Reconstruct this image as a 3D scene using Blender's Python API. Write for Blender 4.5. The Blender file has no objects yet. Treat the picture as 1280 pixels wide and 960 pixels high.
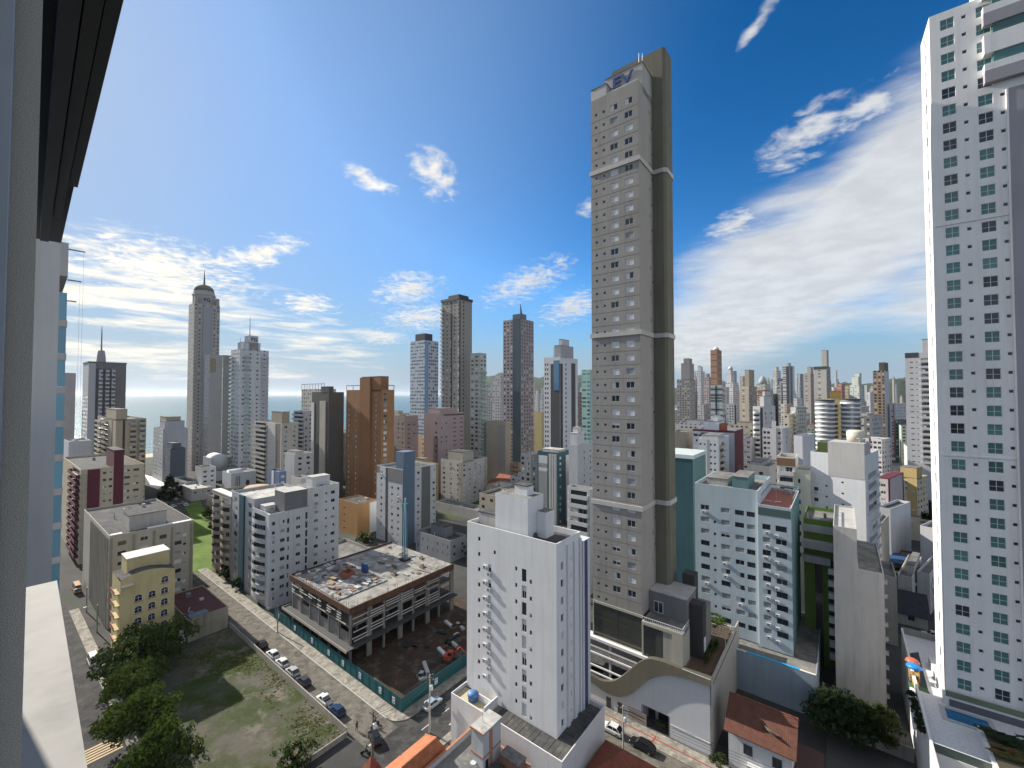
import bpy, math, random
from mathutils import Vector, Matrix
rnd = random.Random(11)
S = bpy.context.scene
COL = S.collection

# ------------------------------------------------------------------ camera
F_PX, CH, PITCH = 525.0, 62.0, math.radians(1.45)
CP, SP = math.cos(PITCH), math.sin(PITCH)
cd = bpy.data.cameras.new('camera'); cam = bpy.data.objects.new('camera', cd); COL.objects.link(cam)
cam.location = (0, 0, CH); cam.rotation_euler = (math.radians(90) + PITCH, 0, 0)
cd.sensor_width = 36; cd.lens = 36 * F_PX / 1280; cd.clip_start = .03; cd.clip_end = 60000
S.camera = cam

# ------------------------------------------------------------------ sky, sun, exposure
SUN_AZ, SUN_EL = math.radians(-57.5), math.radians(30)
SKY_STR, SUN_STR, EXPO = .112, 5.0, .72
S.view_settings.view_transform = 'Standard'; S.view_settings.look = 'None'
S.view_settings.exposure = EXPO; S.view_settings.gamma = 1; S.view_settings.use_curve_mapping = False
S.cycles.max_bounces = 6; S.cycles.diffuse_bounces = 2; S.cycles.glossy_bounces = 3
S.cycles.sample_clamp_indirect = 6; S.cycles.use_denoising = True
S.cycles.volume_bounces = 0
sd = bpy.data.lights.new('sun', 'SUN'); sun = bpy.data.objects.new('sun', sd); COL.objects.link(sun)
sd.energy = SUN_STR; sd.angle = math.radians(.5); sd.color = (1, .93, .82)
SDIR = Vector((math.sin(SUN_AZ) * math.cos(SUN_EL), math.cos(SUN_AZ) * math.cos(SUN_EL), math.sin(SUN_EL)))
sun.rotation_euler = SDIR.to_track_quat('Z', 'Y').to_euler(); sun.location = (0, 0, 300)

class NT:
    """small helper round a node tree"""
    def __init__(s, t): s.t = t; s.n = t.nodes; s.l = t.links
    def add(s, ty, ins=None, **kw):
        nd = s.n.new(ty)
        for k, v in kw.items(): setattr(nd, k, v)
        for k, v in (ins or {}).items():
            if hasattr(v, 'is_output') : s.l.new(v, nd.inputs[k])
            else: nd.inputs[k].default_value = v
        return nd
    def m(s, op, a, b=None, c=None, clamp=False):
        ins = {0: a}
        if b is not None: ins[1] = b
        if c is not None: ins[2] = c
        nd = s.add('ShaderNodeMath', ins, operation=op); nd.use_clamp = clamp
        return nd.outputs[0]
    def mix(s, f, a, b):
        nd = s.n.new('ShaderNodeMix'); nd.data_type = 'RGBA'
        for i, v in ((0, f), (6, a), (7, b)):
            if hasattr(v, 'is_output'): s.l.new(v, nd.inputs[i])
            else: nd.inputs[i].default_value = v if i == 0 else (tuple(v) + (1,))[:4]
        return nd.outputs[2]
    def rng(s, v, a, b, c=0., d=1., smooth=True):
        nd = s.add('ShaderNodeMapRange', {0: v, 1: a, 2: b, 3: c, 4: d})
        if smooth: nd.interpolation_type = 'SMOOTHSTEP'
        return nd.outputs[0]
    def noise(s, vec, scale, detail=3, rough=.5, dim='3D'):
        nd = s.add('ShaderNodeTexNoise', {'Scale': scale, 'Detail': detail, 'Roughness': rough}, noise_dimensions=dim)
        if vec is not None: s.l.new(vec, nd.inputs['Vector'])
        return nd.outputs[0]

W = bpy.data.worlds.new('World'); S.world = W; W.use_nodes = True
w = NT(W.node_tree); w.n.clear()
sky = w.add('ShaderNodeTexSky', sky_type='NISHITA', sun_disc=False, sun_elevation=SUN_EL, sun_rotation=SUN_AZ,
            altitude=60, air_density=1.0, dust_density=.5, ozone_density=2.2)
hsv = w.add('ShaderNodeHueSaturation', {'Saturation': 1.45, 'Value': 1.0, 'Color': sky.outputs[0]})
lum = w.add('ShaderNodeRGBToBW', {0: hsv.outputs[0]}).outputs[0]
roll = w.m('DIVIDE', 1., w.m('ADD', 1., w.m('MULTIPLY', w.m('MAXIMUM', w.m('SUBTRACT', lum, 2.6), 0.), .26)))
gm = w.add('ShaderNodeVectorMath', {0: hsv.outputs[0], 1: w.add('ShaderNodeCombineXYZ', {0: roll, 1: roll, 2: roll}).outputs[0]}, operation='MULTIPLY')
tc = w.add('ShaderNodeTexCoord')
nrm = w.add('ShaderNodeVectorMath', {0: tc.outputs['Generated']}, operation='NORMALIZE').outputs[0]
sx = w.add('ShaderNodeSeparateXYZ', {0: nrm})
X, Y, Z = sx.outputs
az = w.m('ARCTAN2', X, Y); el = w.m('ARCSINE', Z)
iz = w.m('DIVIDE', 1., w.m('ADD', w.m('MAXIMUM', Z, 0.), .10))
pl = w.add('ShaderNodeCombineXYZ', {0: w.m('MULTIPLY', X, iz), 1: w.m('MULTIPLY', Y, iz), 2: 0.}).outputs[0]
warp = w.add('ShaderNodeTexNoise', {'Vector': pl, 'Scale': 2.2, 'Detail': 3.})
plw = w.add('ShaderNodeVectorMath', {0: warp.outputs[1], 1: (.22, .22, 0)}, operation='MULTIPLY').outputs[0]
pl2 = w.add('ShaderNodeVectorMath', {0: pl, 1: plw}, operation='ADD').outputs[0]
def blob(a, e, ra, re, tilt=0.):
    """a soft elliptical patch of cloudiness round one direction of the sky (degrees)"""
    a, e, ra, re = (math.radians(q) for q in (a, e, ra, re))
    da = w.m('SUBTRACT', az, a); de = w.m('SUBTRACT', el, e)
    if tilt: de = w.m('SUBTRACT', de, w.m('MULTIPLY', da, tilt))
    q = w.m('ADD', w.m('POWER', w.m('DIVIDE', da, ra), 2.), w.m('POWER', w.m('DIVIDE', de, re), 2.))
    return w.m('SUBTRACT', 1., w.m('SQRT', q), clamp=True)
def many(lst):
    r = None
    for t in lst:
        b = blob(*t); r = b if r is None else w.m('MAXIMUM', r, b)
    return r
# puffs (cumulus fragments): azimuth, elevation, radii, tilt
puffs = many([(-10.5, 27.5, 5, 3.6, -.3), (-19, 26, 5, 1.6, -.2), (2, 15, 9, 3.2, .35), (8.5, 11.8, 7, 3.0, .25),
              (-13.8, 13.8, 6.5, 3, .15), (-12, 10.3, 8, 2.6, .1), (-31.5, 16, 7, 2.4, .45), (-26, 11, 5, 2, 0), (-17.5, 7.5, 5, 1.5, 0),
              (10.5, 24, 2.5, 1.6, .3), (35, 27, 6, 3.6, .35), (41, 28, 4.5, 2.6, .2), (28, 19.5, 5, 3.2, .3), (24, 7.5, 5, 1.6, 0),
              (-40, 13, 12, 4.6, -.1), (-49, 38, 3.2, 2.8, .2), (31, 38, 3, 1.2, .6)])
np1 = w.m('ADD', w.m('MULTIPLY', w.noise(pl2, 8.5, 6, .6), .55), w.m('MULTIPLY', w.noise(pl2, 22., 4, .55), .45))
d1 = w.rng(w.m('ADD', np1, w.m('MULTIPLY', puffs, .32)), .555, .86)
d1 = w.m('MULTIPLY', d1, w.rng(puffs, .02, .3))
# stratus bank low over the sea, and the broad thin veil on the right
elaz = w.add('ShaderNodeCombineXYZ', {0: w.m('MULTIPLY', az, 2.2), 1: w.m('MULTIPLY', el, 17.), 2: 0.}).outputs[0]
elaz2 = w.add('ShaderNodeVectorMath', {0: elaz, 1: plw}, operation='ADD').outputs[0]
nb = w.noise(elaz2, 2.3, 6, .6)
bank = many([(-43, 10, 22, 8, -.05), (-24, 7.0, 18, 3.6, 0), (-40, 4, 30, 3.4, 0)])
d2 = w.rng(w.m('ADD', nb, w.m('MULTIPLY', bank, .30)), .60, .86)
d2 = w.m('MULTIPLY', d2, w.rng(bank, .02, .35))
veil = many([(37, 15, 24, 12, .28), (27, 8, 17, 7, .1), (44, 22, 12, 10, .3), (60, 16, 34, 18, .1)])
vm = w.add('ShaderNodeMapping', {0: elaz2, 2: (0, 0, .35), 3: (.8, .55, 1)}, vector_type='POINT')
nv = w.noise(vm.outputs[0], 1.25, 8, .6)
d3 = w.rng(w.m('ADD', nv, w.m('MULTIPLY', veil, .85)), .58, 1.02, 0, .97)
d3 = w.m('MULTIPLY', d3, w.rng(veil, .03, .30))
# unseen cloud cover added behind the camera and overhead, to give neutral fill light
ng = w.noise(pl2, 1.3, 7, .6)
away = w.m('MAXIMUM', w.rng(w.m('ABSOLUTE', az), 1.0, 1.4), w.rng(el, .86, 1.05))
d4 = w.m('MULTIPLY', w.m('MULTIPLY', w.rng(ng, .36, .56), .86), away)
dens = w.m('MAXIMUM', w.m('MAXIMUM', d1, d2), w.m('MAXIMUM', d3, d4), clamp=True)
dens = w.m('MULTIPLY', dens, w.rng(el, -.01, .03))
sunv = w.add('ShaderNodeVectorMath', {0: nrm, 1: tuple(SDIR)}, operation='DOT_PRODUCT').outputs[1]
near_sun = w.rng(sunv, .55, 1.0)
shade = w.rng(w.noise(pl2, 5., 5, .55), .3, .7, .84, 1.)
ccol = w.mix(near_sun, (4.4, 4.5, 4.6), (7.8, 7.1, 5.8))
ccol = w.add('ShaderNodeVectorMath', {0: ccol, 1: w.add('ShaderNodeCombineXYZ', {0: shade, 1: shade, 2: shade}).outputs[0]}, operation='MULTIPLY').outputs[0]
pale = w.mix(near_sun, (2.2, 2.8, 3.5), (5.0, 4.85, 4.4))
base = w.mix(w.rng(el, .0, .16, .86, 0.), gm.outputs[0], pale)
dk = w.m('POWER', w.m('DIVIDE', w.m('MINIMUM', w.add('ShaderNodeRGBToBW', {0: base}).outputs[0], 3.2), 3.2), .30)
base = w.add('ShaderNodeVectorMath', {0: base, 1: w.add('ShaderNodeCombineXYZ', {0: w.m('MULTIPLY', dk, .88), 1: w.m('MULTIPLY', dk, .95), 2: w.m('MULTIPLY', dk, 1.06)}).outputs[0]}, operation='MULTIPLY').outputs[0]
base = w.mix(w.rng(sunv, .35, .98, 0., .5), base, (2.0, 2.95, 4.15))
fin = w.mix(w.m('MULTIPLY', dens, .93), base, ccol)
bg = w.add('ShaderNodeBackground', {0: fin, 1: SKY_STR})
wo = w.add('ShaderNodeOutputWorld', {0: bg.outputs[0]})

# ------------------------------------------------------------------ photograph geometry (street grid, pixel rays)
GA = math.radians(51.9)
U = Vector((math.sin(GA), -math.cos(GA))); V = Vector((math.cos(GA), math.sin(GA)))
ROT = math.atan2(U.y, U.x)
def ray(px, py):
    x = (px - 640) / F_PX; y = -(py - 480) / F_PX
    return Vector((x, CP - y * SP, SP + y * CP))
def gp(px, py, z=0.):
    d = ray(px, py); t = (z - CH) / d.z; return Vector((d.x * t, d.y * t))
def atY(px, py, Y):
    d = ray(px, py); return Vector((0, 0, CH)) + d * (Y / d.y)
def uv(p): return Vector((p[0] * U.x + p[1] * U.y, p[0] * V.x + p[1] * V.y))
def xy(u, v): return U * u + V * v

# ------------------------------------------------------------------ materials
MATS = {}
def principled(name):
    m = bpy.data.materials.new(name); m.use_nodes = True
    t = NT(m.node_tree); b = t.n['Principled BSDF']
    return m, t, b
def grp_dirt():
    g = bpy.data.node_groups.new('weathering', 'ShaderNodeTree')
    g.interface.new_socket('Color', in_out='INPUT', socket_type='NodeSocketColor')
    g.interface.new_socket('Amount', in_out='INPUT', socket_type='NodeSocketFloat')
    g.interface.new_socket('Color', in_out='OUTPUT', socket_type='NodeSocketColor')
    t = NT(g); i = t.add('NodeGroupInput'); o = t.add('NodeGroupOutput')
    tc = t.add('ShaderNodeTexCoord').outputs['Object']
    mp = t.add('ShaderNodeMapping', {0: tc, 3: (1.1, 1.1, .07)}).outputs[0]
    st = t.rng(t.noise(mp, 1.0, 4, .65), .42, .78)
    bl = t.rng(t.noise(tc, .16, 4, .6), .35, .75)
    fi = t.noise(tc, 3.5, 2, .6)
    f = t.m('MULTIPLY', t.m('ADD', t.m('ADD', t.m('MULTIPLY', st, .85), t.m('MULTIPLY', bl, .6)), t.m('MULTIPLY', t.m('SUBTRACT', fi, .5), .35)), i.outputs[1], clamp=True)
    gry = t.add('ShaderNodeHueSaturation', {'Saturation': .8, 'Value': .38, 'Color': i.outputs[0]}).outputs[0]
    t.l.new(t.mix(f, i.outputs[0], gry), o.inputs[0])
    return g
G_DIRT = grp_dirt()
def wall(c, dirt=.35, rough=.88):
    k = ('wall', c, dirt, rough)
    if k in MATS: return MATS[k]
    m, t, b = principled('painted_wall'); 
    d = t.add('ShaderNodeGroup'); d.node_tree = G_DIRT
    d.inputs[0].default_value = c + (1,); d.inputs[1].default_value = dirt
    t.l.new(d.outputs[0], b.inputs['Base Color']); b.inputs['Roughness'].default_value = rough
    b.inputs['Specular IOR Level'].default_value = .25
    MATS[k] = m; return m
def plain(c, rough=.6, metal=0., spec=.5):
    k = ('plain', c, rough, metal, spec)
    if k in MATS: return MATS[k]
    m, t, b = principled('surface')
    nz = t.noise(t.add('ShaderNodeTexCoord').outputs['Object'], 4., 3, .6)
    dk = tuple(q * .78 for q in c)
    t.l.new(t.mix(t.rng(nz, .35, .7), c, dk), b.inputs['Base Color'])
    b.inputs['Roughness'].default_value = rough; b.inputs['Metallic'].default_value = metal
    b.inputs['Specular IOR Level'].default_value = spec
    MATS[k] = m; return m
def glass(c=(.018, .024, .03), rough=.06):
    k = ('glass', c, rough)
    if k in MATS: return MATS[k]
    m, t, b = principled('window_glass')
    oi = t.add('ShaderNodeObjectInfo').outputs['Random']
    t.l.new(t.mix(t.m('MULTIPLY', oi, .55), c, tuple(q * 2.6 + .01 for q in c)), b.inputs['Base Color'])
    b.inputs['Roughness'].default_value = rough; b.inputs['IOR'].default_value = 1.5
    MATS[k] = m; return m
def grp_facade():
    g = bpy.data.node_groups.new('facade_pattern', 'ShaderNodeTree')
    ins = [('Wall', 'Color'), ('Glass', 'Color'), ('Blind', 'Color'), ('Bay', 'Float'), ('Floor', 'Float'), ('WinW', 'Float'), ('WinH', 'Float'), ('BlindP', 'Float'), ('Dirt', 'Float')]
    for n, ty in ins: g.interface.new_socket(n, in_out='INPUT', socket_type='NodeSocket' + ty)
    g.interface.new_socket('Color', in_out='OUTPUT', socket_type='NodeSocketColor')
    g.interface.new_socket('Rough', in_out='OUTPUT', socket_type='NodeSocketFloat')
    t = NT(g); i = t.add('NodeGroupInput'); o = t.add('NodeGroupOutput')
    uvn = t.add('ShaderNodeUVMap').outputs[0]; sp = t.add('ShaderNodeSeparateXYZ', {0: uvn})
    ub = t.m('DIVIDE', sp.outputs[0], i.outputs['Bay']); vb = t.m('DIVIDE', sp.outputs[1], i.outputs['Floor'])
    def inside(q, wdt):
        return t.m('LESS_THAN', t.m('ABSOLUTE', t.m('SUBTRACT', t.m('FRACT', q), .5)), t.m('MULTIPLY', wdt, .5))
    mask = t.m('MULTIPLY', inside(ub, i.outputs['WinW']), inside(vb, i.outputs['WinH']))
    cell = t.add('ShaderNodeCombineXYZ', {0: t.m('FLOOR', ub), 1: t.m('FLOOR', vb), 2: 0.}).outputs[0]
    wn = t.add('ShaderNodeTexWhiteNoise', {0: cell}, noise_dimensions='2D')
    bm = t.m('LESS_THAN', wn.outputs[0], i.outputs['BlindP'])
    wn2 = t.add('ShaderNodeSeparateXYZ', {0: wn.outputs[1]}).outputs[1]
    gl = t.add('ShaderNodeHueSaturation', {'Value': t.rng(wn2, 0., 1., .45, 1.7, False), 'Color': i.outputs['Glass']}).outputs[0]
    wc = t.mix(bm, gl, i.outputs['Blind'])
    mp = t.add('ShaderNodeMapping', {0: uvn, 3: (.8, .05, 1)}).outputs[0]
    st = t.rng(t.noise(mp, 1., 4, .6), .4, .75)
    dk = t.add('ShaderNodeHueSaturation', {'Value': .5, 'Color': i.outputs['Wall']}).outputs[0]
    wl = t.mix(t.m('MULTIPLY', st, i.outputs['Dirt']), i.outputs['Wall'], dk)
    t.l.new(t.mix(mask, wl, wc), o.inputs[0])
    t.l.new(t.rng(t.m('MULTIPLY', mask, t.m('SUBTRACT', 1., bm)), 0., 1., .85, .12, False), o.inputs[1])
    return g
G_FAC = grp_facade()
def fac(c, bay=3.2, ww=.45, wh=.45, fh=2.9, gl=(.03, .035, .045), blind=(.5, .5, .5), bp=.2, dirt=.35):
    k = ('fac', c, bay, ww, wh, fh, gl, blind, bp, dirt)
    if k in MATS: return MATS[k]
    m, t, b = principled('facade')
    d = t.add('ShaderNodeGroup'); d.node_tree = G_FAC
    for n, v in (('Wall', c + (1,)), ('Glass', gl + (1,)), ('Blind', blind + (1,)), ('Bay', bay), ('Floor', fh), ('WinW', ww), ('WinH', wh), ('BlindP', bp), ('Dirt', dirt)):
        d.inputs[n].default_value = v
    t.l.new(d.outputs[0], b.inputs['Base Color']); t.l.new(d.outputs[1], b.inputs['Roughness'])
    MATS[k] = m; return m
def ground_mat(name, c1, c2, scale, c3=None, rough=.95, s3=1.):
    m, t, b = principled(name)
    tc = t.add('ShaderNodeTexCoord').outputs['Object']
    c = t.mix(t.rng(t.noise(tc, scale, 6, .65), .38, .64), c1, c2)
    if c3: c = t.mix(t.rng(t.noise(tc, s3, 5, .7), .5, .66), c, c3)
    f = t.m('ADD', .75, t.m('MULTIPLY', t.noise(tc, 1.7, 4, .7), .5))
    c = t.add('ShaderNodeVectorMath', {0: c, 1: t.add('ShaderNodeCombineXYZ', {0: f, 1: f, 2: f}).outputs[0]}, operation='MULTIPLY').outputs[0]
    t.l.new(c, b.inputs['Base Color']); b.inputs['Roughness'].default_value = rough
    b.inputs['Specular IOR Level'].default_value = .2
    return m
def tiles(c, dark, scale=3.2):
    """clay roof tiles: fine ribs across the slope in UV space"""
    k = ('tiles', c, dark, scale)
    if k in MATS: return MATS[k]
    m, t, b = principled('clay_tiles')
    uvn = t.add('ShaderNodeUVMap').outputs[0]; sp = t.add('ShaderNodeSeparateXYZ', {0: uvn})
    fu = t.m('FRACT', t.m('MULTIPLY', sp.outputs[0], scale)); fv = t.m('FRACT', t.m('MULTIPLY', sp.outputs[1], scale * .8))
    line = t.m('MAXIMUM', t.m('GREATER_THAN', fu, .8), t.m('MULTIPLY', t.m('GREATER_THAN', fv, .86), .6))
    nz = t.rng(t.noise(uvn, .9, 5, .7), .35, .7)
    c0 = t.mix(nz, c, tuple(q * .62 for q in c))
    t.l.new(t.mix(t.m('MULTIPLY', line, .7), c0, dark), b.inputs['Base Color'])
    b.inputs['Roughness'].default_value = .85
    bp = t.add('ShaderNodeBump', {'Strength': .4, 'Distance': .05, 'Height': t.m('SUBTRACT', 1., line)})
    t.l.new(bp.outputs[0], b.inputs['Normal'])
    MATS[k] = m; return m

WHITE = wall((.72, .73, .74), .18); OFFW = wall((.62, .61, .58), .3); CREAM = wall((.55, .50, .38), .35)
CONC = wall((.33, .32, .30), .5); LCONC = wall((.45, .44, .42), .45); ROOF = ground_mat('roof_screed', (.20, .195, .185), (.11, .11, .108), .5, (.26, .25, .23), s3=.25)
ROOFD = ground_mat('roof_dark', (.085, .085, .085), (.05, .05, .052), .6, (.12, .115, .11), s3=.3)
ROOFL = ground_mat('roof_light', (.5, .49, .46), (.36, .35, .33), .5, (.25, .24, .22), s3=.3)
GL = glass(); GLT = glass((.05, .12, .115), .08); GLB = glass((.03, .06, .09), .05)
FRAMEW = plain((.7, .71, .72), .45); FRAMED = plain((.06, .06, .065), .45); BLIND = plain((.62, .63, .64), .6); GREYBLIND = plain((.25, .275, .29), .6)
METAL = plain((.35, .36, .37), .4, .7); DARK = plain((.025, .025, .027), .6); TEALD = wall((.035, .085, .1), .3)

# ------------------------------------------------------------------ mesh builder
class MB:
    def __init__(s): s.v = []; s.f = []; s.m = []; s.uv = []
    def face(s, pts, m=0, uvs=None):
        i = len(s.v); s.v += [tuple(p) for p in pts]; s.f.append(tuple(range(i, i + len(pts)))); s.m.append(m); s.uv.append(uvs)
    def box(s, x0, x1, y0, y1, z0, z1, m=0, skip=''):
        p = [(x0, y0, z0), (x1, y0, z0), (x1, y1, z0), (x0, y1, z0), (x0, y0, z1), (x1, y0, z1), (x1, y1, z1), (x0, y1, z1)]
        i = len(s.v); s.v += p
        for k, q in (('b', (3, 2, 1, 0)), ('t', (4, 5, 6, 7)), ('f', (0, 1, 5, 4)), ('r', (1, 2, 6, 5)), ('k', (2, 3, 7, 6)), ('l', (3, 0, 4, 7))):
            if k in skip: continue
            s.f.append(tuple(i + a for a in q)); s.m.append(m); s.uv.append(None)
        return s
    def prism(s, poly, z0, z1, m=0, mt=None, bottom=True):
        n = len(poly); i = len(s.v)
        s.v += [(x, y, z0) for x, y in poly] + [(x, y, z1) for x, y in poly]
        for k in range(n):
            a, b = k, (k + 1) % n
            s.f.append((i + a, i + b, i + n + b, i + n + a)); s.m.append(m); s.uv.append(None)
        s.f.append(tuple(i + n + k for k in range(n))); s.m.append(m if mt is None else mt); s.uv.append(None)
        if bottom: s.f.append(tuple(i + k for k in reversed(range(n)))); s.m.append(m); s.uv.append(None)
        return s
    def tube(s, path, r, n=6, m=0, cap=True):
        path = [Vector(p) for p in path]; rings = []
        for k, p in enumerate(path):
            d = (path[min(k + 1, len(path) - 1)] - path[max(k - 1, 0)]).normalized()
            a = d.orthogonal().normalized(); b = d.cross(a)
            rr = r[k] if isinstance(r, (list, tuple)) else r
            i = len(s.v); s.v += [tuple(p + a * rr * math.cos(t) + b * rr * math.sin(t)) for t in [2 * math.pi * q / n for q in range(n)]]
            rings.append(i)
        for i, j in zip(rings, rings[1:]):
            for q in range(n):
                e = (q + 1) % n
                s.f.append((i + q, i + e, j + e, j + q)); s.m.append(m); s.uv.append(None)
        if cap:
            s.f.append(tuple(rings[0] + q for q in reversed(range(n)))); s.m.append(m); s.uv.append(None)
            s.f.append(tuple(rings[-1] + q for q in range(n))); s.m.append(m); s.uv.append(None)
        return s
    def lathe(s, prof, cx=0, cy=0, n=16, m=0):
        rings = []
        for r, z in prof:
            i = len(s.v); s.v += [(cx + r * math.cos(2 * math.pi * q / n), cy + r * math.sin(2 * math.pi * q / n), z) for q in range(n)]; rings.append(i)
        for i, j in zip(rings, rings[1:]):
            for q in range(n):
                e = (q + 1) % n; s.f.append((i + q, i + e, j + e, j + q)); s.m.append(m); s.uv.append(None)
        s.f.append(tuple(rings[-1] + q for q in range(n))); s.m.append(m); s.uv.append(None)
        s.f.append(tuple(rings[0] + q for q in reversed(range(n)))); s.m.append(m); s.uv.append(None)
        return s
    def add(s, me, mat, mofs=0):
        i = len(s.v); s.v += [tuple(mat @ v.co) for v in me.vertices]
        for p in me.polygons: s.f.append(tuple(i + a for a in p.vertices)); s.m.append(p.material_index + mofs); s.uv.append(None)
    def mesh(s, name, mats, smooth=False):
        me = bpy.data.meshes.new(name); me.from_pydata(s.v, [], s.f)
        for m in (mats if isinstance(mats, (list, tuple)) else [mats]): me.materials.append(m)
        me.polygons.foreach_set('material_index', s.m)
        if any(q for q in s.uv):
            l = me.uv_layers.new(name='UVMap'); k = 0; buf = []
            for f, q in zip(s.f, s.uv):
                for a in range(len(f)): buf += list(q[a]) if q else [0., 0.]
            l.data.foreach_set('uv', buf)
        if smooth: me.polygons.foreach_set('use_smooth', [True] * len(me.polygons))
        me.update(); return me
    def build(s, name, mats, parent=None, loc=(0, 0, 0), rz=0., smooth=False):
        return link(s.mesh(name, mats, smooth), name, parent, loc, rz)
def link(me, name, parent=None, loc=(0, 0, 0), rz=0.):
    o = bpy.data.objects.new(name, me); COL.objects.link(o); o.parent = parent
    o.location = loc; o.rotation_euler = (0, 0, rz); return o
def tag(o, label, cat, group=None):
    o['label'] = label; o['category'] = cat
    if group: o['group'] = group
    return o
def empty(name, loc, rz, label, cat, group=None):
    o = bpy.data.objects.new(name, None); COL.objects.link(o); o.location = loc; o.rotation_euler = (0, 0, rz); o.empty_display_size = .5
    return tag(o, label, cat, group)
def structure(o): o['kind'] = 'structure'; return o
def copy_tree(o, parent=None):
    c = o.copy(); COL.objects.link(c); c.parent = parent
    for ch in list(o.children): copy_tree(ch, c)
    return c
def text_mesh(txt, size, depth=.06):
    cu = bpy.data.curves.new('letters', 'FONT'); cu.body = txt; cu.size = size; cu.offset = size * .012; cu.extrude = depth; cu.align_x = 'CENTER'
    o = bpy.data.objects.new('letters', cu); COL.objects.link(o); bpy.context.view_layer.update()
    me = bpy.data.meshes.new_from_object(o.evaluated_get(bpy.context.evaluated_depsgraph_get()))
    bpy.data.objects.remove(o); return me

# ------------------------------------------------------------------ windows, balconies
WM = {}
def win_mesh(wd, h, kind):
    k = (round(wd, 2), round(h, 2), kind)
    if k in WM: return WM[k]
    b = MB(); f = .06
    fr, gm_ = FRAMEW, GL
    if kind in 'dDo': fr = FRAMED
    if kind == 't': gm_ = GLT
    if kind == 'B': gm_ = GLB
    # frame ring
    b.box(0, wd, 0, .06, 0, f); b.box(0, wd, 0, .06, h - f, h); b.box(0, f, 0, .06, f, h - f); b.box(wd - f, wd, 0, .06, f, h - f)
    if kind in 'bn':          # roller shutter down
        n = 8
        for q in range(n):
            z0 = f + (h - 2 * f) * q / n; z1 = f + (h - 2 * f) * (q + 1) / n
            b.face([(f, .02, z0), (wd - f, .02, z0), (wd - f, .035, z1), (f, .035, z1)], 2)
    else:
        b.face([(f, .04, f), (wd - f, .04, f), (wd - f, .04, h - f), (f, .04, h - f)], 1)
        if kind == 'c': b.face([(f, .03, f), (wd * .45, .03, f), (wd * .45, .03, h - f), (f, .03, h - f)], 2)
        if kind == 'h': b.box(f, wd - f, .012, .032, h * .55, h - f, 2)
        if wd > .9: b.box(wd / 2 - .03, wd / 2 + .03, .005, .05, f, h - f)
        if wd > 2.2:
            for q in (.25, .75): b.box(wd * q - .025, wd * q + .025, .005, .05, f, h - f)
        if kind in 'tT': b.box(f, wd / 2 - .03, .005, .05, h * .44, h * .44 + .05); b.box(wd / 2 + .03, wd - f, .005, .05, h * .44, h * .44 + .05)
    if kind not in 'soO' and wd > .9: b.box(-.05, wd + .05, -.03, 0, -.05, 0)    # sill (reveal side)
    WM[k] = b.mesh('window', [fr, gm_, GREYBLIND if kind == 'n' else BLIND]); return WM[k]
SPL = {}
def split_mesh(me):
    """glass or shutter of a window, and its frame, as two meshes"""
    if me.name not in SPL:
        out = []
        for keep in (lambda i: i > 0, lambda i: i == 0):
            b = MB()
            for p in me.polygons:
                if keep(p.material_index): b.face([me.vertices[k].co[:] for k in p.vertices], p.material_index)
            out.append(b.mesh('window', list(me.materials)))
        SPL[me.name] = out
    return SPL[me.name]
BM_ = {}
def balc_mesh(ln, out, style, mat, mat2=None, ph=1.05):
    k = (round(ln, 2), round(out, 2), style, mat.name, mat2.name if mat2 else '', ph)
    if k in BM_: return BM_[k]
    b = MB(); mats = [mat, mat2 or GLT]
    if style == 'round':
        n = 8; pts = [(ln * q / n, -out * math.sin(math.pi * (q / n)) ** .5) for q in range(n + 1)]
        poly = [(x, y) for x, y in pts]
        b.prism([(p[0], p[1]) for p in poly], -.18, 0)
        for (xa, ya), (xb, yb) in zip(pts, pts[1:]):
            b.face([(xa, ya, 0), (xb, yb, 0), (xb, yb, ph), (xa, ya, ph)]); 
            b.face([(xa, ya + .08, ph), (xb, yb + .08, ph), (xb, yb + .08, 0), (xa, ya + .08, 0)])
    else:
        b.box(0, ln, -out, 0, -.18, 0)
        g = 1 if style in ('glass', 'rail') else 0
        if style == 'rail':
            b.box(0, ln, -out, -out + .05, ph - .05, ph, 1)
            b.box(0, .05, -out + .05, 0, ph - .05, ph, 1); b.box(ln - .05, ln, -out + .05, 0, ph - .05, ph, 1)
            n = max(2, int(ln / .35))
            for q in range(n + 1):
                x = (ln - .04) * q / n; b.box(x, x + .04, -out + .005, -out + .045, 0, ph - .05, 1)
        else:
            t = .1 if g == 0 else .04
            b.box(0, ln, -out, -out + t, 0, ph, g); b.box(0, t, -out + t, 0, 0, ph, g); b.box(ln - t, ln, -out + t, 0, 0, ph, g)
    BM_[k] = b.mesh('balcony', mats); return BM_[k]

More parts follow.
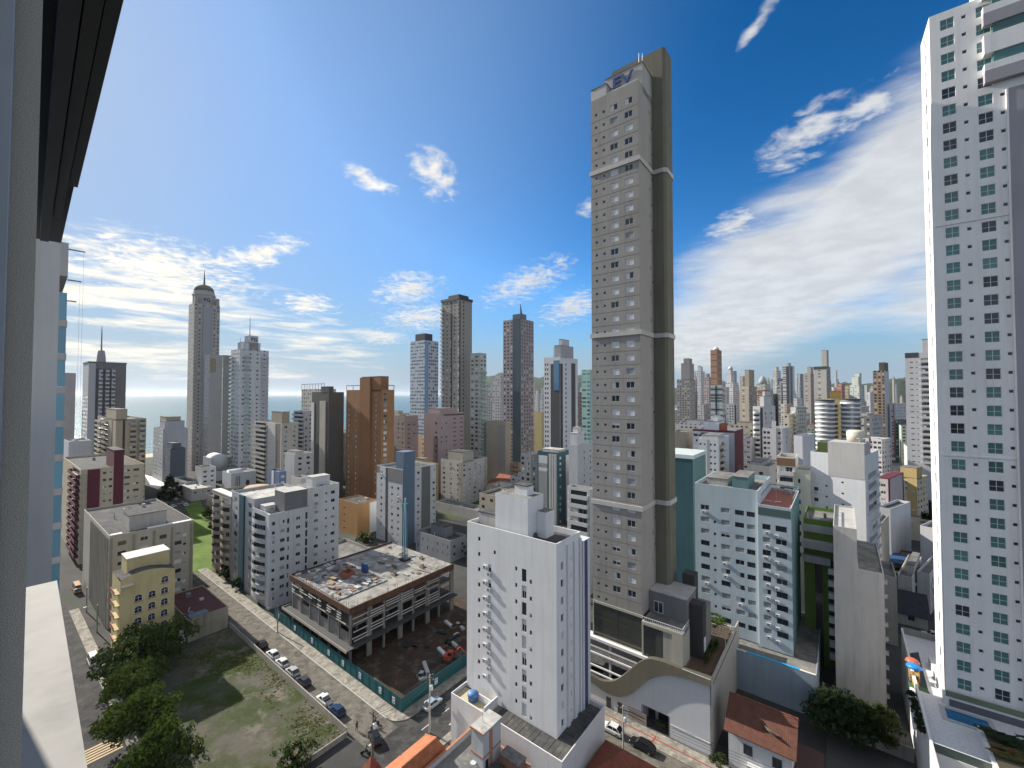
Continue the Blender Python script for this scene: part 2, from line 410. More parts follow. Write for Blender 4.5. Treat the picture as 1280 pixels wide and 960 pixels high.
# ------------------------------------------------------------------ buildings
ALL = []
FACE_ROT = {'F': 0., 'R': math.pi / 2, 'L': -math.pi / 2, 'B': math.pi}
class Bld:
    def __init__(s, label, name, cat, org, wf, wd, z0, z1, rz, mat, roofm, group=None):
        s.label = label; s.wf, s.wd, s.z0, s.H = wf, wd, z0, z1 - z0
        s.root = empty(name, (org[0], org[1], z0), rz, label, cat, group); s.mat = mat; s.roofm = roofm
        s.M = Matrix.Translation((org[0], org[1], z0)) @ Matrix.Rotation(rz, 4, 'Z')
        s.cols = {'F': [], 'R': [], 'L': [], 'B': []}; s.fm = {}; s.wins = []; s.par = .9; s.rev = .16; s.zmin = -1e9; s.noroof = False
        ALL.append(s)
    def flen(s, f): return s.wf if f in 'FB' else s.wd
    def fmat(s, f):
        o = {'F': (0, 0), 'R': (s.wf, 0), 'L': (0, s.wd), 'B': (s.wf, s.wd)}[f]
        return Matrix.Translation((o[0], o[1], 0)) @ Matrix.Rotation(FACE_ROT[f], 4, 'Z')
    def s_at(s, f, px, z=None):
        """distance along a face at which it is met by an image column"""
        M = s.M @ s.fmat(f); p = M @ Vector((0, 0, 0)); d = M.to_3x3() @ Vector((1, 0, 0))
        zz = ((s.z0 + s.H if z is None else z) - CH) * SP; k = (px - 640) / F_PX
        return (k * (p.y * CP + zz) - p.x) / (d.x - k * d.y * CP)
    def win(s, f, pos, wd, h, kinds='g', top=2.2, fh=2.75, n=None, sill=None, skip=(), z=None, meters=False):
        """window columns; pos = fractions of the face; top = distance from the roof line down to the sill of the uppermost row"""
        L = s.flen(f)
        if n is None: n = 200
        if len(kinds) > 1 and ('d' in kinds or 'g' in kinds or 't' in kinds): kinds = kinds + ('cn' if 't' not in kinds else 't')
        for p in pos:
            c = p if meters else p * L
            if c - wd / 2 < .05 or c + wd / 2 > L - .05: continue
            rows = []
            for i in range(n):
                zs = s.H - top - i * fh
                if zs < .4: break
                if i in skip or s.z0 + zs < s.zmin: continue
                rows.append((zs, h, rnd.choice(kinds)))
            if rows: s.cols[f].append([c - wd / 2, c + wd / 2, rows])
    def grid(s, f, nc, wd, h, kinds='g', top=2.2, fh=2.75, a=0., b=1., **k):
        s.win(f, [a + (b - a) * (i + .5) / nc for i in range(nc)], wd, h, kinds, top, fh, **k)
    def part(s, name, mb, mats, f=None, smooth=False, label=None):
        o = mb.build(name, mats, s.root, smooth=smooth)
        if f:
            m = s.fmat(f); o.location = m.to_translation(); o.rotation_euler = (0, 0, FACE_ROT[f])
        if label: o['label'] = label
        return o
    def inst(s, name, me, f, x, y, z, wins=False):
        m = s.fmat(f); p = m @ Vector((x, y, z))
        o = link(me, name, s.root, p, FACE_ROT[f]); return o
    def strip(s, f, a, b, z0, z1, mat, proud=.12, name='pilaster', meters=False):
        L = s.flen(f); 
        if not meters: a *= L; b *= L
        if z1 <= 0: z1 = s.H + z1
        return s.part(name, MB().box(a, b, -proud, 0, z0, z1, 0, 'k'), mat, f)
    def band(s, z, h, mat, proud=.15, faces='FR', name='cornice'):
        for f in faces:
            L = s.flen(f); e = proud if f in 'FB' else 0
            s.part(name, MB().box(-e, L + e, -proud, 0, z, z + h, 0, 'k'), mat, f)
    def balc(s, f, a, b, out=1.2, style='solid', mat=None, mat2=None, top=3.0, fh=2.75, n=None, door=True, ph=1.05, kinds='dgo', dh=2.1):
        L = s.flen(f); a *= L; b *= L
        me = balc_mesh(b - a, out, style, mat or s.mat, mat2, ph); i = 0
        if door:
            dw = (b - a) * .84; s.win(f, [(a + b) / 2 / L], dw, dh, kinds, top=top, fh=fh, n=n)
        while n is None or i < n:
            zs = s.H - top - i * fh; i += 1
            if zs < .5: break
            if s.z0 + zs < s.zmin: break
            s.inst('balcony', me, f, a, 0, zs - .06)
    def top(s, fx0, fx1, fy0, fy1, h, mat=None, name='stair_tower', cap=True, z=None, roof=None):
        x0, x1, y0, y1 = fx0 * s.wf, fx1 * s.wf, fy0 * s.wd, fy1 * s.wd
        zb = s.H - s.par if z is None else z
        b = MB().box(x0, x1, y0, y1, zb - .02, s.H + h, 0, 'bt')
        if cap: b.box(x0 - .1, x1 + .1, y0 - .1, y1 + .1, s.H + h, s.H + h + .18, 1)
        else: b.face([(x0, y0, s.H + h), (x1, y0, s.H + h), (x1, y1, s.H + h), (x0, y1, s.H + h)], 1)
        return s.part(name, b, [mat or s.mat, roof or s.roofm])
    def mast(s, fx, fy, z, h, r=.12, name='antenna'):
        b = MB().tube([(fx * s.wf, fy * s.wd, s.H + z), (fx * s.wf, fy * s.wd, s.H + z + h)], [r, r * .4], 5)
        return s.part(name, b, METAL)
    def tank(s, fx, fy, r=.9, mat=None, z=0):
        x, y = fx * s.wf, fy * s.wd
        zb = s.H - s.par + z
        return s.part('water_tank', MB().lathe([(r * .85, zb), (r, zb + r * 1.1), (r * 1.03, zb + r * 1.15), (r * .7, zb + r * 1.5), (.1, zb + r * 1.6)], x, y, 14), mat or plain((.08, .2, .45), .5), smooth=True)
    def acs(s, f, c, top=2.4, fh=2.75, n=9, off=0., meters=False):
        L = s.flen(f); c = c if meters else c * L
        k = ('ac',)
        if k not in WM:
            b = MB().box(0, .8, -.33, -.05, .12, .66).box(.02, .78, -.32, 0, .06, .12, 1).box(.1, .5, -.34, -.33, .2, .6, 1); WM[k] = b.mesh('air_conditioner', [BLIND, METAL])
        for i in range(n):
            zs = s.H - top - i * fh
            if zs > .5 and s.z0 + zs > s.zmin: s.inst('air_conditioner', WM[k], f, c - .4, -.003, zs)
    def clutter(s, n=4):
        rr = random.Random(int(s.wf * 977 + s.H * 31)); zb = s.H - s.par
        for i in range(n):
            x, y = rr.uniform(.12, .8) * s.wf, rr.uniform(.15, .8) * s.wd; q = rr.random()
            if q < .5:
                a, c, h = rr.uniform(.5, 1.4), rr.uniform(.5, 1.2), rr.uniform(.5, 1.3)
                s.part('roof_unit', MB().box(x, x + a, y, y + c, zb + .004, zb + h), rr.choice([BLIND, LCONC, METAL]))
            elif q < .8:
                s.part('roof_pipe', MB().tube([(x, y, zb), (x, y, zb + .35), (x + rr.uniform(-3, 3), y + rr.uniform(-1, 1), zb + .35)], .07, 5), BLIND)
            else:
                s.part('vent_stack', MB().tube([(x, y, zb), (x, y, zb + 1.6)], .12, 6), BLIND)
    def finish(s):
        H = s.H; b = MB(); mats = [s.mat]; wl = []; near = getattr(s, 'Y', 999) < 300
        if near and not s.noroof and s.wf > 5 and s.wd > 5:
            s.clutter(3)
            if rnd.random() < .6: s.mast(rnd.uniform(.2, .8), rnd.uniform(.3, .8), -s.par, rnd.uniform(2.5, 5), .05)
        for f in 'FRLB':
            L = s.flen(f); M = s.fmat(f); mi = 0
            if f in s.fm: mats.append(s.fm[f]); mi = len(mats) - 1
            def q(a, c, z0, z1):
                p = [(a, 0, z0), (c, 0, z0), (c, 0, z1), (a, 0, z1)]
                b.face([M @ Vector(t) for t in p], mi, [(t[0], t[2]) for t in p])
            x = 0.
            for c0, c1, rows in sorted(s.cols[f], key=lambda t: t[0]):
                if c0 < x + .02: continue
                q(x, c0, 0, H); z = 0.
                for zs, h, kd in sorted(rows):
                    if zs < z or zs + h > H - .05: continue
                    q(c0, c1, z, zs); z = zs + h; r = s.rev
                    for pts in ([(c0, 0, zs), (c1, 0, zs), (c1, r, zs), (c0, r, zs)], [(c0, r, z), (c1, r, z), (c1, 0, z), (c0, 0, z)],
                                [(c0, 0, z), (c0, 0, zs), (c0, r, zs), (c0, r, z)], [(c1, 0, zs), (c1, 0, z), (c1, r, z), (c1, r, zs)]):
                        b.face([M @ Vector(t) for t in pts], mi)
                    wl.append((f, c0, zs, c1 - c0, h, kd))
                    if near and not getattr(s, 'noac', False) and h > .85 and s.H < 60 and rnd.random() < .11 and zs > 1.2:
                        s.acs(f, c0 + .55 + rnd.random() * max(0, c1 - c0 - 1.1), H - zs + .85, 9, 1, meters=True)
                q(c0, c1, z, H); x = c1
            q(x, L, 0, H)
        s.part('wall', b, mats)
        if not s.noroof:
            r = MB(); t = .16; zr = H - s.par
            r.face([(t, t, zr), (s.wf - t, t, zr), (s.wf - t, s.wd - t, zr), (t, s.wd - t, zr)])
            i0 = [(t, t), (s.wf - t, t), (s.wf - t, s.wd - t), (t, s.wd - t)]; o0 = [(0, 0), (s.wf, 0), (s.wf, s.wd), (0, s.wd)]
            for k in range(4):
                e = (k + 1) % 4
                if s.par > .05: r.face([(*i0[e], zr), (*i0[k], zr), (*i0[k], H), (*i0[e], H)], 1)
                r.face([(*o0[k], H), (*o0[e], H), (*i0[e], H), (*i0[k], H)], 1)
            s.part('roof', r, [s.roofm, s.mat])
        # windows: the 100 nearest as parts, the remainder as one part
        RM = s.M
        ent = []
        for f, c, z, wd, h, kd in wl:
            m = s.fmat(f) @ Matrix.Translation((c, s.rev - .1, z)); ent.append(((RM @ m).to_translation() - Vector((0, 0, CH)), f, m, win_mesh(wd, h, kd)))
        ent.sort(key=lambda e: e[0].length)
        for _, f, m, me in ent[:100]:
            if getattr(s, 'sub', False):
                pn, fr = split_mesh(me); o = link(pn, 'window', s.root, m.to_translation(), FACE_ROT[f]); link(fr, 'frame', o)
            else: link(me, 'window', s.root, m.to_translation(), FACE_ROT[f])
        if ent[100:]:
            rest = MB(); ms = []
            for _, f, m, me in ent[100:]:
                k = len(rest.m); rest.add(me, m)
                for q_ in range(k, len(rest.m)):
                    mm = me.materials[rest.m[q_]]
                    if mm not in ms: ms.append(mm)
                    rest.m[q_] = ms.index(mm)
            o = s.part('window', rest, ms); o['kind'] = 'stuff'

def bl(label, xl, xc, xr, yt, Y=None, **kw):
    if kw.get('ang') is None and kw.get('mode', 'R') == 'R' and kw.get('wd') is None and xc > 800:
        # on the right, blocks that turn a flank to us stand on the second street grid
        for a in (None, 46, 41, 36, 31):
            k = bl_try(label, xl, xc, xr, yt, Y, test=True, **dict(kw, ang=a))
            if 3 < k < 26: kw['ang'] = a; break
        else: kw['ang'] = 31; kw['wd'] = 14
    return bl_try(label, xl, xc, xr, yt, Y, **kw)
def bl_try(label, xl, xc, xr, yt, Y=None, v=None, yb=None, mat=None, name='apartment_building', cat='apartment building', wf=None, wd=None, base=0., roof=None, mode='R', ang=None, group=None, test=False):
    """a building from the image columns of its left edge, near corner and right edge, the row of its top, and its distance (Y) or street-grid line (v)"""
    u_, v_ = U, V; rz = ROT
    if ang is not None: a = math.radians(ang); u_ = Vector((math.sin(a), -math.cos(a))); v_ = Vector((math.cos(a), math.sin(a))); rz = math.atan2(u_.y, u_.x)
    d = ray(xc, yt)
    t = Y / d.y if Y is not None else v / (V.x * d.x + V.y * d.y)
    C = Vector((d.x * t, d.y * t)); zt = CH + d.z * t
    def ext(D, px):
        k = (px - 640) / F_PX; zz = (zt - CH) * SP
        return (k * (C.y * CP + zz) - C.x) / (D.x - k * D.y * CP)
    if test: return ext(v_, xr)
    if mode == 'R':
        wf = wf or ext(-u_, xl); wd = wd or ext(v_, xr); org = C - u_ * wf
    else:
        wf = wf or ext(u_, xr); wd = wd or ext(v_, xl); org = C
    if not (2 < wf < 45 and 2 < wd < 45): print('SIZE', label, round(wf, 1), round(wd, 1))
    wf = min(max(wf, 1.), 70); wd = min(max(wd, 1.), 60)
    if mode == 'R': org = C - u_ * wf
    b = Bld(label, name, cat, org, wf, wd, base, zt, rz, mat or WHITE, roof or ROOF, group)
    if yb: b.zmin = CH - (yb - 493.3) * C.y / F_PX - 2.5
    b.Y = C.y
    return b
def box_uv(label, u0, u1, v0, v1, z0, z1, mat, name='apartment_building', cat='apartment building', roof=None, group=None):
    b = Bld(label, name, cat, xy(u0, v0), u1 - u0, v1 - v0, z0, z1, ROT, mat, roof or ROOF, group); b.Y = xy(u1, v0).y; return b
# ------------------------------------------------------------------ ground, sea, streets, hills
def sheet(name, poly, z, mat, kind='structure'):
    """flat sheet from street-grid (u,v) corners"""
    pts = [xy(*p) for p in poly]
    a = sum((pts[i].x * pts[(i + 1) % len(pts)].y - pts[(i + 1) % len(pts)].x * pts[i].y) for i in range(len(pts)))
    if a < 0: pts.reverse()
    o = MB()
    o.face([(p.x, p.y, z) for p in pts]); o = o.build(name, mat); o['kind'] = kind; return o
def rect(u0, u1, v0, v1): return [(u0, v0), (u1, v0), (u1, v1), (u0, v1)]
def slab(name, u0, u1, v0, v1, z0, z1, mat):
    b = MB().box(0, u1 - u0, 0, v1 - v0, z0, z1); p = xy(u0, v0)
    o = b.build(name, mat, None, (p.x, p.y, 0), ROT); o['kind'] = 'structure'; return o
def pxpoly(pts, z=0.): return [tuple(uv(gp(x, y, z))) for x, y in pts]

G_URB = ground_mat('urban_ground', (.075, .073, .07), (.042, .042, .042), .03, (.05, .075, .03), s3=.018)
G_ASPH = ground_mat('asphalt', (.062, .061, .06), (.036, .036, .037), .35, (.085, .082, .078), s3=.5)
G_PAVER = ground_mat('worn_paving', (.155, .143, .12), (.085, .08, .072), .45, (.19, .175, .145), s3=.5)
G_WALK = ground_mat('pavement_slabs', (.30, .28, .24), (.17, .16, .14), .5, (.38, .355, .30), s3=.8)
G_LOT = ground_mat('lot_earth', (.034, .052, .010), (.10, .092, .075), .085, (.15, .135, .11), s3=.14)
G_LAWN = ground_mat('mown_lawn', (.11, .185, .024), (.07, .125, .018), .15, (.13, .17, .04))
G_EARTH = ground_mat('site_earth', (.07, .045, .03), (.04, .033, .027), .2, (.11, .095, .08), s3=.3)
G_SAND = ground_mat('beach_sand', (.55, .48, .36), (.45, .4, .3), .02)
structure(sheet('ground', rect(-540, 9000, -3000, 9000), 0, G_URB))
sheet('beach', rect(-575, -538, -3000, 9000), -.3, G_SAND)
m, t, b = principled('sea_water')
b.inputs['Base Color'].default_value = (.04, .125, .145, 1); b.inputs['Roughness'].default_value = .26; b.inputs['Specular IOR Level'].default_value = .4; b.inputs['IOR'].default_value = 1.33
tc = t.add('ShaderNodeTexCoord').outputs['Object']
mp = t.add('ShaderNodeMapping', {0: tc, 3: (.5, 1., 1.)}).outputs[0]
h = t.m('ADD', t.noise(mp, .06, 6, .62), t.m('MULTIPLY', t.noise(mp, .5, 4, .6), .25))
t.l.new(t.add('ShaderNodeBump', {'Strength': .8, 'Distance': 2.6, 'Height': h}).outputs[0], b.inputs['Normal'])
SEA = m
sheet('sea', [(-60000, -40000), (-570, -40000), (-570, 9000), (-3000, 40000), (-60000, 40000)], -1.0, SEA)

sheet('road', rect(-535, -66, 43.4, 49.7), .012, G_PAVER); sheet('road', rect(-535, -57, 7.5, 17.6), .012, G_ASPH)
sheet('road', rect(-66, -57.6, -40, 400), .016, G_ASPH); sheet('road', rect(-57.6, 90, 67.9, 74.6), .012, G_PAVER)
slab('sidewalk', -180, -69.5, 49.7, 52.2, 0, .13, G_WALK); slab('sidewalk', -69.5, -66, 53.5, 110, 0, .13, G_WALK)
c = MB(); p0 = xy(-69.5, 53.5); arc = [(-69.5, 49.7)] + [(-69.5 + 3.5 * math.sin(q * math.pi / 16), 53.2 - 3.5 * math.cos(q * math.pi / 16)) for q in range(1, 9)] + [(-66, 53.5), (-69.5, 53.5)]
c.prism([(a_ + 69.5, b_ - 53.5) for a_, b_ in arc], 0, .13); o = c.build('sidewalk', G_WALK, None, (p0.x, p0.y, 0), ROT); structure(o)
slab('sidewalk', -57.6, 62, 74.6, 78.3, 0, .14, G_WALK)
slab('sidewalk', -175, -71, 17.6, 19.6, 0, .13, G_WALK); slab('sidewalk', -57.6, -56.2, 40, 68, 0, .13, G_WALK)
slab('kerb', -180, -69.5, 49.55, 49.7, 0, .15, plain((.5, .49, .46), .8))
MARK = plain((.62, .61, .57), .7); RED = plain((.32, .07, .045), .8); YEL = plain((.5, .33, .12), .8)
for k in range(9): sheet('road_marking', rect(-59.0 - .0, -58.8, 20 + k * 6, 22.2 + k * 6), .022, MARK)
for k in range(5): sheet('road_marking', rect(-62.1, -61.95, 52 + k * 5, 54 + k * 5), .022, MARK)
sheet('road_marking', rect(-66.8, -66.5, 44, 46.6), .022, MARK)
# cream crossing strips on the street at lower left, red guide line on the far pavement
for k in range(6): sheet('crossing_stripe', rect(-104.6 + k * .75, -104.2 + k * .75, 10.5, 17.2), .022, plain((.55, .40, .22), .8))
sheet('guide_line', rect(-50, -12, 76.35, 76.62), .146, RED); sheet('guide_line', rect(-27.6, -27.3, 75.6, 77.1), .150, RED)
sheet('guide_line', rect(-28.3, -26.6, 77.0, 77.22), .154, RED); sheet('guide_line', rect(-28.3, -26.6, 75.5, 75.7), .154, RED)
sheet('lot_ground', rect(-128.8, -71.5, 19.8, 42.8), .008, G_LOT)
sheet('site_ground', rect(-128, -68.8, 52.4, 92), .008, G_EARTH)
sheet('lawn', pxpoly([(230, 632), (250, 626), (262, 650), (276, 706), (262, 716), (240, 716), (240, 650)]), .02, G_LAWN)
sheet('car_park', pxpoly([(176, 622), (224, 626), (246, 660), (170, 668)]), .014, G_ASPH)
sheet('sunlit_paving', pxpoly([(180, 593), (205, 600), (212, 609), (188, 606)]), .02, plain((.7, .66, .58), .8))  # bright patch of paving, the sunlight on it put into its pale colour
sheet('lawn', pxpoly([(548, 648), (600, 622), (622, 624), (622, 642)]), .02, ground_mat('dull_lawn', (.05, .08, .02), (.07, .09, .03), .1))

def hills():
    m, t, b = principled('wooded_hills')
    tc = t.add('ShaderNodeTexCoord').outputs['Object']
    t.l.new(t.mix(t.rng(t.noise(tc, .012, 6, .7), .35, .65), (.016, .034, .020), (.035, .058, .030)), b.inputs['Base Color']); b.inputs['Roughness'].default_value = 1
    for name, px0, px1, Y0, hp in (('hill', 590, 1010, 2600, [(590, 0), (606, 22), (625, 25), (650, 18), (672, 21), (700, 23), (735, 24), (800, 10), (900, 4), (1010, 0)]),
                                   ('hill', 1020, 1420, 1700, [(1020, 0), (1040, 12), (1062, 15), (1085, 12), (1100, 17), (1128, 20), (1150, 18), (1200, 28), (1300, 24), (1420, 0)])):
        mb = MB(); nx, ny = 90, 14; rr = random.Random(px0)
        def hh(px):
            for (a, c), (d, e) in zip(hp, hp[1:]):
                if a <= px <= d:
                    q = (px - a) / (d - a); q = q * q * (3 - 2 * q); return c + (e - c) * q
            return 0
        for i in range(nx + 1):
            px = px0 + (px1 - px0) * i / nx; d = ray(px, 480); d.normalize()
            for j in range(ny + 1):
                q = j / ny; prof = math.sin(math.pi * q) ** 1.2
                Y = Y0 * (1 + .7 * q); X = (px - 640) / F_PX * Y
                h = (CH * .3 + hh(px) * Y0 * 1.35 / F_PX + CH * .7) * prof if hh(px) > 0 else 0
                mb.v.append((X, Y, h * (1 + .07 * math.sin(px * .21 + j * 2.1) + rr.uniform(-.04, .04)) - 1))
        for i in range(nx):
            for j in range(ny):
                a = i * (ny + 1) + j; mb.f.append((a, a + ny + 1, a + ny + 2, a + 1)); mb.m.append(0); mb.uv.append(None)
        o = mb.build(name, m, smooth=True); o['kind'] = 'structure'
hills()

# ------------------------------------------------------------------ the taupe tower and its podium
TAUPE = wall((.315, .30, .28), .36); TAUPE2 = wall((.175, .165, .125), .3); BANDC = wall((.5, .48, .45), .2); TILEW = wall((.62, .63, .65), .12, .5)
A = box_uv('tallest taupe tower with pale bands and blue letters on its crown', -41.3, -30.8, 80, 88.5, 19.4, 124.7, TAUPE, 'tower', 'tower')
A.rev = .16; A.sub = True
H = A.H
kk = 'bbgbghb'
for k in range(4):
    A.win('F', [(.12, .285, .50, .80)[k]], (.62, .62, 1.7, 1.7)[k], (.62, .62, 1.25, 1.25)[k], ('s', 's', kk, kk)[k], (3.7, 3.7, 4.05, 4.05)[k], 2.73)
A.win('R', [.70], .5, .9, 'ss', 4.0, 5.46); A.win('R', [.86], .9, 1.1, 'bbh', 6.6, 5.46)
for z in (39.8, 74.3, 108.9): A.band(z - 19.4 - .45, .9, BANDC, .26)
A.par = 1.2; A.fm['R'] = wall((.37, .345, .31), .2)
fj = MB()
for k in range(37): fj.box(0, A.wf, -.02, 0, 2.2 + k * 2.73, 2.24 + k * 2.73, 0, 'k')
A.part('floor_joints', fj, wall((.2, .18, .155), .2))
A.top(.0, .34, .02, .25, 2.4, wall((.5, .49, .46), .3), 'parapet_block')
A.top(.22, 1., .25, .9, 4.9, wall((.40, .385, .36), .3), 'crown')
A.top(.05, .218, .3, .9, 3.6, wall((.33, .31, .28), .3), 'crown')
A.part('crown_ledge', MB().box(.3, A.wf - .2, .28, 2.1, H - .9, H + .5), wall((.5, .49, .46), .3))
tm = text_mesh('EV', 3.3, .12); tm.materials.clear(); tm.materials.append(plain((.02, .05, .24), .5))
o = link(tm, 'sign_letters', A.root); o.location = (A.wf * .60, .25 * A.wd - .18, H + 1.9); o.rotation_euler = (math.pi / 2, 0, 0); o.scale = (1.25, 1, 1)
o['label'] = 'big blue letters'
A.mast(.86, .5, 4.9, 4); A.mast(.93, .5, 4.9, 3.5); A.mast(.9, .62, 4.9, 3)
# the rounded dark fin that rises behind
u0, u1, v0, v1 = 1.4, 13.25, 7.56, 13.7
poly = [(u0, v0), (u1 - .5, v0), (u1, v0 + .5), (u1, v1 - 1.6), (u1 - 1.6, v1), (u0, v1)]
A.part('fin', MB().prism(poly, -8, H + 10.4), TAUPE2)
for z in (39.8, 74.3, 108.9):
    z -= 19.4; e = .24
    pp = [(A.wf + .27, v0 - e), (u1 - .4, v0 - e), (u1 + e, v0 + .4), (u1 + e, v1 - 1.5), (u1 - 1.5, v1 + e), (A.wf + .27, v1 + e)]
    A.part('cornice', MB().prism(pp, z - .45, z + .45), BANDC)
for k in range(18):
    A.part('slot_window', MB().box(u1 - .02, u1 + .05, v0 + 3.4, v0 + 3.9, H - 5 - k * 5.46, H - 4 - k * 5.46), FRAMED)
A.finish()

# podium; local origin on the street line
VP = 78.6; PU = -49.0
P0 = xy(PU, VP)
pod = empty('podium', (P0.x, P0.y, 0), ROT, 'white podium with a wavy olive band at the foot of the tallest taupe tower', 'building')
def P(name, mb, mats, smooth=False): return mb.build(name, mats, pod, smooth=smooth)
OLIVE = wall((.105, .098, .076), .35); GREYB = wall((.2, .195, .19), .3); DKB = wall((.06, .058, .056), .2)
def onwall(px, py, v=VP):
    d = ray(px, py); t = v / (V.x * d.x + V.y * d.y); p = d * t; q = uv(p); return q.x - PU, CH + p.z
lowc = [onwall(*q) for q in ((728, 843), (739, 850), (752, 860), (765, 867.5), (777, 870), (787, 868), (797, 861), (807, 851), (820, 844.5), (837, 842), (860, 847), (889, 857))]
upc = [onwall(*q) for q in ((728, 838), (739, 843), (752, 851), (767, 851.5), (775, 847.5), (783, 841), (795, 830), (803, 825), (811, 822), (830, 827), (889, 850))]
def curve(pts, x):
    if x <= pts[0][0]: return pts[0][1]
    for (a, c), (d, e) in zip(pts, pts[1:]):
        if x <= d: 
            q = (x - a) / (d - a); return c + (e - c) * q
    return pts[-1][1]
def smooth_curve(pts):
    f = lambda x: sum(curve(pts, x + d_) for d_ in (-.8, -.4, 0, .4, .8)) / 5
    return f
fl, fu = smooth_curve(lowc), smooth_curve(upc)
x1 = lowc[-1][0]; nn = 70; xs = [x1 * k / nn for k in range(nn + 1)]
ex0, ex1 = onwall(803, 880)[0], onwall(836, 890)[0]
b = MB()
for xa, xb in zip(xs, xs[1:]):
    lo = 3.7 if ex0 - .2 < (xa + xb) / 2 < ex1 else 0
    b.face([(xa, 0, lo), (xb, 0, lo), (xb, 0, fl(xb)), (xa, 0, fl(xa))], 0)
P('street_wall', b, TILEW)
b = MB()
for xa, xb in zip(xs, xs[1:]):
    la, lb, ua, ub = fl(xa), fl(xb), fu(xa), fu(xb)
    b.face([(xa, -.5, la), (xb, -.5, lb), (xb, -.2, ub), (xa, -.2, ua)])
    b.face([(xa, -.2, ua), (xb, -.2, ub), (xb, 1.0, ub), (xa, 1.0, ua)])
    b.face([(xb, -.5, lb), (xa, -.5, la), (xa, 1.0, la), (xb, 1.0, lb)])
    b.face([(xb, 1.0, lb), (xa, 1.0, la), (xa, 1.0, ua), (xb, 1.0, ub)])
P('wave_band', b, OLIVE, True)
k9 = .941; UX = lambda u: u * k9 - PU; ZX = lambda z: CH - (CH - z) * k9; VX = lambda y: (y + 82.9) * k9 - VP
def sbox(mb, u0, u1, y0, y1, z0, z1, m=0): return mb.box(UX(u0), UX(u1), VX(y0), VX(y1), ZX(z0), ZX(z1), m)
zl = ZX(9.05)
P('terrace_slab', MB().box(UX(-32.5), x1 - .26, 1.1, 22, zl - .8, zl - .25), ROOF)
P('ledge', MB().box(0, x1 - .02, .3, 1.05, zl - .25, zl + .28), wall((.74, .74, .73), .12)); P('terrace_slab', MB().box(.3, UX(-32.5) - .01, 1.06, 2.6, zl - .5, zl), wall((.66, .66, .65), .15))
P('side_wall', MB().box(x1 - .25, x1, .0, 24.5, 0, ZX(9.8)), wall((.42, .40, .37), .3))
P('back_wall', MB().box(0, x1 - .26, 24.1, 24.4, 0, 11.4), LCONC)
P('entrance_recess', MB().box(ex0, ex1, 2.4, 2.5, 0, 3.8).box(ex0 - .1, ex0, 0.01, 2.4, 0, 3.8).box(ex1, ex1 + .1, .01, 2.4, 0, 3.8).box(ex0 - .1, ex1 + .1, .01, 2.5, 3.8, 3.9), wall((.42, .43, .45), .2))
P('glass_door', MB().box(ex0 + 2.2, ex1 - .4, 2.3, 2.38, .1, 3.4), GL); P('door', MB().box(ex0 + .3, ex0 + 1.6, 2.28, 2.39, .1, 3.3), DARK)
P('entrance_planter', MB().box(ex0 + 1.4, ex0 + 4.2, .6, 1.3, 0, .5), DARK)
P('wall_band', MB().box(ex1 + .3, x1 - .3, -.06, -.003, 2.3, 2.5), wall((.75, .75, .74), .1))
gx = onwall(785, 880)[0]; P('garage_shutter', MB().box(gx, gx + 3.6, -.05, -.003, .1, 2.2).box(gx + .2, gx + 3.4, -.09, -.05, 1.1, 1.4, 1).box(gx + .2, gx + 3.4, -.09, -.05, .5, .7, 1), [wall((.5, .48, .44), .3), wall((.3, .16, .09), .3)])
for x in (758, 772): 
    gx = onwall(x, 875)[0]; P('door', MB().box(gx, gx + 1.0, -.06, -.003, .1, 2.0), FRAMED)
# open parking decks behind white bars
for z in (3.0, 6.3): P('parking_deck', MB().box(.2, UX(-32.6), 1.6, 22, z - .3, z), ROOFD)
P('deck_wall', MB().box(.2, UX(-32.6), 6.5, 6.7, 0, zl - .5), plain((.09, .09, .09), .8))
for py in (803, 811, 826.5, 835):
    z = onwall(731, py, VP + .5)[1]; xe = 0
    while xe < x1 and fu(xe) < z + .1: xe += .1
    P('bar', MB().box(0, xe, .5, .68, z - .14, z + .14), wall((.78, .78, .78), .08))
for x in (.6, 6.0, 11.5): P('column', MB().box(x, x + .4, .7, 1.1, 0, zl - .5), LCONC)
# big dark panes at the tower's foot, in pale frames
G1 = glass((.03, .032, .026), .05)
P('glazed_front', sbox(sbox(MB(), -43.7, -32.8, 2.2, 2.3, 9.05, 16.3), -38.3, -38.2, 2.17, 2.2, 9.1, 16.2, 1), [G1, FRAMED])
P('front_frame', sbox(sbox(sbox(MB(), -43.9, -43.7, 2.0, 2.4, 9.05, 16.8), -43.7, -32.7, 2.0, 2.4, 16.3, 16.8), -43.7, -32.7, 2.0, 2.18, 9.05, 9.3), wall((.42, .41, .34), .2))
P('glazed_front', sbox(sbox(MB(), -32.3, -28.4, 1.55, 1.65, 9.4, 15.5), -28.38, -26.6, 1.5, 1.6, 9.4, 15.5, 1), [glass((.04, .042, .036), .06), wall((.36, .35, .31), .3)])
P('front_frame', sbox(sbox(sbox(MB(), -32.6, -32.3, 1.3, 6, 9.4, 16.1), -32.3, -24.6, 1.3, 1.75, 15.5, 16.1), -26.58, -24.6, 1.3, 6, 9.4, 15.5), wall((.42, .40, .33), .25))
P('balcony_floor', sbox(MB(), -32.3, -24.6, 1.76, 6, 15.6, 15.95), ROOF)
rail = MB()
for k in range(20): sbox(rail, -32.5 + k * .41, -32.45 + k * .41, 1.35, 1.4, 16.1, 17.0)
sbox(rail, -32.55, -24.6, 1.34, 1.41, 17.0, 17.1)
for k in range(9): sbox(rail, -24.66, -24.61, 1.45 + k * .5, 1.5 + k * .5, 16.1, 17.0)
sbox(rail, -24.67, -24.6, 1.42, 5.9, 17.0, 17.1); P('railing', rail, FRAMEW)
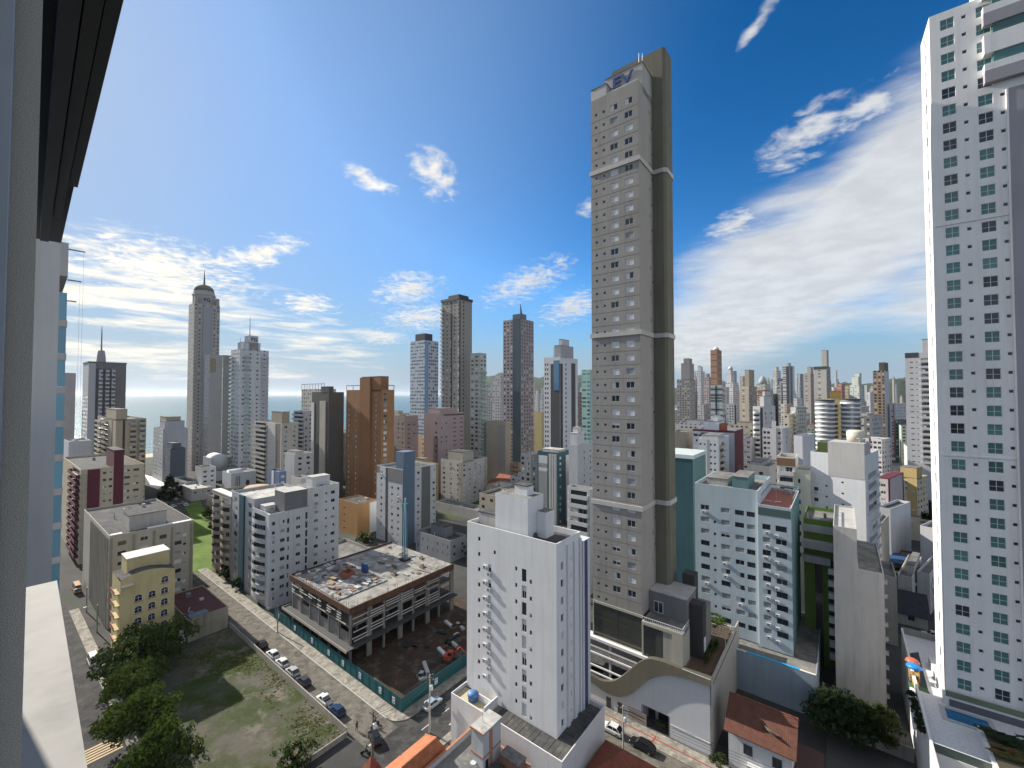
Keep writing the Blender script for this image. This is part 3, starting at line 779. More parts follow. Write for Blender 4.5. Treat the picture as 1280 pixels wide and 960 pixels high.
P('penthouse', sbox(sbox(MB(), -32.65, -25.2, 6.0, 13, 8.75, 20.6), -32.65, -25.1, 5.9, 13.1, 20.6, 20.8, 1), [GREYB, LCONC])
b = sbox(MB(), -31.6, -29.9, 5.9, 5.98, 16.6, 18.7, 1)
for q in ((-31.7, -31.6, 16.5, 18.8), (-29.9, -29.8, 16.5, 18.8), (-31.6, -29.9, 18.7, 18.8), (-31.6, -29.9, 16.5, 16.6)): sbox(b, q[0], q[1], 5.86, 5.99, q[2], q[3])
sbox(b, -30.8, -30.7, 5.86, 5.9, 16.6, 18.7); P('window', b, [FRAMEW, GL])
P('service_block', sbox(sbox(MB(), -25.19, -22.6, 8, 10.5, 8.75, 19.4), -25.19, -22.6, 10.51, 14.5, 8.75, 18.0, 1), [DKB, GREYB])
P('service_block', sbox(MB(), -28, -25.5, 13.15, 16, 8.75, 23), DKB)
P('tall_window', sbox(MB(), -25.18, -25.1, 2.2, 4.5, 9.2, 12.6), FRAMEW); P('tall_window', sbox(MB(), -22.59, -22.52, 8.6, 9.9, 10, 12.8), FRAMEW)
deck = MB()
for k in range(30): sbox(deck, -24.5 + k * .172, -24.34 + k * .172, 1.8, 23.6, 8.78, 8.83)
P('wooden_deck', deck, plain((.14, .085, .055), .7))
rl = MB()
for k in range(14): sbox(rl, -24.4 + k * .37, -24.35 + k * .37, .5, .56, 9.35, 10.1)
sbox(rl, -24.5, -19.5, .49, .57, 10.1, 10.17); P('railing', rl, FRAMEW)
pg = MB()
for k in range(7): sbox(pg, -23.6, -19.7, 14.2 + k * .9, 14.35 + k * .9, 11.2, 11.4)
for x in (-23.6, -19.9):
    sbox(pg, x, x + .15, 14.2, 19.8, 11.0, 11.2)
    for y in (14.3, 19.5): sbox(pg, x, x + .15, y, y + .15, 8.8, 11.0)
P('pergola', pg, plain((.5, .42, .3), .7))

# ------------------------------------------------------------------ the white slab block in the middle
B = box_uv('white slab block with air conditioners in a column, at the street corner', -55.3, -35.8, 57, 64.8, 8.2, 38.4, wall((.75, .75, .75), .2))
B.sub = True; B.par = 1.0; B.rev = .22; B.roofm = ROOFD
B.win('F', [.155], .55, .75, 'oo', 3.0, 2.75); B.win('F', [.345], .5, .7, 'o', 4.6, 99)
B.win('F', [.59], .45, .7, 'o', 6.2, 2.75); B.win('F', [.675], .95, 2.1, 'obohb', 7.6, 2.75); B.win('F', [.745], .45, .7, 'oh', 7.6, 2.75)
B.win('F', [.285], .75, 1.4, 'bbh', 8.0, 2.75)
B.win('R', [.22], .8, 1.25, 'hgb', 4.6, 2.75); B.win('R', [.56], .5, .8, 'oh', 4.0, 2.75)
B.acs('F', .235, 7.6, 2.75, 8); B.acs('F', .285, 8.6, 2.75, 7)
for c in (.22,): pass
for a, c in ((.40, .50), (.68, .78), (.93, .99)): B.strip('R', a, c, 0, -1.0, wall((.70, .705, .72), .15), .3)
B.strip('F', .64, .999, 0, -1.1, wall((.74, .745, .76), .14), .003 + .25, 'front_bay') if False else None
B.top(.31, .68, .12, .72, 6.0, None, 'stair_tower', cap=False, roof=ROOF)
B.top(.681, .78, .45, .78, 3.4, None, 'stair_tower', cap=False, roof=ROOF)
B.top(.48, .62, .3, .55, 7.6, None, 'lift_housing'); B.top(.04, .27, .3, .8, 1.4, LCONC, 'roof_room')
B.balc('L', .08, .5, .7, 'round', None, top=3.4, fh=2.75); B.balc('L', .55, .95, .7, 'round', None, top=3.4, fh=2.75)
B.noac = True
B.part('rear_wing', MB().box(B.wf - 3, B.wf + .45, B.wd + .01, B.wd + 2.6, 0, B.H - 1.6).box(B.wf + .45, B.wf + .5, B.wd + .6, B.wd + 1.6, 0, B.H - 1.7, 1), [wall((.6, .61, .64), .2), plain((.05, .055, .16), .5)])
B.clutter(3); B.finish()
C = box_uv('low white podium under the white slab block, blue tank on its roof terrace', -55.6, -32.6, 53.3, 67.2, 0, 8.9, wall((.68, .66, .65), .15), 'podium', 'building')
C.par = .75; C.roofm = ROOF
C.part('terrace_floor', MB().box(.3, 8, .3, 3.4, 8.16, 8.2), plain((.55, .47, .3), .8))
lr = MB()
for k in range(15): lr.box(9.0 + k * .9, 9.0 + k * .9 + .84, .25, 3.6, 8.17, 8.24 + .02 * (k % 3))
for k in range(10): lr.box(19.9, 22.7, 3.65 + k * 1.0, 3.65 + k * 1.0 + .93, 8.17, 8.24 + .02 * (k % 3))
C.part('slate_roof', lr, ROOFD)
C.tank(.16, .13, 1.0); C.part('partition', MB().box(7.6, 7.8, .2, 3.6, 8.15, 9.6).box(4.2, 7.6, 2.3, 2.45, 8.15, 9.4), WHITE)
C.finish()

# ------------------------------------------------------------------ pale blue block
PB = wall((.43, .51, .565), .25); PTEAL = wall((.12, .22, .235), .25)
zt = 62 - (603 - 493.3) * 100.4 / 525
D = box_uv('pale blue block with long diagonal shadows and a teal roof cabin', -27.8, -14.7, 105.8, 126, 8, zt, PB); D.par = 1.0; D.sub = True
kw = 'ddonngdn'
D.win('F', [.20], 2.4, 1.15, kw, 3.2, 2.75, 1); D.win('F', [.17], 1.9, 1.15, kw, 5.95, 2.75); D.win('F', [.33], .5, .6, 'o', 8.7, 2.75)
D.win('F', [.50], 1.9, 1.15, 'dnnhd', 5.95, 2.75); D.win('F', [.72], 1.8, 1.1, kw, 5.95, 2.75); D.win('F', [.89], 1.6, 1.1, kw, 5.95, 2.75); D.win('F', [.47], 1.1, .9, 'd', 3.1, 99)
D.top(.55, .80, .22, .7, 1.7, PTEAL, 'roof_cabin'); D.top(.1, .45, .3, .8, .5, LCONC, 'roof_room'); D.strip('F', .985, 1.0, 0, 0, wall((.6, .64, .67), .15), .35); D.clutter(5); D.finish()
E_ = box_uv('pale blue block with a red tiled roof terrace and teal flank', -14.68, -8.6, 105.0, 126, 8, zt - 2.7, PB); E_.par = .5; E_.sub = True
E_.fm['R'] = wall((.10, .19, .2), .35); E_.roofm = plain((.33, .1, .06), .8)
E_.win('F', [.26], 1.5, 1.15, 'gndnd', 5.2, 2.75); E_.win('F', [.70], 2.0, 1.2, 'dgdnd', 5.2, 2.75)
E_.part('terrace_glazing', MB().box(.1, E_.wf - .1, -.04, .0, E_.H - 2.2, E_.H - .6), glass((.05, .08, .08)))
E_.part('terrace_railing', MB().box(.0, .12, 5, 20, E_.H + .9, E_.H + 1.1).box(.12, E_.wf, 19.8, 20, E_.H + .9, E_.H + 1.1).box(E_.wf - .12, E_.wf, 5, 19.8, E_.H + .9, E_.H + 1.1), wall((.14, .26, .27), .2))
E_.acs('F', .30, 6.2, 2.75, 9); E_.acs('F', .56, 6.6, 2.75, 9); E_.finish()
o = box_uv('plain blue grey podium wall with a turquoise strip on top, behind the red roofed house', -25.5, -4.6, 100.4, 127, 0, 8.1, wall((.30, .36, .41), .25), 'podium', 'building'); o.par = .3; o.roofm = ROOF
o.part('coping_strip', MB().box(9.0, 18.2, -.02, .6, 8.1 + .003, 8.2), plain((.02, .36, .68), .5)); o.part('coping', MB().box(4.0, 8.99, -.02, .5, 8.103, 8.18).box(18.21, 20.8, -.02, .5, 8.103, 8.18), OFFW); o.finish()
t1 = bl('dark teal windowless block wedged behind the tallest taupe tower', 850, 866, 882, 574, v=128, mat=TEALD, wf=9); t1.fm['R'] = wall((.13, .24, .25), .3); t1.part('roof_cap', MB().box(-.2, t1.wf + .2, -.2, t1.wd + .2, t1.H + .003, t1.H + 1.1), wall((.5, .56, .56), .2)); t1.finish()

# bare grey gable
zt = 34.8
G = box_uv('tall grey gable wall without windows, between the green block and the white tower', -1.8, 2.0, 110.4, 132, 0, zt, wall((.47, .46, .445), .4)); G.par = .4; G.fm['L'] = OFFW; G.roofm = LCONC; G.finish()
G2 = box_uv('lower stepped half of the grey gable, stained flat roof', 2.01, 6.0, 110.4, 132, 0, 26.9, wall((.47, .46, .445), .4)); G2.par = .3; G2.roofm = ROOF
for k in range(9): G2.inst('ledge', balc_mesh(.7, .5, 'solid', LCONC, None, .5), 'R', .3, 0, 25 - k * 2.75)
G2.finish()

# green block
GR = wall((.13, .215, .05), .35)
g = bl('bright green block with grey stepped terraces beside the grey gable', 1004, 1043, 1046, 653, v=121, mat=GR, wd=14, mode='R'); g.Hs = 1
W_ = g.wf
g.win('F', [.50], 1.7, 2.3, 'dD', 12.5, 2.7, zmin if False else None) if False else None
for k in range(3): g.part('terrace', MB().box(-.2, W_ * (1.0, .96, .86)[k], -(.4 + 1.3 * (k % 2 == 1) + .5 * k), 0, g.H - 2.9 - k * 3.4, g.H - 1.3 - k * 3.4, 0, 'k'), wall((.40, .42, .42), .3))
g.strip('F', .36, .60, 0, -9.6, glass((.03, .035, .035)), .05, 'stair_glazing'); g.strip('F', .60, .63, 0, -9.6, GR, .6, 'fin'); g.strip('F', .30, .36, 0, -9.6, GR, .6, 'fin')
for k in range(8): g.part('balcony', MB().box(W_ * .78, W_ + .2, -1.2, 0, g.H - 11.6 - k * 2.7, g.H - 10.4 - k * 2.7, 0, 'k').box(W_ * .78, W_, -.03, 0, g.H - 10.4 - k * 2.7, g.H - 8.9 - k * 2.7, 1, 'k'), [WHITE, DARK])
g.finish()

# white block behind, blank wall and balconies
h_ = bl('large white block with a blank grey topped wall, satellite dishes on its roof', 1013, 1081, 1098, 570, Y=112, mat=wall((.62, .64, .67), .2)); h_.roofm = ROOF
h_.win('F', [.60], .5, .5, 'o', 8, 3.0); h_.win('F', [.30], .5, .5, 'o', 9.5, 3.0); h_.win('F', [.10], 1.0, 1.0, 'do', 11, 3.0)
h_.strip('F', .34, .995, h_.H - 6.4, h_.H + 3.2, wall((.42, .42, .42), .25), .06, 'upper_wall'); h_.part('upper_block', MB().box(h_.wf * .34, h_.wf * .995, .003, 8, h_.H - .9, h_.H + 3.2), wall((.42, .42, .42), .25))
h_.part('green_screen', MB().box(h_.wf * .10, h_.wf * .335, 2, 8, h_.H - .9, h_.H + 2.6), wall((.06, .09, .03), .3))
h_.balc('R', .15, .85, .7, 'rail', WHITE, FRAMEW, top=7, fh=2.9, n=11, kinds='gbcn', dh=1.7)
h_.part('water_tank', MB().lathe([(2.0, h_.H + 3.2), (2.1, h_.H + 6), (1.5, h_.H + 6.4)], h_.wf * .78, 5, 18), wall((.6, .56, .48), .2), smooth=True)
for x in (.9, .96):
    h_.part('satellite_dish', MB().lathe([(.05, 0), (.5, .15), (.8, .4)], h_.wf * x, 1.2, 12).tube([(h_.wf * x, 1.2, -.8), (h_.wf * x, 1.2, .02)], .05, 5), BLIND).location.z = h_.H + 4.1
h_.finish()
k_ = bl('white terrace block with brown topped balconies, left of the large white block', 971, 994, 1000, 572, Y=122, yb=645, mat=wall((.62, .60, .55), .25), wd=10)
k_.balc('F', .08, .92, 1.3, 'solid', wall((.6, .6, .6), .2), top=5, fh=3.0); k_.strip('F', .0, 1., k_.H - 2.6, k_.H - .4, wall((.22, .13, .08), .3), .1, 'wooden_cladding'); k_.finish()
k_ = bl('narrow cream stair block with recessed loggias beside the blank white wall', 994, 1013, 1016, 588, Y=120, yb=690, mat=wall((.58, .58, .50), .25), wd=9); k_.win('F', [.72], 2.0, 1.6, 'dgo', 4, 3.0); k_.win('F', [.25], .7, 1.3, 'g', 4, 3.); k_.finish()
# ------------------------------------------------------------------ left: street-side blocks
k_ = box_uv('beige office slab with flat grey roof and stair house, ribs on its narrow side', -196, -153.5, 22.6, 41, 0, 24.4, wall((.40, .37, .31), .3)); k_.par = .7; k_.roofm = ROOFD; k_.noac = True
for f in (.02, .27, .50, .72, .97): k_.strip('R', f - .012, f + .012, 0, -.8, wall((.27, .25, .20), .3), .25)
k_.win('R', [.135, .385], 1.7, 1.1, 'gbdg', 3.0, 2.7); k_.win('R', [.61, .80], 1.6, 1.1, 'bdgd', 3.6, 2.7); k_.win('R', [.885], .9, .8, 'bg', 4.2, 2.7)
k_.grid('F', 13, 1.3, 1.4, 'gb', 3.0, 2.7, a=.35)
for f in range(14): k_.strip('F', .35 + .65 * f / 13.99 - .004, .35 + .65 * f / 13.99 + .004, 0, -.8, wall((.33, .31, .26), .3), .3)
k_.part('white_roof_strip', MB().box(k_.wf - 1.6, k_.wf - .2, .3, 2.6, k_.H - .69, k_.H + .12).box(k_.wf - 1.6, k_.wf - .2, 8, 18, k_.H - .69, k_.H + .1), wall((.75, .74, .72), .1))
k_.top(.72, .9, .25, .7, 3.4, wall((.42, .40, .36), .35)); k_.top(.6, .72, .3, .6, 1.6, LCONC); k_.clutter(6); k_.finish()
YL = wall((.52, .44, .235), .4)
y_ = box_uv('small yellow block with arched windows over red sills and a curved dark roof', -141.5, -132, 21.5, 31.6, 0, 18.6, YL); y_.noroof = True
def arch_mesh():
    b = MB(); w_, h_ = 1.5, 1.75; pts = [(0, .12), (w_, .12)] + [(w_ / 2 + w_ / 2 * math.cos(t), 1.25 + .5 * math.sin(t)) for t in [math.pi * q / 8 for q in range(9)]]
    b.face([(x, -.03, z) for x, z in pts], 0)
    b.face([(.1 + (w_ - .2) * x / w_, -.035, .2 + (h_ - .28) * (z - .12) / (h_ - .12)) for x, z in pts], 1)
    b.box(w_ / 2 - .03, w_ / 2 + .03, -.05, -.036, .2, 1.4); b.box(.1, w_ - .1, -.05, -.036, .95, 1.0); b.box(-.1, w_ + .1, -.16, 0, 0, .12, 2)
    return b.mesh('window', [FRAMEW, GL, plain((.35, .06, .04), .7)])
am = arch_mesh()
for c, r0 in ((3.2, 1), (5.7, 1), (8.1, 0)):
    for r in range(r0, 6): y_.inst('window', am, 'R', c - .75, 0, 18.6 - 3.0 - r * 2.7)
for r in range(6): y_.part('balcony', MB().box(4.6, 8.8, -1.0, -.003, 2 + r * 2.7, 2.2 + r * 2.7).box(4.6, 8.8, -1.0, -.9, 2.2 + r * 2.7, 3.0 + r * 2.7, 1), [YL, plain((.3, .09, .06), .8)], 'F')
rf = MB(); n = 10
for q in range(n):
    za, zb = 18.6 + 1.5 * math.sin(math.pi * (.1 + .9 * q / n)) * .9, 18.6 + 1.5 * math.sin(math.pi * (.1 + .9 * (q + 1) / n)) * .9
    ya, yb = y_.wd * q / n, y_.wd * (q + 1) / n
    rf.face([(y_.wf + .1, ya, za), (y_.wf + .1, yb, zb), (y_.wf - 3.2, yb, zb), (y_.wf - 3.2, ya, za)], 0)
    rf.face([(y_.wf + .1, ya, 18.5), (y_.wf + .1, yb, 18.5), (y_.wf + .1, yb, zb), (y_.wf + .1, ya, za)], 1)
    rf.face([(y_.wf - 3.2, yb, 18.5), (y_.wf - 3.2, ya, 18.5), (y_.wf - 3.2, ya, za), (y_.wf - 3.2, yb, zb)], 1)
y_.part('curved_roof', rf, [ROOFD, YL]); y_.part('roof', MB().box(0, y_.wf - 3.21, 0, y_.wd, 18.5, 18.62), ROOFD)
y_.part('upper_storey', MB().box(.3, y_.wf - 3.5, 1.6, y_.wd - .4, 18.62, 22.4).box(.2, y_.wf - 3.4, 1.5, y_.wd - .3, 22.4, 22.6, 1), [YL, OFFW]); y_.part('white_awning', MB().box(y_.wf - .02, y_.wf + .9, .1, 2.2, 17.4, 17.6), OFFW)
y_.finish()
k_ = box_uv('low yellow and grey building with a flat maroon roof beside the vacant lot', -150, -129.6, 33.8, 42.6, 0, 5.6, wall((.42, .37, .26), .6)); k_.par = .35; k_.roofm = plain((.075, .02, .022), .75); k_.fm['R'] = wall((.36, .33, .27), .7); k_.part('roof_clutter', MB().box(17.5, 20, .6, 4.6, 5.25, 5.7).box(16.2, 17.4, 1, 2, 5.25, 5.9), plain((.12, .15, .2), .7)); k_.finish()
o = slab('white_boundary_wall', -130.6, -130.3, 27.5, 33.6, 0, 3.2, wall((.55, .57, .6), .4)); del o['kind']; tag(o, 'white rendered boundary wall behind the trees, beside the vacant lot', 'wall')
o = slab('low_lot_wall', -129.4, -72, 42.85, 43.05, 0, 1.25, wall((.36, .34, .3), .6)); del o['kind']; tag(o, 'low grey wall between the parked cars and the vacant lot', 'wall')
o = slab('low_lot_wall', -71.6, -71.4, 20, 42.6, 0, 1.0, wall((.34, .32, .28), .6)); del o['kind']; tag(o, 'low grey wall closing the vacant lot at the crossroads', 'wall')
MR = wall((.12, .03, .045), .3)
k_ = bl('cream and maroon striped block with a maroon lift tower', 79, 101, 180, 587, Y=155, mat=wall((.50, .43, .31), .25), yb=720); k_.roofm = ROOFD
for a, c in ((.10, .29), (.50, .66)): k_.strip('R', a, c, 0, -.4, MR, .1)
k_.win('R', [.36, .455], .9, .9, 'dgo', 2.6, 2.65); k_.win('R', [.72, .87], 1.7, .9, 'dobg', 2.6, 2.65)
k_.balc('F', .55, .98, 1.2, 'solid', MR, top=3, fh=2.65); k_.balc('R', .01, .09, 1.0, 'solid', wall((.4, .38, .32), .3), top=3, fh=2.65, door=False)
k_.top(.7, 1.003, .50, .66, 6.0, MR, 'lift_tower'); k_.clutter(4); k_.finish()
k_ = bl('pale modern house with long dark window bands behind the cream and maroon block', 80, 86, 114, 552, Y=225, mat=wall((.52, .54, .56), .2), yb=610); k_.win('R', [.4], 7, 1.6, 'd', 3, 3.2, n=3); k_.finish()
# tower with mast
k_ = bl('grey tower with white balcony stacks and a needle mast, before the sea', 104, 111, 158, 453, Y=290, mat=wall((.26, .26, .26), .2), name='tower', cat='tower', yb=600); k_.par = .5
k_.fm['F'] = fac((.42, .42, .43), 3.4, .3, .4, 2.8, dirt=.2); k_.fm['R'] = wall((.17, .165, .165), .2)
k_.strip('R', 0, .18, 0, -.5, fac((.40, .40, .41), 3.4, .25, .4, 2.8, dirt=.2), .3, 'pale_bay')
for a, c in ((.26, .36), (.44, .54), (.60, .70)): k_.balc('R', a, c, 1.6, 'solid', wall((.5, .5, .51), .15), top=6, fh=2.85, n=24)
for a, c in ((.19, .26), (.36, .44), (.54, .60)): k_.strip('R', a, c, 0, -4, plain((.06, .06, .065), .6), .02)
k_.part('roof_slab', MB().box(-.3, k_.wf + .3, -.3, k_.wd + .3, k_.H + .003, k_.H + .8), wall((.16, .16, .16), .2)); k_.part('mast', MB().lathe([(2.6, k_.H + .8), (2.2, k_.H + 6), (1.7, k_.H + 9), (.5, k_.H + 9.5), (.35, k_.H + 22), (.1, k_.H + 27)], k_.wf - 5, k_.wd * .35, 10), wall((.3, .3, .31), .1)); k_.finish()
k_ = bl('plain pale slab at the far left, beside the glass balconies', 78, 81, 95, 466, Y=330, mat=wall((.40, .38, .38), .2), yb=600); k_.fm['F'] = fac((.42, .40, .40), 4, .2, .3); k_.finish()
k_ = bl('beige block with stepped balconies and a square stair head, in front of the masted tower', 122, 145, 183, 524, Y=225, mat=wall((.40, .34, .255), .25), yb=640); k_.roofm = ROOF
k_.balc('F', .03, .35, 1.4, 'solid', wall((.46, .41, .33), .2), top=3, fh=2.8, n=16); k_.balc('F', .38, .62, 1.2, 'solid', wall((.40, .35, .28), .2), top=3, fh=2.8, n=16); k_.strip('F', .80, .86, 0, -.5, DARK, .02); k_.strip('R', .22, .3, 0, -.5, DARK, .02); k_.balc('R', .44, .68, 1.3, 'solid', wall((.42, .37, .29), .2), top=3, fh=2.8, n=16); k_.balc('R', .76, .98, 1.5, 'solid', wall((.46, .42, .35), .2), top=3, fh=2.8, n=16); k_.top(.5, 1.0, .0, .36, 5.2); k_.finish()
k_ = bl('white block with set back beige roof storey, right of the beige balcony block', 192, 204, 235, 536, Y=300, mat=wall((.46, .47, .50), .2), yb=610); k_.fm['F'] = fac((.46, .47, .5), 3.2, .4, .38, 2.8, bp=.4); k_.top(.15, .75, .2, .8, 8, wall((.42, .36, .29), .2)); k_.top(.4, .9, .1, .9, 5, None, 'roof_storey'); k_.finish()
k_ = bl('slate blue windowless infill block beside the white block', 207, 213, 232, 561, Y=285, mat=wall((.12, .14, .185), .2), yb=620); k_.fm['F'] = fac((.12, .14, .185), 6, .12, .3); k_.top(.0, 1., .1, .7, 3.5); k_.finish()
for i, px in enumerate((188, 193, 199, 204)):
    pass
# tallest left tower with dome
k_ = bl('very tall slender tower with a domed crown and spire, at the sea on the left', 236, 243, 275, 378, Y=345, mat=wall((.335, .315, .295), .15), name='tower', cat='tower', yb=640); k_.par = .3
k_.fm['F'] = fac((.36, .34, .32), 3, .3, .35, 3., dirt=.15); k_.fm['R'] = fac((.335, .315, .295), 2.6, .4, .35, 3., dirt=.2)
k_.strip('R', .34, .66, 0, -2, fac((.30, .32, .34), 1.5, .8, .8, 3., gl=(.10, .13, .16), blind=(.2, .22, .24)), .4, 'glazed_shaft')
k_.balc('R', 0., .08, 1.2, 'solid', wall((.42, .4, .38), .1), top=8, fh=3., n=46, door=False)
cx, cy = k_.wf - 9, k_.wd * .5; cr = 8.
k_.part('crown', MB().lathe([(cr, k_.H - .1), (cr, k_.H + 8), (cr * 1.08, k_.H + 8.2), (cr, k_.H + 9), (cr * .9, k_.H + 12)], cx, cy, 16), wall((.36, .345, .33), .1))
k_.part('dome', MB().lathe([(cr * .92, k_.H + 12), (cr * .8, k_.H + 15), (cr * .5, k_.H + 17), (.8, k_.H + 18), (.5, k_.H + 24), (.1, k_.H + 31)], cx, cy, 16), wall((.17, .16, .14), .1), smooth=True)
for e in (.02, .86): k_.part('corner_turret', MB().box(k_.wf - 3, k_.wf - .2, k_.wd * e, k_.wd * (e + .12), k_.H + .003, k_.H + 6), k_.mat)
tm = text_mesh('FG', 4.2, .1); tm.materials.clear(); tm.materials.append(DARK)
o = link(tm, 'sign_letters', k_.root, (cx + cr + .15, cy, k_.H + 2.4)); o.rotation_euler = (math.pi / 2, 0, math.pi / 2)
k_.finish()
k_ = bl('pale slab leaning against the domed tower, lower', 256, 262, 278, 443, Y=330, mat=wall((.38, .365, .35), .15), yb=640, name='tower', cat='tower'); k_.fm['F'] = fac((.40, .40, .40), 3, .3, .35); k_.strip('R', .05, .5, k_.H - 14, k_.H - 3, wall((.30, .25, .18), .2), .1, 'beige_panel'); k_.finish()
k_ = bl('slim grey green tower half hidden between the domed tower and the white mast tower', 274, 279, 289, 452, Y=390, mat=wall((.24, .26, .26), .2), yb=640, name='tower', cat='tower'); k_.fm['F'] = fac((.3, .33, .33), 2.4, .7, .4, 3., gl=(.07, .1, .11)); k_.top(.3, 1., 0, 1, 6); k_.finish()
k_ = bl('white tower with a needle mast and dark letters under its roof', 289, 300, 336, 436, Y=300, mat=wall((.52, .535, .555), .12), name='tower', cat='tower', yb=650); k_.par = .4
k_.fm['F'] = fac((.50, .52, .54), 2.6, .72, .42, 3., gl=(.08, .1, .1), blind=(.35, .4, .4), bp=.3); k_.fm['R'] = fac((.52, .535, .555), 4.6, .25, .35, 3.)
k_.balc('F', .02, .30, 1.3, 'glass', wall((.5, .52, .54), .1), glass((.2, .28, .28), .1), top=6, fh=3., n=33, door=False); k_.balc('R', .74, .99, 1.2, 'solid', wall((.45, .46, .48), .1), top=6, fh=3., n=33, door=False); k_.balc('R', .16, .34, 1.0, 'glass', wall((.45, .46, .48), .1), glass((.2, .28, .28), .1), top=6, fh=3., n=33, door=False)
k_.top(.4, 1., .1, .7, 5, None, 'roof_storey'); k_.top(.5, 1., .3, .62, 10, None, 'roof_storey'); k_.mast(.7, .42, 10, 15, .35); k_.mast(.05, .3, 0, 10, .3)
tm = text_mesh('FG', 3.6, .1); tm.materials.clear(); tm.materials.append(DARK); o = link(tm, 'sign_letters', k_.root, (k_.wf + .15, .48 * k_.wd, k_.H + 6.4)); o.rotation_euler = (math.pi / 2, 0, math.pi / 2); k_.finish()
k_ = bl('small white three storey house with a dark roof edge, below the domed tower', 244, 252, 270, 585, Y=262, mat=wall((.52, .535, .56), .2), name='house', cat='house', yb=640, roof=ROOFD); k_.grid('R', 2, 1.7, 1.2, 'd', 3.2, 3., n=3); k_.finish()
k_ = bl('white church like hall with vertical slits and an oval dark window', 278, 289, 320, 592, Y=250, mat=wall((.55, .57, .60), .2), name='hall', cat='hall', yb=640)
for f in (.18, .25, .32): k_.strip('R', f, f + .03, 2, -2, DARK, .03, 'slit_window')
o = k_.part('oval_window', MB().tube([(0, -.1, 0), (0, -.02, 0)], 1.3, 16), DARK, 'R'); o.location += Vector((0, k_.wd * .66, k_.H * .55)); o.scale = (.8, 1, 1.5)
k_.part('barrel_roof', MB().lathe([(4.2, 0), (4.2, k_.wd * .5)], 0, 0, 18), wall((.6, .61, .62), .15), smooth=True).matrix_local = Matrix.Translation((k_.wf - 5, .2, k_.H - 2.5)) @ Matrix.Rotation(-math.pi / 2, 4, 'X'); k_.finish()
k_ = bl('pale arched roof hall behind the small white house', 254, 264, 290, 573, Y=300, mat=wall((.5, .52, .54), .2), name='hall', cat='hall', yb=630); k_.part('barrel_roof', MB().lathe([(6., 0), (6., k_.wf)], 0, 0, 18), wall((.55, .58, .6), .15), smooth=True).matrix_local = Matrix.Translation((0, 6.4, k_.H - 4)) @ Matrix.Rotation(math.pi / 2, 4, 'Y'); k_.finish()
for lab, xl, xc, xr, yt, Y_, c in (('long low shed with a pale flat roof beside the car park', 222, 240, 265, 612, 245, (.45, .45, .44)), ('dark roofed low house at the head of the lawn', 258, 270, 285, 622, 228, (.30, .27, .24)), ('flat grey annex next to the dark conifer', 217, 232, 246, 603, 262, (.4, .42, .44))):
    k_ = bl(lab, xl, xc, xr, yt, Y=Y_, mat=wall(c, .3), name='house', cat='house', roof=ROOFL if c[0] > .42 else ROOFD); k_.grid('R', 3, 1.3, 1., 'do', 2.6, 3, n=1); k_.finish()

# ------------------------------------------------------------------ the row along the paved street
k_ = bl('beige block with stacked rounded balconies, at the far end of the paved street row', 266, 289, 292, 622, v=53.5, mat=wall((.42, .37, .29), .25), wd=12, roof=ROOFD)
k_.balc('F', .06, .42, 1.1, 'round', wall((.48, .42, .34), .2), top=3.2, fh=2.75); k_.balc('F', .55, .96, 1.1, 'round', wall((.48, .42, .34), .2), top=3.2, fh=2.75); k_.part('roof_slab', MB().box(-.1, k_.wf + .1, -.1, 2.6, k_.H + .003, k_.H + .35), OFFW)
k_.part('round_roof_drum', MB().lathe([(4.2, k_.H - .9), (4.2, k_.H + 1.6), (3.6, k_.H + 2.0)], k_.wf * .85, 9, 20), wall((.42, .3, .22), .3), smooth=True); k_.finish()
k_ = bl('dark teal and glass block between the beige balcony block and the white one', 290, 318, 384, 624, v=53.6, mat=wall((.40, .415, .43), .25), roof=ROOFL)
k_.strip('F', .42, .62, 0, 0, wall((.035, .085, .11), .2), .5, 'teal_pier'); k_.win('F', [.2], 2.6, 1.5, 'dgB', 3.2, 2.75); k_.win('F', [.83], 2.4, 1.5, 'dgB', 3.2, 2.75); k_.win('R', [.3, .5, .7], 1.2, .8, 'd', 2.6, 99); k_.finish()
WS = wall((.50, .51, .53), .3)
k_ = bl('white block with curved corner balconies and a grey stair house on the paved street', 316, 338, 387, 643, v=53.3, mat=WS, roof=LCONC)
k_.balc('F', .05, .80, 1.25, 'round', wall((.47, .48, .5), .25), top=3.4, fh=2.7, kinds='dgo'); k_.strip('F', .88, 1.0, 0, 0, wall((.55, .56, .58), .2), .35, 'corner_pier')
k_.win('R', [.30, .70], 1.3, 1.0, 'dogd', 3.4, 2.7); k_.win('R', [.44], .6, 1.5, 'od', 3.8, 2.7); k_.win('R', [.92], .8, 2.2, 'g', 3.8, 2.7); k_.win('R', [.08], .9, 1., 'go', 3.4, 2.7)
k_.top(.45, .98, .35, .95, 5.5, wall((.16, .16, .165), .3), 'stair_house', cap=False); k_.top(.2, .5, .1, .4, .9, OFFW, 'roof_room'); k_.clutter(4); k_.finish()
k_ = bl('tall plain white block with small square windows behind the grey stair house', 372, 387, 424, 610, v=66, mat=wall((.56, .56, .555), .25), roof=ROOFL)
k_.win('R', [.22, .78], 1.3, 1.0, 'dog', 3.2, 2.7); k_.win('R', [.55], .55, .6, 'o', 3.0, 2.7); k_.top(.2, .7, .2, .8, 2.6); k_.clutter(2); k_.finish()
p = uv(gp(389, 707)); k_ = box_uv('pale podium wall under the plain white block, next to the building site', -150, -129.5, 65.5, 88, 0, 7.2, wall((.43, .41, .37), .4), 'podium', 'building'); k_.par = 1.0; k_.finish()
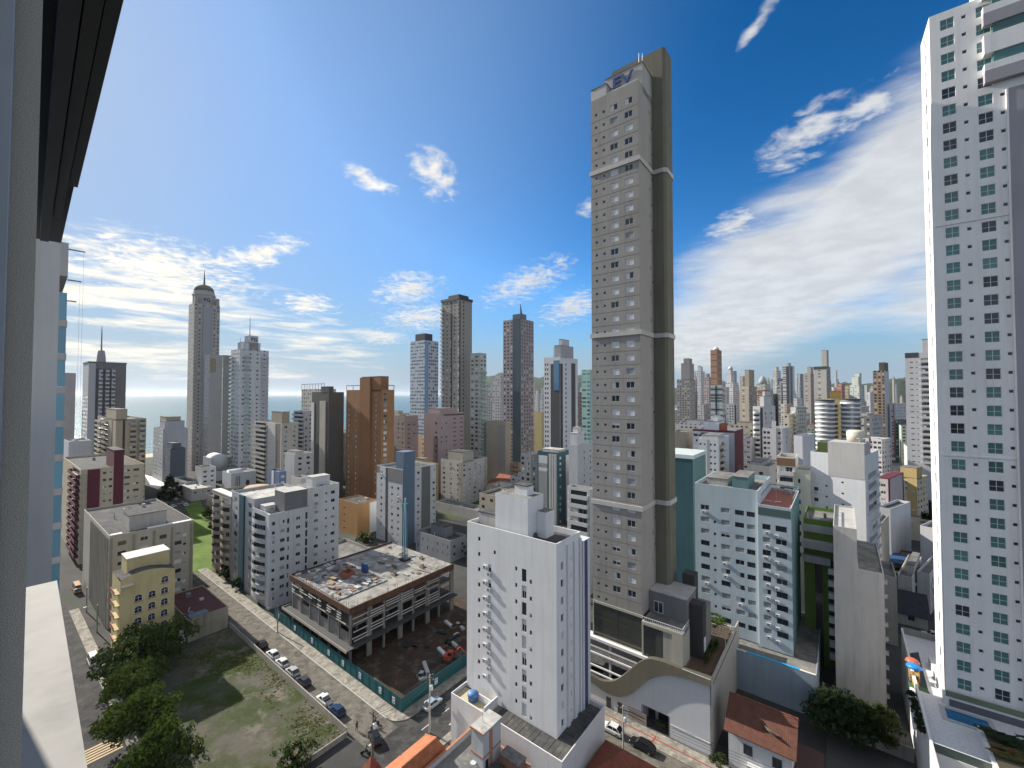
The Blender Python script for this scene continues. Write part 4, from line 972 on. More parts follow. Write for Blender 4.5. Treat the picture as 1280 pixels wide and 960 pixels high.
k_ = bl('orange tan low block with a flat dark roof, one corner coloured as if sunlit', 424, 447, 471, 630, v=104, mat=wall((.42, .235, .10), .25), roof=ROOFD); k_.fm['R'] = wall((.47, .27, .12), .25); k_.win('F', [.3], 1.6, .5, 'o', 3.6, 3.); k_.strip('R', .62, 1., 0, -.6, WHITE, .08, 'white_panel'); k_.par = .5; k_.finish()  # sunlit look of the right face is put into its lighter orange
BR = wall((.30, .155, .075), .45)
k_ = bl('tall rust brown tower with a taller central shaft', 433, 477, 493, 487, Y=215, mat=BR, name='tower', cat='tower', yb=690); k_.fm['R'] = wall((.36, .19, .085), .45)  # right face is a lighter brown, its lit look put into the colour
k_.win('F', [.09, .30], 1.0, 1.1, 'bgh', 3, 2.85); k_.win('R', [.3], 2.0, 1.5, 'bbg', 3, 2.85); k_.win('F', [.86], 1.1, 1.1, 'bgh', 3, 2.85); k_.strip('F', .46, .74, 0, 6.5 + k_.H, wall((.25, .125, .06), .35), 1.2, 'stair_shaft'); k_.win('F', [.68], .8, .9, 'hb', 4, 2.85) if False else None
k_.top(.46, .98, .0, .6, 6.8, wall((.28, .14, .07), .35), 'lift_tower'); k_.part('roof_frame', MB().box(-.1, k_.wf * .42, -.05, .15, k_.H + 2.2, k_.H + 2.6).box(-.1, .15, -.04, .14, k_.H + .003, k_.H + 2.2).box(k_.wf * .2, k_.wf * .2 + .25, -.04, .14, k_.H + .003, k_.H + 2.2).box(k_.wf - .3, k_.wf + .05, .2, k_.wd, k_.H + 2.0, k_.H + 2.4).box(k_.wf - .3, k_.wf + .05, k_.wd - .3, k_.wd - .05, k_.H + .003, k_.H + 2.), wall((.3, .16, .1), .2))
k_.finish()
k_ = bl('charcoal slab tower with pale ribs on its left side, left of the rust brown tower', 390, 411, 430, 490, Y=235, mat=wall((.105, .10, .095), .2), name='tower', cat='tower', yb=680)
k_.strip('F', 0, .16, 0, -6, wall((.62, .61, .58), .2), .3); k_.strip('F', .5, .84, 0, -5, wall((.43, .40, .33), .25), .25); k_.strip('F', .2, .46, 0, -6, plain((.07, .07, .065), .7), .05); k_.win('F', [.92], .8, 1., 'o', 4, 2.85); k_.top(.55, 1.003, .0, .3, 3); k_.finish()
k_ = bl('off white tower with an open lattice along its roof, behind the charcoal slab', 377, 405, 420, 486, Y=300, mat=wall((.50, .47, .42), .2), name='tower', cat='tower', yb=640); k_.fm['F'] = fac((.50, .47, .42), 3, .35, .4); k_.fm['R'] = fac((.46, .43, .39), 4, .3, .4)
lt = MB()
for q in range(9): lt.box(k_.wf * q / 8 - .15, k_.wf * q / 8 + .15, 0, .3, k_.H + .003, k_.H + 3.4)
lt.box(-.2, k_.wf + .2, -.02, .32, k_.H + 3.4, k_.H + 3.9); k_.part('roof_lattice', lt, k_.mat); k_.finish()
k_ = bl('beige block with long dark balconies on its left and a square stair head', 318, 352, 373, 529, Y=245, mat=wall((.50, .48, .43), .25), yb=660); k_.balc('F', .02, .50, 1.5, 'solid', wall((.45, .43, .38), .25), top=3, fh=2.8, n=15); k_.strip('F', .54, .80, 0, -.5, wall((.56, .545, .50), .15), .2); k_.strip('F', .82, .96, 0, -.5, wall((.24, .2, .17), .2), .03); k_.win('R', [.25, .75], 1.6, 1.1, 'dog', 3, 2.8); k_.top(.62, .98, .05, .5, 6.5, wall((.36, .31, .24), .2)); k_.finish()
k_ = bl('white stepped block with toothed balconies, in front of the lattice topped tower', 367, 380, 392, 514, Y=285, mat=wall((.50, .50, .50), .2), yb=640); k_.balc('F', .02, .98, 1.5, 'solid', wall((.54, .54, .54), .15), top=3, fh=2.8, n=16); k_.fm['R'] = fac((.46, .45, .44), 3, .4, .4); k_.finish()
k_ = bl('low white block with dark square windows, at the foot of the charcoal slab', 356, 368, 391, 568, Y=215, mat=wall((.52, .52, .51), .25), yb=650); k_.win('R', [.3, .75], 1.7, 1.2, 'dog', 3., 2.8); k_.top(.1, .9, .1, .5, 1.2); k_.finish()
k_ = bl('small bright blue and white house between the white blocks', 336, 349, 358, 590, Y=200, mat=wall((.16, .22, .36), .25), name='house', cat='house', yb=650); k_.win('R', [.5], 1.5, 1.2, 'b', 3, 2.8); k_.strip('F', .3, .5, 0, -.2, WHITE, .1); k_.finish()
k_ = bl('cream low wing below the low white block', 364, 376, 388, 598, Y=190, mat=wall((.58, .55, .49), .25), yb=660); k_.finish()
PK = wall((.37, .285, .27), .25)
k_ = bl('dusty pink block right behind the rust brown tower', 493, 506, 523, 520, Y=265, mat=PK, yb=650); k_.win('F', [.4, .8], 1.2, 1.3, 'od', 3, 2.9); k_.win('R', [.3, .7], 1.8, .6, 'do', 3, 2.9); k_.finish()
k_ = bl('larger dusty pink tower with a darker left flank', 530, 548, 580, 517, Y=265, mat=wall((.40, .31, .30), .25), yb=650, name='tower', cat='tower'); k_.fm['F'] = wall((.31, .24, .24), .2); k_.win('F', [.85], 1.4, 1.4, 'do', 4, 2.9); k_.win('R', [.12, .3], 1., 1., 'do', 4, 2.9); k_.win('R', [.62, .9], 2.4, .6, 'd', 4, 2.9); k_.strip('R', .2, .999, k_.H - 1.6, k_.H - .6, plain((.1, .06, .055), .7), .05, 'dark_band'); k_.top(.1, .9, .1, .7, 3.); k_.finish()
k_ = bl('cream infill block in the gap between the two dusty pink buildings', 521, 527, 533, 545, Y=285, mat=wall((.58, .48, .33), .2), yb=620); k_.grid('R', 2, 1.3, 1.2, 'od', 3, 3); k_.finish()
k_ = bl('off white block with a grid of square windows and a bulky roof storey', 551, 577, 609, 577, Y=236, mat=wall((.52, .50, .46), .25), yb=650, roof=ROOFD); k_.grid('F', 3, 1.5, 1.2, 'dbg', 3, 2.75); k_.grid('R', 5, 1.4, 1.1, 'bdbg', 3, 2.75); k_.strip('R', .88, .99, 0, -.5, wall((.40, .35, .28), .2), .08); k_.strip('F', .85, .99, 0, -.5, wall((.40, .35, .28), .2), .08); k_.top(.3, 1.0, .05, .45, 5, wall((.42, .39, .34), .25), 'roof_storey'); k_.finish()
k_ = bl('grey and white block with a slate blue lift shaft, beside the building site crane', 471, 503, 545, 587, v=108, mat=wall((.52, .53, .55), .25), roof=ROOFD)
k_.win('F', [.2, .85], 1.25, 1.0, 'dgb', 3, 2.75); k_.win('F', [.62], 1.25, 1.0, 'dgb', 3.2, 2.75); k_.strip('F', .36, .46, 0, -.4, plain((.06, .065, .07), .7), .02); k_.strip('F', 0, .12, k_.H - 3, -.2, wall((.2, .2, .2), .2), .04); k_.strip('F', .47, 1., k_.H - 6, -.2, wall((.2, .2, .21), .2), .04, 'grey_panel')
k_.strip('R', .02, .34, 0, 7 + k_.H, wall((.12, .175, .235), .25), .3, 'lift_shaft'); k_.part('lift_head', MB().box(k_.wf - 5, k_.wf, .02 * k_.wd, .34 * k_.wd, k_.H - .9, k_.H + 7), wall((.12, .175, .235), .25)); k_.win('R', [.46, .93], 1.25, 1.0, 'dgb', 3, 2.75); k_.strip('R', .55, .82, 0, -.4, wall((.15, .155, .155), .25), .05); k_.win('R', [.68], 1.1, .9, 'b', 3, 2.75) if False else None; k_.finish()
k_ = bl('low grey four storey block with flat dark roof, right of the crane', 520, 563, 583, 676, v=109, mat=wall((.30, .315, .34), .3), roof=ROOFD); k_.grid('F', 7, .5, 1.3, 'bd', 3.2, 2.8); k_.grid('R', 2, 1., 1., 'd', 3.2, 2.8); k_.top(.3, .7, .3, .8, 3, wall((.2, .21, .23), .3)); k_.clutter(5); k_.finish()

# ------------------------------------------------------------------ centre skyline
k_ = bl('pale blue glass tower with a dark sloped crown', 513, 531, 548, 425, Y=360, mat=wall((.42, .48, .55), .12), name='tower', cat='tower', yb=650); k_.fm['F'] = fac((.45, .5, .56), 2.2, .75, .45, 3., gl=(.10, .14, .19), blind=(.4, .45, .5)); k_.fm['R'] = fac((.40, .44, .50), 2.2, .75, .5, 3., gl=(.05, .07, .1), blind=(.4, .45, .5)); k_.strip('R', .02, .26, 0, -1, glass((.10, .22, .36), .05), .25, 'blue_glazing'); k_.part('crown', MB().prism([(k_.wf * .3, k_.wd * .05), (k_.wf * .96, k_.wd * .05), (k_.wf * .96, k_.wd * .6), (k_.wf * .3, k_.wd * .6)], k_.H - .5, k_.H + 6), plain((.02, .025, .035), .4)); k_.finish()
k_ = bl('tall grey brown tower with white balcony dots and a dark roof rim', 552, 574, 590, 374, Y=300, mat=wall((.27, .25, .225), .15), name='tower', cat='tower', yb=650); k_.par = .3
k_.fm['F'] = fac((.30, .28, .25), 4., .3, .4, 2.9, dirt=.2); k_.strip('F', .55, .62, 0, -1, DARK, .03); k_.strip('R', .02, .1, 0, -1, DARK, .05); k_.fm['R'] = fac((.28, .26, .235), 9., .14, .55, 2.9, dirt=.1, bp=0.); k_.balc('F', 0, .14, 1.4, 'solid', wall((.5, .49, .47), .1), top=6, fh=2.9, n=50, door=False); k_.part('roof_rim', MB().prism([(-.5, -.5), (k_.wf + .5, -.5), (k_.wf + .5, k_.wd + .5), (-.5, k_.wd + .5)], k_.H + .003, k_.H + 1.8), DARK); k_.part('roof_rim', MB().prism([(k_.wf * .35, k_.wd * .05), (k_.wf * .95, k_.wd * .05), (k_.wf * .95, k_.wd * .8), (k_.wf * .35, k_.wd * .8)], k_.H + 1.8, k_.H + 4), DARK); k_.finish()
k_ = bl('pale green white tower with stacked loggias beside the tall grey brown one', 588, 600, 608, 441, Y=290, mat=wall((.42, .42, .38), .15), name='tower', cat='tower', yb=650); k_.fm['F'] = fac((.42, .42, .38), 4, .6, .5, 2.9, gl=(.06, .07, .065), dirt=.2); k_.fm['R'] = fac((.44, .45, .42), 3.4, .55, .5, 2.9, gl=(.07, .09, .085)); k_.balc('R', .1, .9, 1.2, 'glass', k_.mat, glass((.2, .27, .25), .1), top=14, fh=2.9, n=30, door=False); k_.finish()
k_ = bl('tall plum grey tower with a blue glass spine ending in a sharp fin', 629, 651, 667, 398, Y=345, mat=wall((.25, .21, .225), .15), name='tower', cat='tower', yb=640); k_.par = .3
k_.fm['F'] = fac((.30, .26, .275), 3.6, .5, .48, 2.95, gl=(.035, .035, .045), dirt=.2); k_.fm['R'] = fac((.29, .24, .25), 3.6, .42, .45, 2.95, gl=(.035, .035, .045), dirt=.2); k_.strip('F', .55, .98, 0, -.1, glass((.045, .065, .085), .06), .3, 'glazed_spine'); k_.part('fin', MB().prism([(k_.wf * .55, -.2), (k_.wf * 1.02, -.2), (k_.wf * 1.02, k_.wd * .4), (k_.wf * .55, k_.wd * .4)], k_.H + .003, k_.H + 4), plain((.08, .1, .12), .3)); b = MB(); b.face([(k_.wf, -.3, k_.H), (k_.wf, 3.5, k_.H), (k_.wf, -.3, k_.H + 12)]); b.face([(k_.wf - .5, 3.5, k_.H), (k_.wf - .5, -.3, k_.H), (k_.wf - .5, -.3, k_.H + 12)]); b.face([(k_.wf, 3.5, k_.H), (k_.wf - .5, 3.5, k_.H), (k_.wf - .5, -.3, k_.H + 12), (k_.wf, -.3, k_.H + 12)]); b.face([(k_.wf - .5, -.3, k_.H), (k_.wf, -.3, k_.H), (k_.wf, -.3, k_.H + 12), (k_.wf - .5, -.3, k_.H + 12)]); k_.part('fin', b, plain((.08, .1, .12), .3)); k_.finish()
k_ = bl('black and white striped tower with glazed upper floors and a grey roof block', 680, 700, 722, 446, Y=250, mat=wall((.60, .60, .62), .15), name='tower', cat='tower', yb=640); k_.par = .4
k_.strip('F', .42, .99, 0, -4, fac((.07, .07, .075), 2.6, .5, .5, 2.9, gl=(.012, .013, .016), blind=(.2, .2, .21)), .08, 'black_front'); k_.strip('F', .62, .95, k_.H - 20, -2, glass((.08, .16, .26), .05), .3, 'glazing'); k_.win('F', [.1, .24], .9, 1.4, 'd', 5, 2.9); k_.strip('R', .01, .14, 0, -4, DARK, .08, 'black_front'); k_.win('R', [.32], 1.2, 1.5, 'd', 5, 2.9); k_.strip('R', .62, .86, 0, -3, plain((.05, .05, .055), .6), .06, 'black_front'); k_.top(.6, 1., .05, .75, 7, wall((.35, .36, .38), .2), 'roof_block'); k_.top(.7, .9, .2, .6, 11, wall((.5, .51, .53), .2), 'roof_block'); k_.mast(.5, .1, 0, 7, .2); k_.strip('F', .62, 1.0, k_.H - .5, k_.H + 6.9, wall((.12, .10, .10), .2), .05, 'dark_panel') if False else None; k_.finish()
k_ = bl('beige plain twin slab in front of the tall plum grey tower', 608, 632, 639, 527, Y=280, mat=wall((.40, .355, .275), .2), yb=630); k_.strip('F', .62, 1.0, 0, -2.5, wall((.33, .31, .29), .2), .3); k_.finish()
k_ = bl('narrow yellow ochre block left of the black and white tower', 668, 677, 684, 515, Y=290, mat=wall((.52, .43, .22), .2), yb=620); k_.finish()
k_ = bl('turquoise glazed block peeking out left of the tallest taupe tower', 727, 737, 746, 462, Y=300, mat=wall((.35, .50, .47), .15), yb=620, name='tower', cat='tower'); k_.fm['F'] = fac((.4, .55, .52), 4, .8, .5, 2.9, gl=(.07, .2, .18), blind=(.3, .5, .46)); k_.finish()
k_ = bl('brownish pink block in the gap beside the turquoise one', 720, 727, 731, 490, Y=330, mat=wall((.3, .22, .2), .2), yb=600); k_.fm['F'] = fac((.3, .22, .2), 3, .3, .4); k_.finish()
k_ = bl('slim grey tower just left of the tall plum grey tower', 616, 626, 631, 470, Y=420, mat=wall((.42, .43, .44), .15), yb=600, name='tower', cat='tower'); k_.fm['F'] = fac((.42, .43, .44), 3, .4, .4); k_.finish()
k_ = bl('white roofed grey tower low behind the pale green white tower', 605, 615, 623, 482, Y=450, mat=wall((.36, .36, .37), .15), yb=600, name='tower', cat='tower'); k_.fm['F'] = fac((.30, .30, .31), 3, .4, .5); k_.fm['R'] = fac((.46, .48, .5), 3, .4, .4); k_.finish()
TW = wall((.56, .565, .57), .2)
k_ = bl('teal framed block with stacked white panels and striped stair shaft', 672, 697, 714, 566, v=172, mat=wall((.045, .10, .13), .25), roof=ROOFL)
for r in range(8): k_.strip('F', .06, .50, k_.H - 7.9 - r * 7.6, k_.H - 2 - r * 7.6, TW, .12, 'white_panel')
for a in (.60, .72, .84): k_.strip('F', a, a + .07, 0, -1, wall((.5, .5, .48), .2), .2)
k_.strip('F', .56, .97, 0, -.8, wall((.4, .4, .39), .2), .04, 'stair_shaft'); k_.win('R', [.2], 1.5, 1.2, 'bd', 3.4, 2.75); k_.strip('R', .58, .96, 0, -2, TW, .2, 'white_bay'); k_.win('R', [.9], .1, .1, 'd') if False else None; k_.top(.1, .9, .2, .7, .9, LCONC); k_.finish()
k_ = bl('white grey block with small windows touching the taupe tower, roof room on top', 711, 722, 748, 557, v=170, mat=wall((.47, .48, .49), .25), roof=ROOFL); k_.win('R', [.3, .6, .8], .9, .9, 'od', 4, 2.75); k_.top(.1, .9, .02, .35, 5.5, TW); k_.top(.2, .8, .1, .25, 8, TW); k_.finish()
k_ = bl('mottled grey block with staggered dark windows left of the teal framed one', 651, 664, 676, 568, Y=225, mat=wall((.27, .265, .27), .3), yb=640); k_.win('F', [.2, .7], 1.7, 1.5, 'dob', 3.2, 2.75); k_.win('R', [.3, .8], 1.6, 1.4, 'dob', 3.2, 2.75); k_.finish()
k_ = bl('white block with stacked balconies squeezed between slab block and taupe tower', 731, 737, 744, 612, v=118, mat=wall((.5, .5, .5), .2), wf=8); k_.balc('F', .1, .95, 1.2, 'solid', wall((.55, .55, .55), .2), top=3, fh=2.75); k_.part('blue_awning', MB().box(2, k_.wf + 2, -6, -3, 5, 5.15), plain((.03, .25, .45), .5)); k_.finish()
def gable_house(label, px, py, w, d, h, rh, roofc, wallc, rz=0., z=0, cat='house'):
    """low house: px,py = image position of the foot of its near corner"""
    p = gp(px, py, z); r = empty('house', (p.x, p.y, z), ROT + rz, label, cat)
    b = MB().box(-w, 0, 0, d, 0, h, 0, 't'); b.face([(0, 0, h), (0, d, h), (0, d / 2, h + rh)]); b.face([(-w, d, h), (-w, 0, h), (-w, d / 2, h + rh)])
    b.build('wall', wall(wallc, .3), r)
    e = .5; s_ = rh / (d / 2); L = math.hypot(d / 2 + e, rh + e * s_); q = MB()
    for sg in (0, 1):
        y0, y1 = (-e, d / 2) if sg == 0 else (d + e, d / 2); z0, z1 = h - e * s_ + .02, h + rh + .02
        pts = [(-w - e, y0, z0), (e, y0, z0), (e, y1, z1), (-w - e, y1, z1)]; uvs = [(0, 0), (w + 2 * e, 0), (w + 2 * e, L), (0, L)]
        if sg: pts.reverse(); uvs.reverse()
        q.face(pts, 0, uvs); q.face([(x, y, zz - .14) for x, y, zz in reversed(pts)], 0, list(reversed(uvs)))
        q.face([(pts[0][0], pts[0][1], pts[0][2] - .14), (pts[1][0], pts[1][1], pts[1][2] - .14), pts[1], pts[0]] if not sg else [(pts[3][0], pts[3][1], pts[3][2] - .14), pts[3], pts[2], (pts[2][0], pts[2][1], pts[2][2] - .14)], 0)
    q.build('roof', tiles(roofc, tuple(c * .35 for c in roofc)), r)
    wm = win_mesh(1.3, 1.1, 'd')
    for x in (.25, .65): link(wm, 'window', r, (-w * x - 1.3, -.06, h * .45), 0)
    link(wm, 'window', r, (.06, d * .4, h * .45), math.pi / 2)
    return r
gable_house('red roofed house among the blocks, behind the stair head of the white slab', 636, 618, 11, 9, 8, 3, (.34, .10, .05), (.42, .36, .3))
gable_house('small house with a faded red roof, left of the larger red roofed one', 622, 620, 8, 8, 6.5, 2.6, (.28, .10, .06), (.5, .46, .4))
k_ = bl('low orange and grey roof terraces at the foot of the tall plum grey tower', 636, 648, 656, 580, Y=280, mat=wall((.4, .3, .22), .4), yb=640); k_.grid('F', 3, 1.5, 1., 'd', 3, 3); k_.finish()
k_ = bl('long grey garage wing beside a dark lawn, behind the low grey four storey block', 545, 604, 622, 640, Y=205, mat=wall((.42, .41, .38), .3), wd=8); k_.finish()
# ------------------------------------------------------------------ right: skyline from far to near
def far(label, xl, xc, xr, yt, Y, c, F=None, R=None, tops=(), name='tower', yb=560, mode='R', wd=None, wf=None, dirt=.15):
    cat = 'tower' if name == 'tower' else 'apartment building'
    k = bl(label, xl, xc, xr, yt, Y=Y, mat=wall(c, dirt), name=name, cat=cat, yb=yb, mode=mode, wd=wd, wf=wf)
    d = dict(bay=3.4, ww=.42, wh=.42, fh=2.95)
    d.update(F or {}); fc = d.pop('c', c); k.fm['F'] = fac(fc, **d)
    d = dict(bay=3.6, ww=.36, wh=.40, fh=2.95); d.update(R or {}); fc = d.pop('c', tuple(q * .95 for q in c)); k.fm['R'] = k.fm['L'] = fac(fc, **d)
    for t in tops: k.top(*t)
    return k
band = dict(bay=60, ww=1., wh=.42)
far('grey tower with a narrower upper part, right beside the taupe tower', 846, 862, 869, 474, 520, (.30, .285, .275), dict(bay=3., ww=.5), tops=[(.35, 1., 0, .8, 20), (.5, .95, .1, .6, 26)]).finish()
far('white needle slim tower behind the grey tower, left of the brick one', 871, 876, 881, 464, 720, (.52, .52, .53), tops=[(.5, .9, .1, .6, 8)]).finish()
far('lilac grey tower filling the gap under the brick tower', 880, 886, 892, 471, 650, (.33, .31, .33), tops=[(.2, .6, .1, .6, 5)]).finish()
k_ = far('brick orange tower rising high over the others, a white dome on its roof', 888, 896, 902, 437, 620, (.31, .18, .115), dict(bay=60, ww=1., wh=.12, fh=9, gl=(.13, .06, .045), bp=0.), dict(bay=60, ww=1., wh=.12, fh=9, gl=(.10, .05, .04), bp=0.), yb=600)
k_.part('roof_dome', MB().lathe([(4.5, k_.H), (4.2, k_.H + 2), (2.6, k_.H + 4), (.3, k_.H + 5)], k_.wf * .6, k_.wd * .4, 14), wall((.6, .6, .6), .1), smooth=True); k_.finish()
k_ = far('teal banded tower with a dark centre stripe', 888, 903, 906, 481, 430, (.34, .39, .385), dict(bay=60, ww=1., wh=.5, fh=3., gl=(.05, .085, .09)), dict(band, gl=(.05, .085, .09)), yb=600); k_.strip('F', .40, .52, 0, -1, plain((.02, .03, .05), .4), .2); k_.finish()
far('slender pale grey tower between teal banded tower and the stepped white one', 904, 908, 911, 484, 560, (.40, .40, .40)).finish()
k_ = far('stepped white tower with a small cupola', 907, 916, 923, 478, 600, (.55, .55, .55), dict(bay=3., ww=.5, wh=.45), tops=[(.1, .7, .1, .7, 12), (.2, .55, .2, .6, 19)]); k_.part('cupola', MB().lathe([(3.4, k_.H + 19), (3, k_.H + 22), (.4, k_.H + 24)], k_.wf * .38, k_.wd * .4, 12), OFFW, smooth=True); k_.finish()
k_ = far('white gridded lower tower with a navy stripe, under the stepped white tower', 908, 920, 923, 505, 480, (.50, .515, .53), dict(bay=2.6, ww=.5, wh=.45), yb=600); k_.strip('F', .84, .99, 0, -1, plain((.025, .02, .09), .5), .2); k_.finish()
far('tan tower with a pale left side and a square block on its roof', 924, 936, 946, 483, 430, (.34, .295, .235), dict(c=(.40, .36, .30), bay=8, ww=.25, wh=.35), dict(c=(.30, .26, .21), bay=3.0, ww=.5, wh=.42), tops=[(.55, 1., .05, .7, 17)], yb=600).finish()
k_ = far('pale grey tower with a rounded roof behind the tan tower', 945, 956, 962, 480, 660, (.40, .40, .38)); k_.part('rounded_roof', MB().lathe([(k_.wf * .5, k_.H), (k_.wf * .45, k_.H + 6), (k_.wf * .25, k_.H + 11), (1, k_.H + 13)], k_.wf * .5, k_.wd * .5, 16), wall((.33, .35, .34), .1), smooth=True); k_.finish()
far('unfinished brick red building with bare concrete floors on its top', 947, 956, 961, 487, 560, (.30, .13, .075), dict(bay=60, ww=1., wh=.3, fh=3.2, gl=(.32, .29, .26)), dict(bay=60, ww=1., wh=.3, fh=3.2, gl=(.32, .29, .26))).finish()
far('slender cream white tower with a rounded head, left of the dark blue one', 966, 971, 976, 463, 720, (.55, .53, .5), tops=[(.2, .8, .1, .7, 6)]).finish()
far('dark blue glass tower in front of the slender cream white tower', 972, 979, 984, 473, 640, (.10, .115, .15), dict(bay=2.4, ww=.7, wh=.6, gl=(.03, .04, .06)), dict(bay=2.4, ww=.7, wh=.6, c=(.3, .33, .36), gl=(.03, .04, .06))).finish()
k_ = far('tall tower of vertical dark and white stripes on the skyline', 978, 986, 993, 457, 610, (.38, .40, .43), dict(bay=60, ww=1, wh=.3), tops=[(.5, .8, .2, .6, 4)]); k_.strip('F', .58, .98, 0, -1, plain((.05, .045, .05), .5), .4); k_.strip('R', .3, .5, 0, -1, plain((.07, .08, .1), .5), .4); k_.strip('R', .7, .9, 0, -1, WHITE, .4); k_.finish()
k_ = far('blue grey tower with thin white ribs, right of the striped tower', 995, 1001, 1006, 467, 650, (.25, .30, .36)); 
for a in (.1, .4, .7): k_.strip('F', a, a + .12, 0, -1, WHITE, .4)
k_.finish()
far('tan grey tower with a darker right flank, left of the white grey tall one', 1004, 1013, 1019, 467, 500, (.36, .33, .31), dict(bay=6, ww=.3, wh=.3), dict(c=(.25, .215, .19)), tops=[(.5, 1., .1, .6, 8)], yb=600).finish()
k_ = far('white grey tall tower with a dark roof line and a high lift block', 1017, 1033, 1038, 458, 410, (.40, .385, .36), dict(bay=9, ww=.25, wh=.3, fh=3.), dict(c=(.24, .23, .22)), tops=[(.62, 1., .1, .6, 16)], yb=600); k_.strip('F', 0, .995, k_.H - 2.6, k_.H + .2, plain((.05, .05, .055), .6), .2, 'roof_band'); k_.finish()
far('distant salmon red tower on the skyline', 1046, 1052, 1057, 480, 850, (.38, .17, .13)).finish()
far('distant white tower beside the salmon red one', 1036, 1042, 1047, 484, 880, (.6, .58, .55)).finish()
far('distant tan twin tower right of the salmon red one', 1056, 1061, 1066, 482, 800, (.34, .28, .2)).finish()
far('pale green white tower with a stepped pink crown', 1062, 1074, 1087, 481, 620, (.48, .51, .47), dict(bay=3., ww=.4), tops=[(.2, .9, .05, .7, 12), (.5, 1., .1, .6, 17)]).finish()
far('low white tower right of the stepped pink crown', 1083, 1088, 1092, 490, 720, (.55, .56, .58)).finish()
k_ = far('slim brown grid tower with one bright white flank and a dark cap', 1091, 1105, 1111, 463, 420, (.33, .325, .33), dict(c=(.20, .15, .115), bay=3.3, ww=.6, wh=.62, fh=3., gl=(.04, .03, .028), blind=(.3, .25, .2)), dict(c=(.52, .53, .54), bay=30, ww=.02, wh=.02), tops=[(.55, 1., .02, .9, 8, plain((.05, .045, .045), .6))], yb=600); k_.finish()
k_ = far('white block with one red vertical stripe, far right', 1112, 1120, 1132, 504, 420, (.55, .55, .56), dict(bay=4, ww=.3), dict(bay=4, ww=.3), name='apartment_building', yb=600); k_.strip('F', .55, .70, 0, -1, plain((.4, .12, .09), .6), .2); k_.finish()
far('moss green block below the white one with the red stripe', 1118, 1124, 1134, 525, 390, (.10, .14, .11), name='apartment_building', yb=600).finish()
for i, (a, xc, e, yt, Y_, c, lab) in enumerate((
    (849, 855, 862, 520, 700, (.4, .38, .36), 'greyish far block low beside the grey tower'),
    (872, 880, 890, 505, 560, (.33, .32, .34), 'mauve far block below the lilac grey tower'),
    (866, 869, 872, 488, 800, (.58, .55, .5), 'thin sunlit cream tower next to the grey tower'),
    (960, 966, 972, 492, 640, (.15, .17, .2), 'slate far block left of the dark blue glass tower'),
    (976, 983, 992, 505, 520, (.42, .39, .34), 'sand coloured far block under the striped tower'),
    (992, 996, 1003, 498, 560, (.60, .60, .58), 'little white far block under the blue grey ribbed tower'),
    (940, 948, 956, 503, 500, (.45, .43, .4), 'light far block in front of the unfinished brick red one'),
    (1066, 1076, 1086, 508, 520, (.42, .41, .40), 'light grey far block under the pale green white tower'),
    (1084, 1088, 1093, 505, 560, (.5, .5, .52), 'narrow white far block left of the brown grid tower'))):
    far(lab, a, xc, e, yt, Y_, c, name='apartment_building').finish()
# middle distance
k_ = bl('tall white slab with slit windows and dark balcony column, left of the white right tower', 1131, 1168, 1178, 440, Y=215, mat=wall((.50, .50, .51), .25), name='tower', cat='tower', yb=600, wd=14, ang=46)
k_.win('F', [.22], 1.3, .45, 'o', 5, 2.9); k_.win('F', [.40], .5, .5, 'o', 5, 2.9); k_.balc('F', .52, .86, 1.2, 'solid', wall((.5, .5, .5), .2), top=5, fh=2.9, n=19); k_.strip('F', .0, .46, k_.H - 2.4, k_.H + .2, plain((.05, .05, .055), .6), .1, 'roof_band'); k_.strip('F', .88, 1., 0, -1, plain((.05, .055, .055), .5), .05, 'glazing'); k_.top(.6, .95, .1, .6, 7); k_.finish()
k_ = far('small white and teal block with dark bays, left of the yellow drum building', 988, 995, 1008, 509, 320, (.46, .47, .46), dict(bay=4, ww=.7, wh=.55, gl=(.02, .03, .03)), dict(c=(.38, .42, .43), bay=3.4, ww=.4), name='apartment_building', yb=620); k_.strip('R', 0, .99, k_.H - 1.6, -.2, wall((.2, .34, .32), .2), .05, 'teal_cornice'); k_.balc('F', .5, .95, 1.2, 'solid', WHITE, top=4, fh=2.95, n=12, door=False); k_.finish()
far('cream block with few windows left of the small white and teal block', 979, 986, 992, 518, 310, (.52, .48, .40), name='apartment_building', yb=620).finish()
# yellow building with two drums
YW = wall((.52, .46, .26), .3)
k_ = bl('yellow building with two white banded round towers and an orange cap', 1038, 1051, 1054, 495, Y=290, mat=YW, wd=14, yb=640); k_.win('F', [.5], 2.2, 1.9, 'o', 8, 3.05, n=18); k_.top(-.05, 1.05, -.02, .5, 3.5, wall((.42, .26, .08), .3), 'orange_cap'); 
def drum(label_l, px, yt, Y_, r):
    p = atY(px, yt, Y_); M_ = k_.root.matrix_basis.inverted() if False else None
    q = k_.M.inverted() @ Vector((p.x, p.y, 0)); n = 20; H_ = p.z
    pr = MB(); gl_ = MB()
    for f in range(int(H_ // 3.0)):
        z = H_ - 3.0 * (f + 1)
        if z < 8: break
        pr.lathe([(r, z), (r, z + 1.35)], q.x, q.y, n)
    gl_.lathe([(r - .35, 0), (r - .35, H_ + .3)], q.x, q.y, n)
    k_.part('round_tower_glazing', gl_, plain((.17, .19, .21), .5), smooth=True); k_.part('balcony_bands', pr, wall((.68, .68, .68), .1), smooth=True); k_.part('drum_roof', MB().lathe([(r + .1, H_ + .31), (r + .1, H_ + .7)], q.x, q.y, n), ROOFD)
drum('l', 1031, 501, 290, 5.6); drum('r', 1063, 500, 286, 5.6); k_.part('rear_wing', MB().box(-9, k_.wf + 9, 7, 14.2, 0, k_.H - 2), YW); k_.finish()
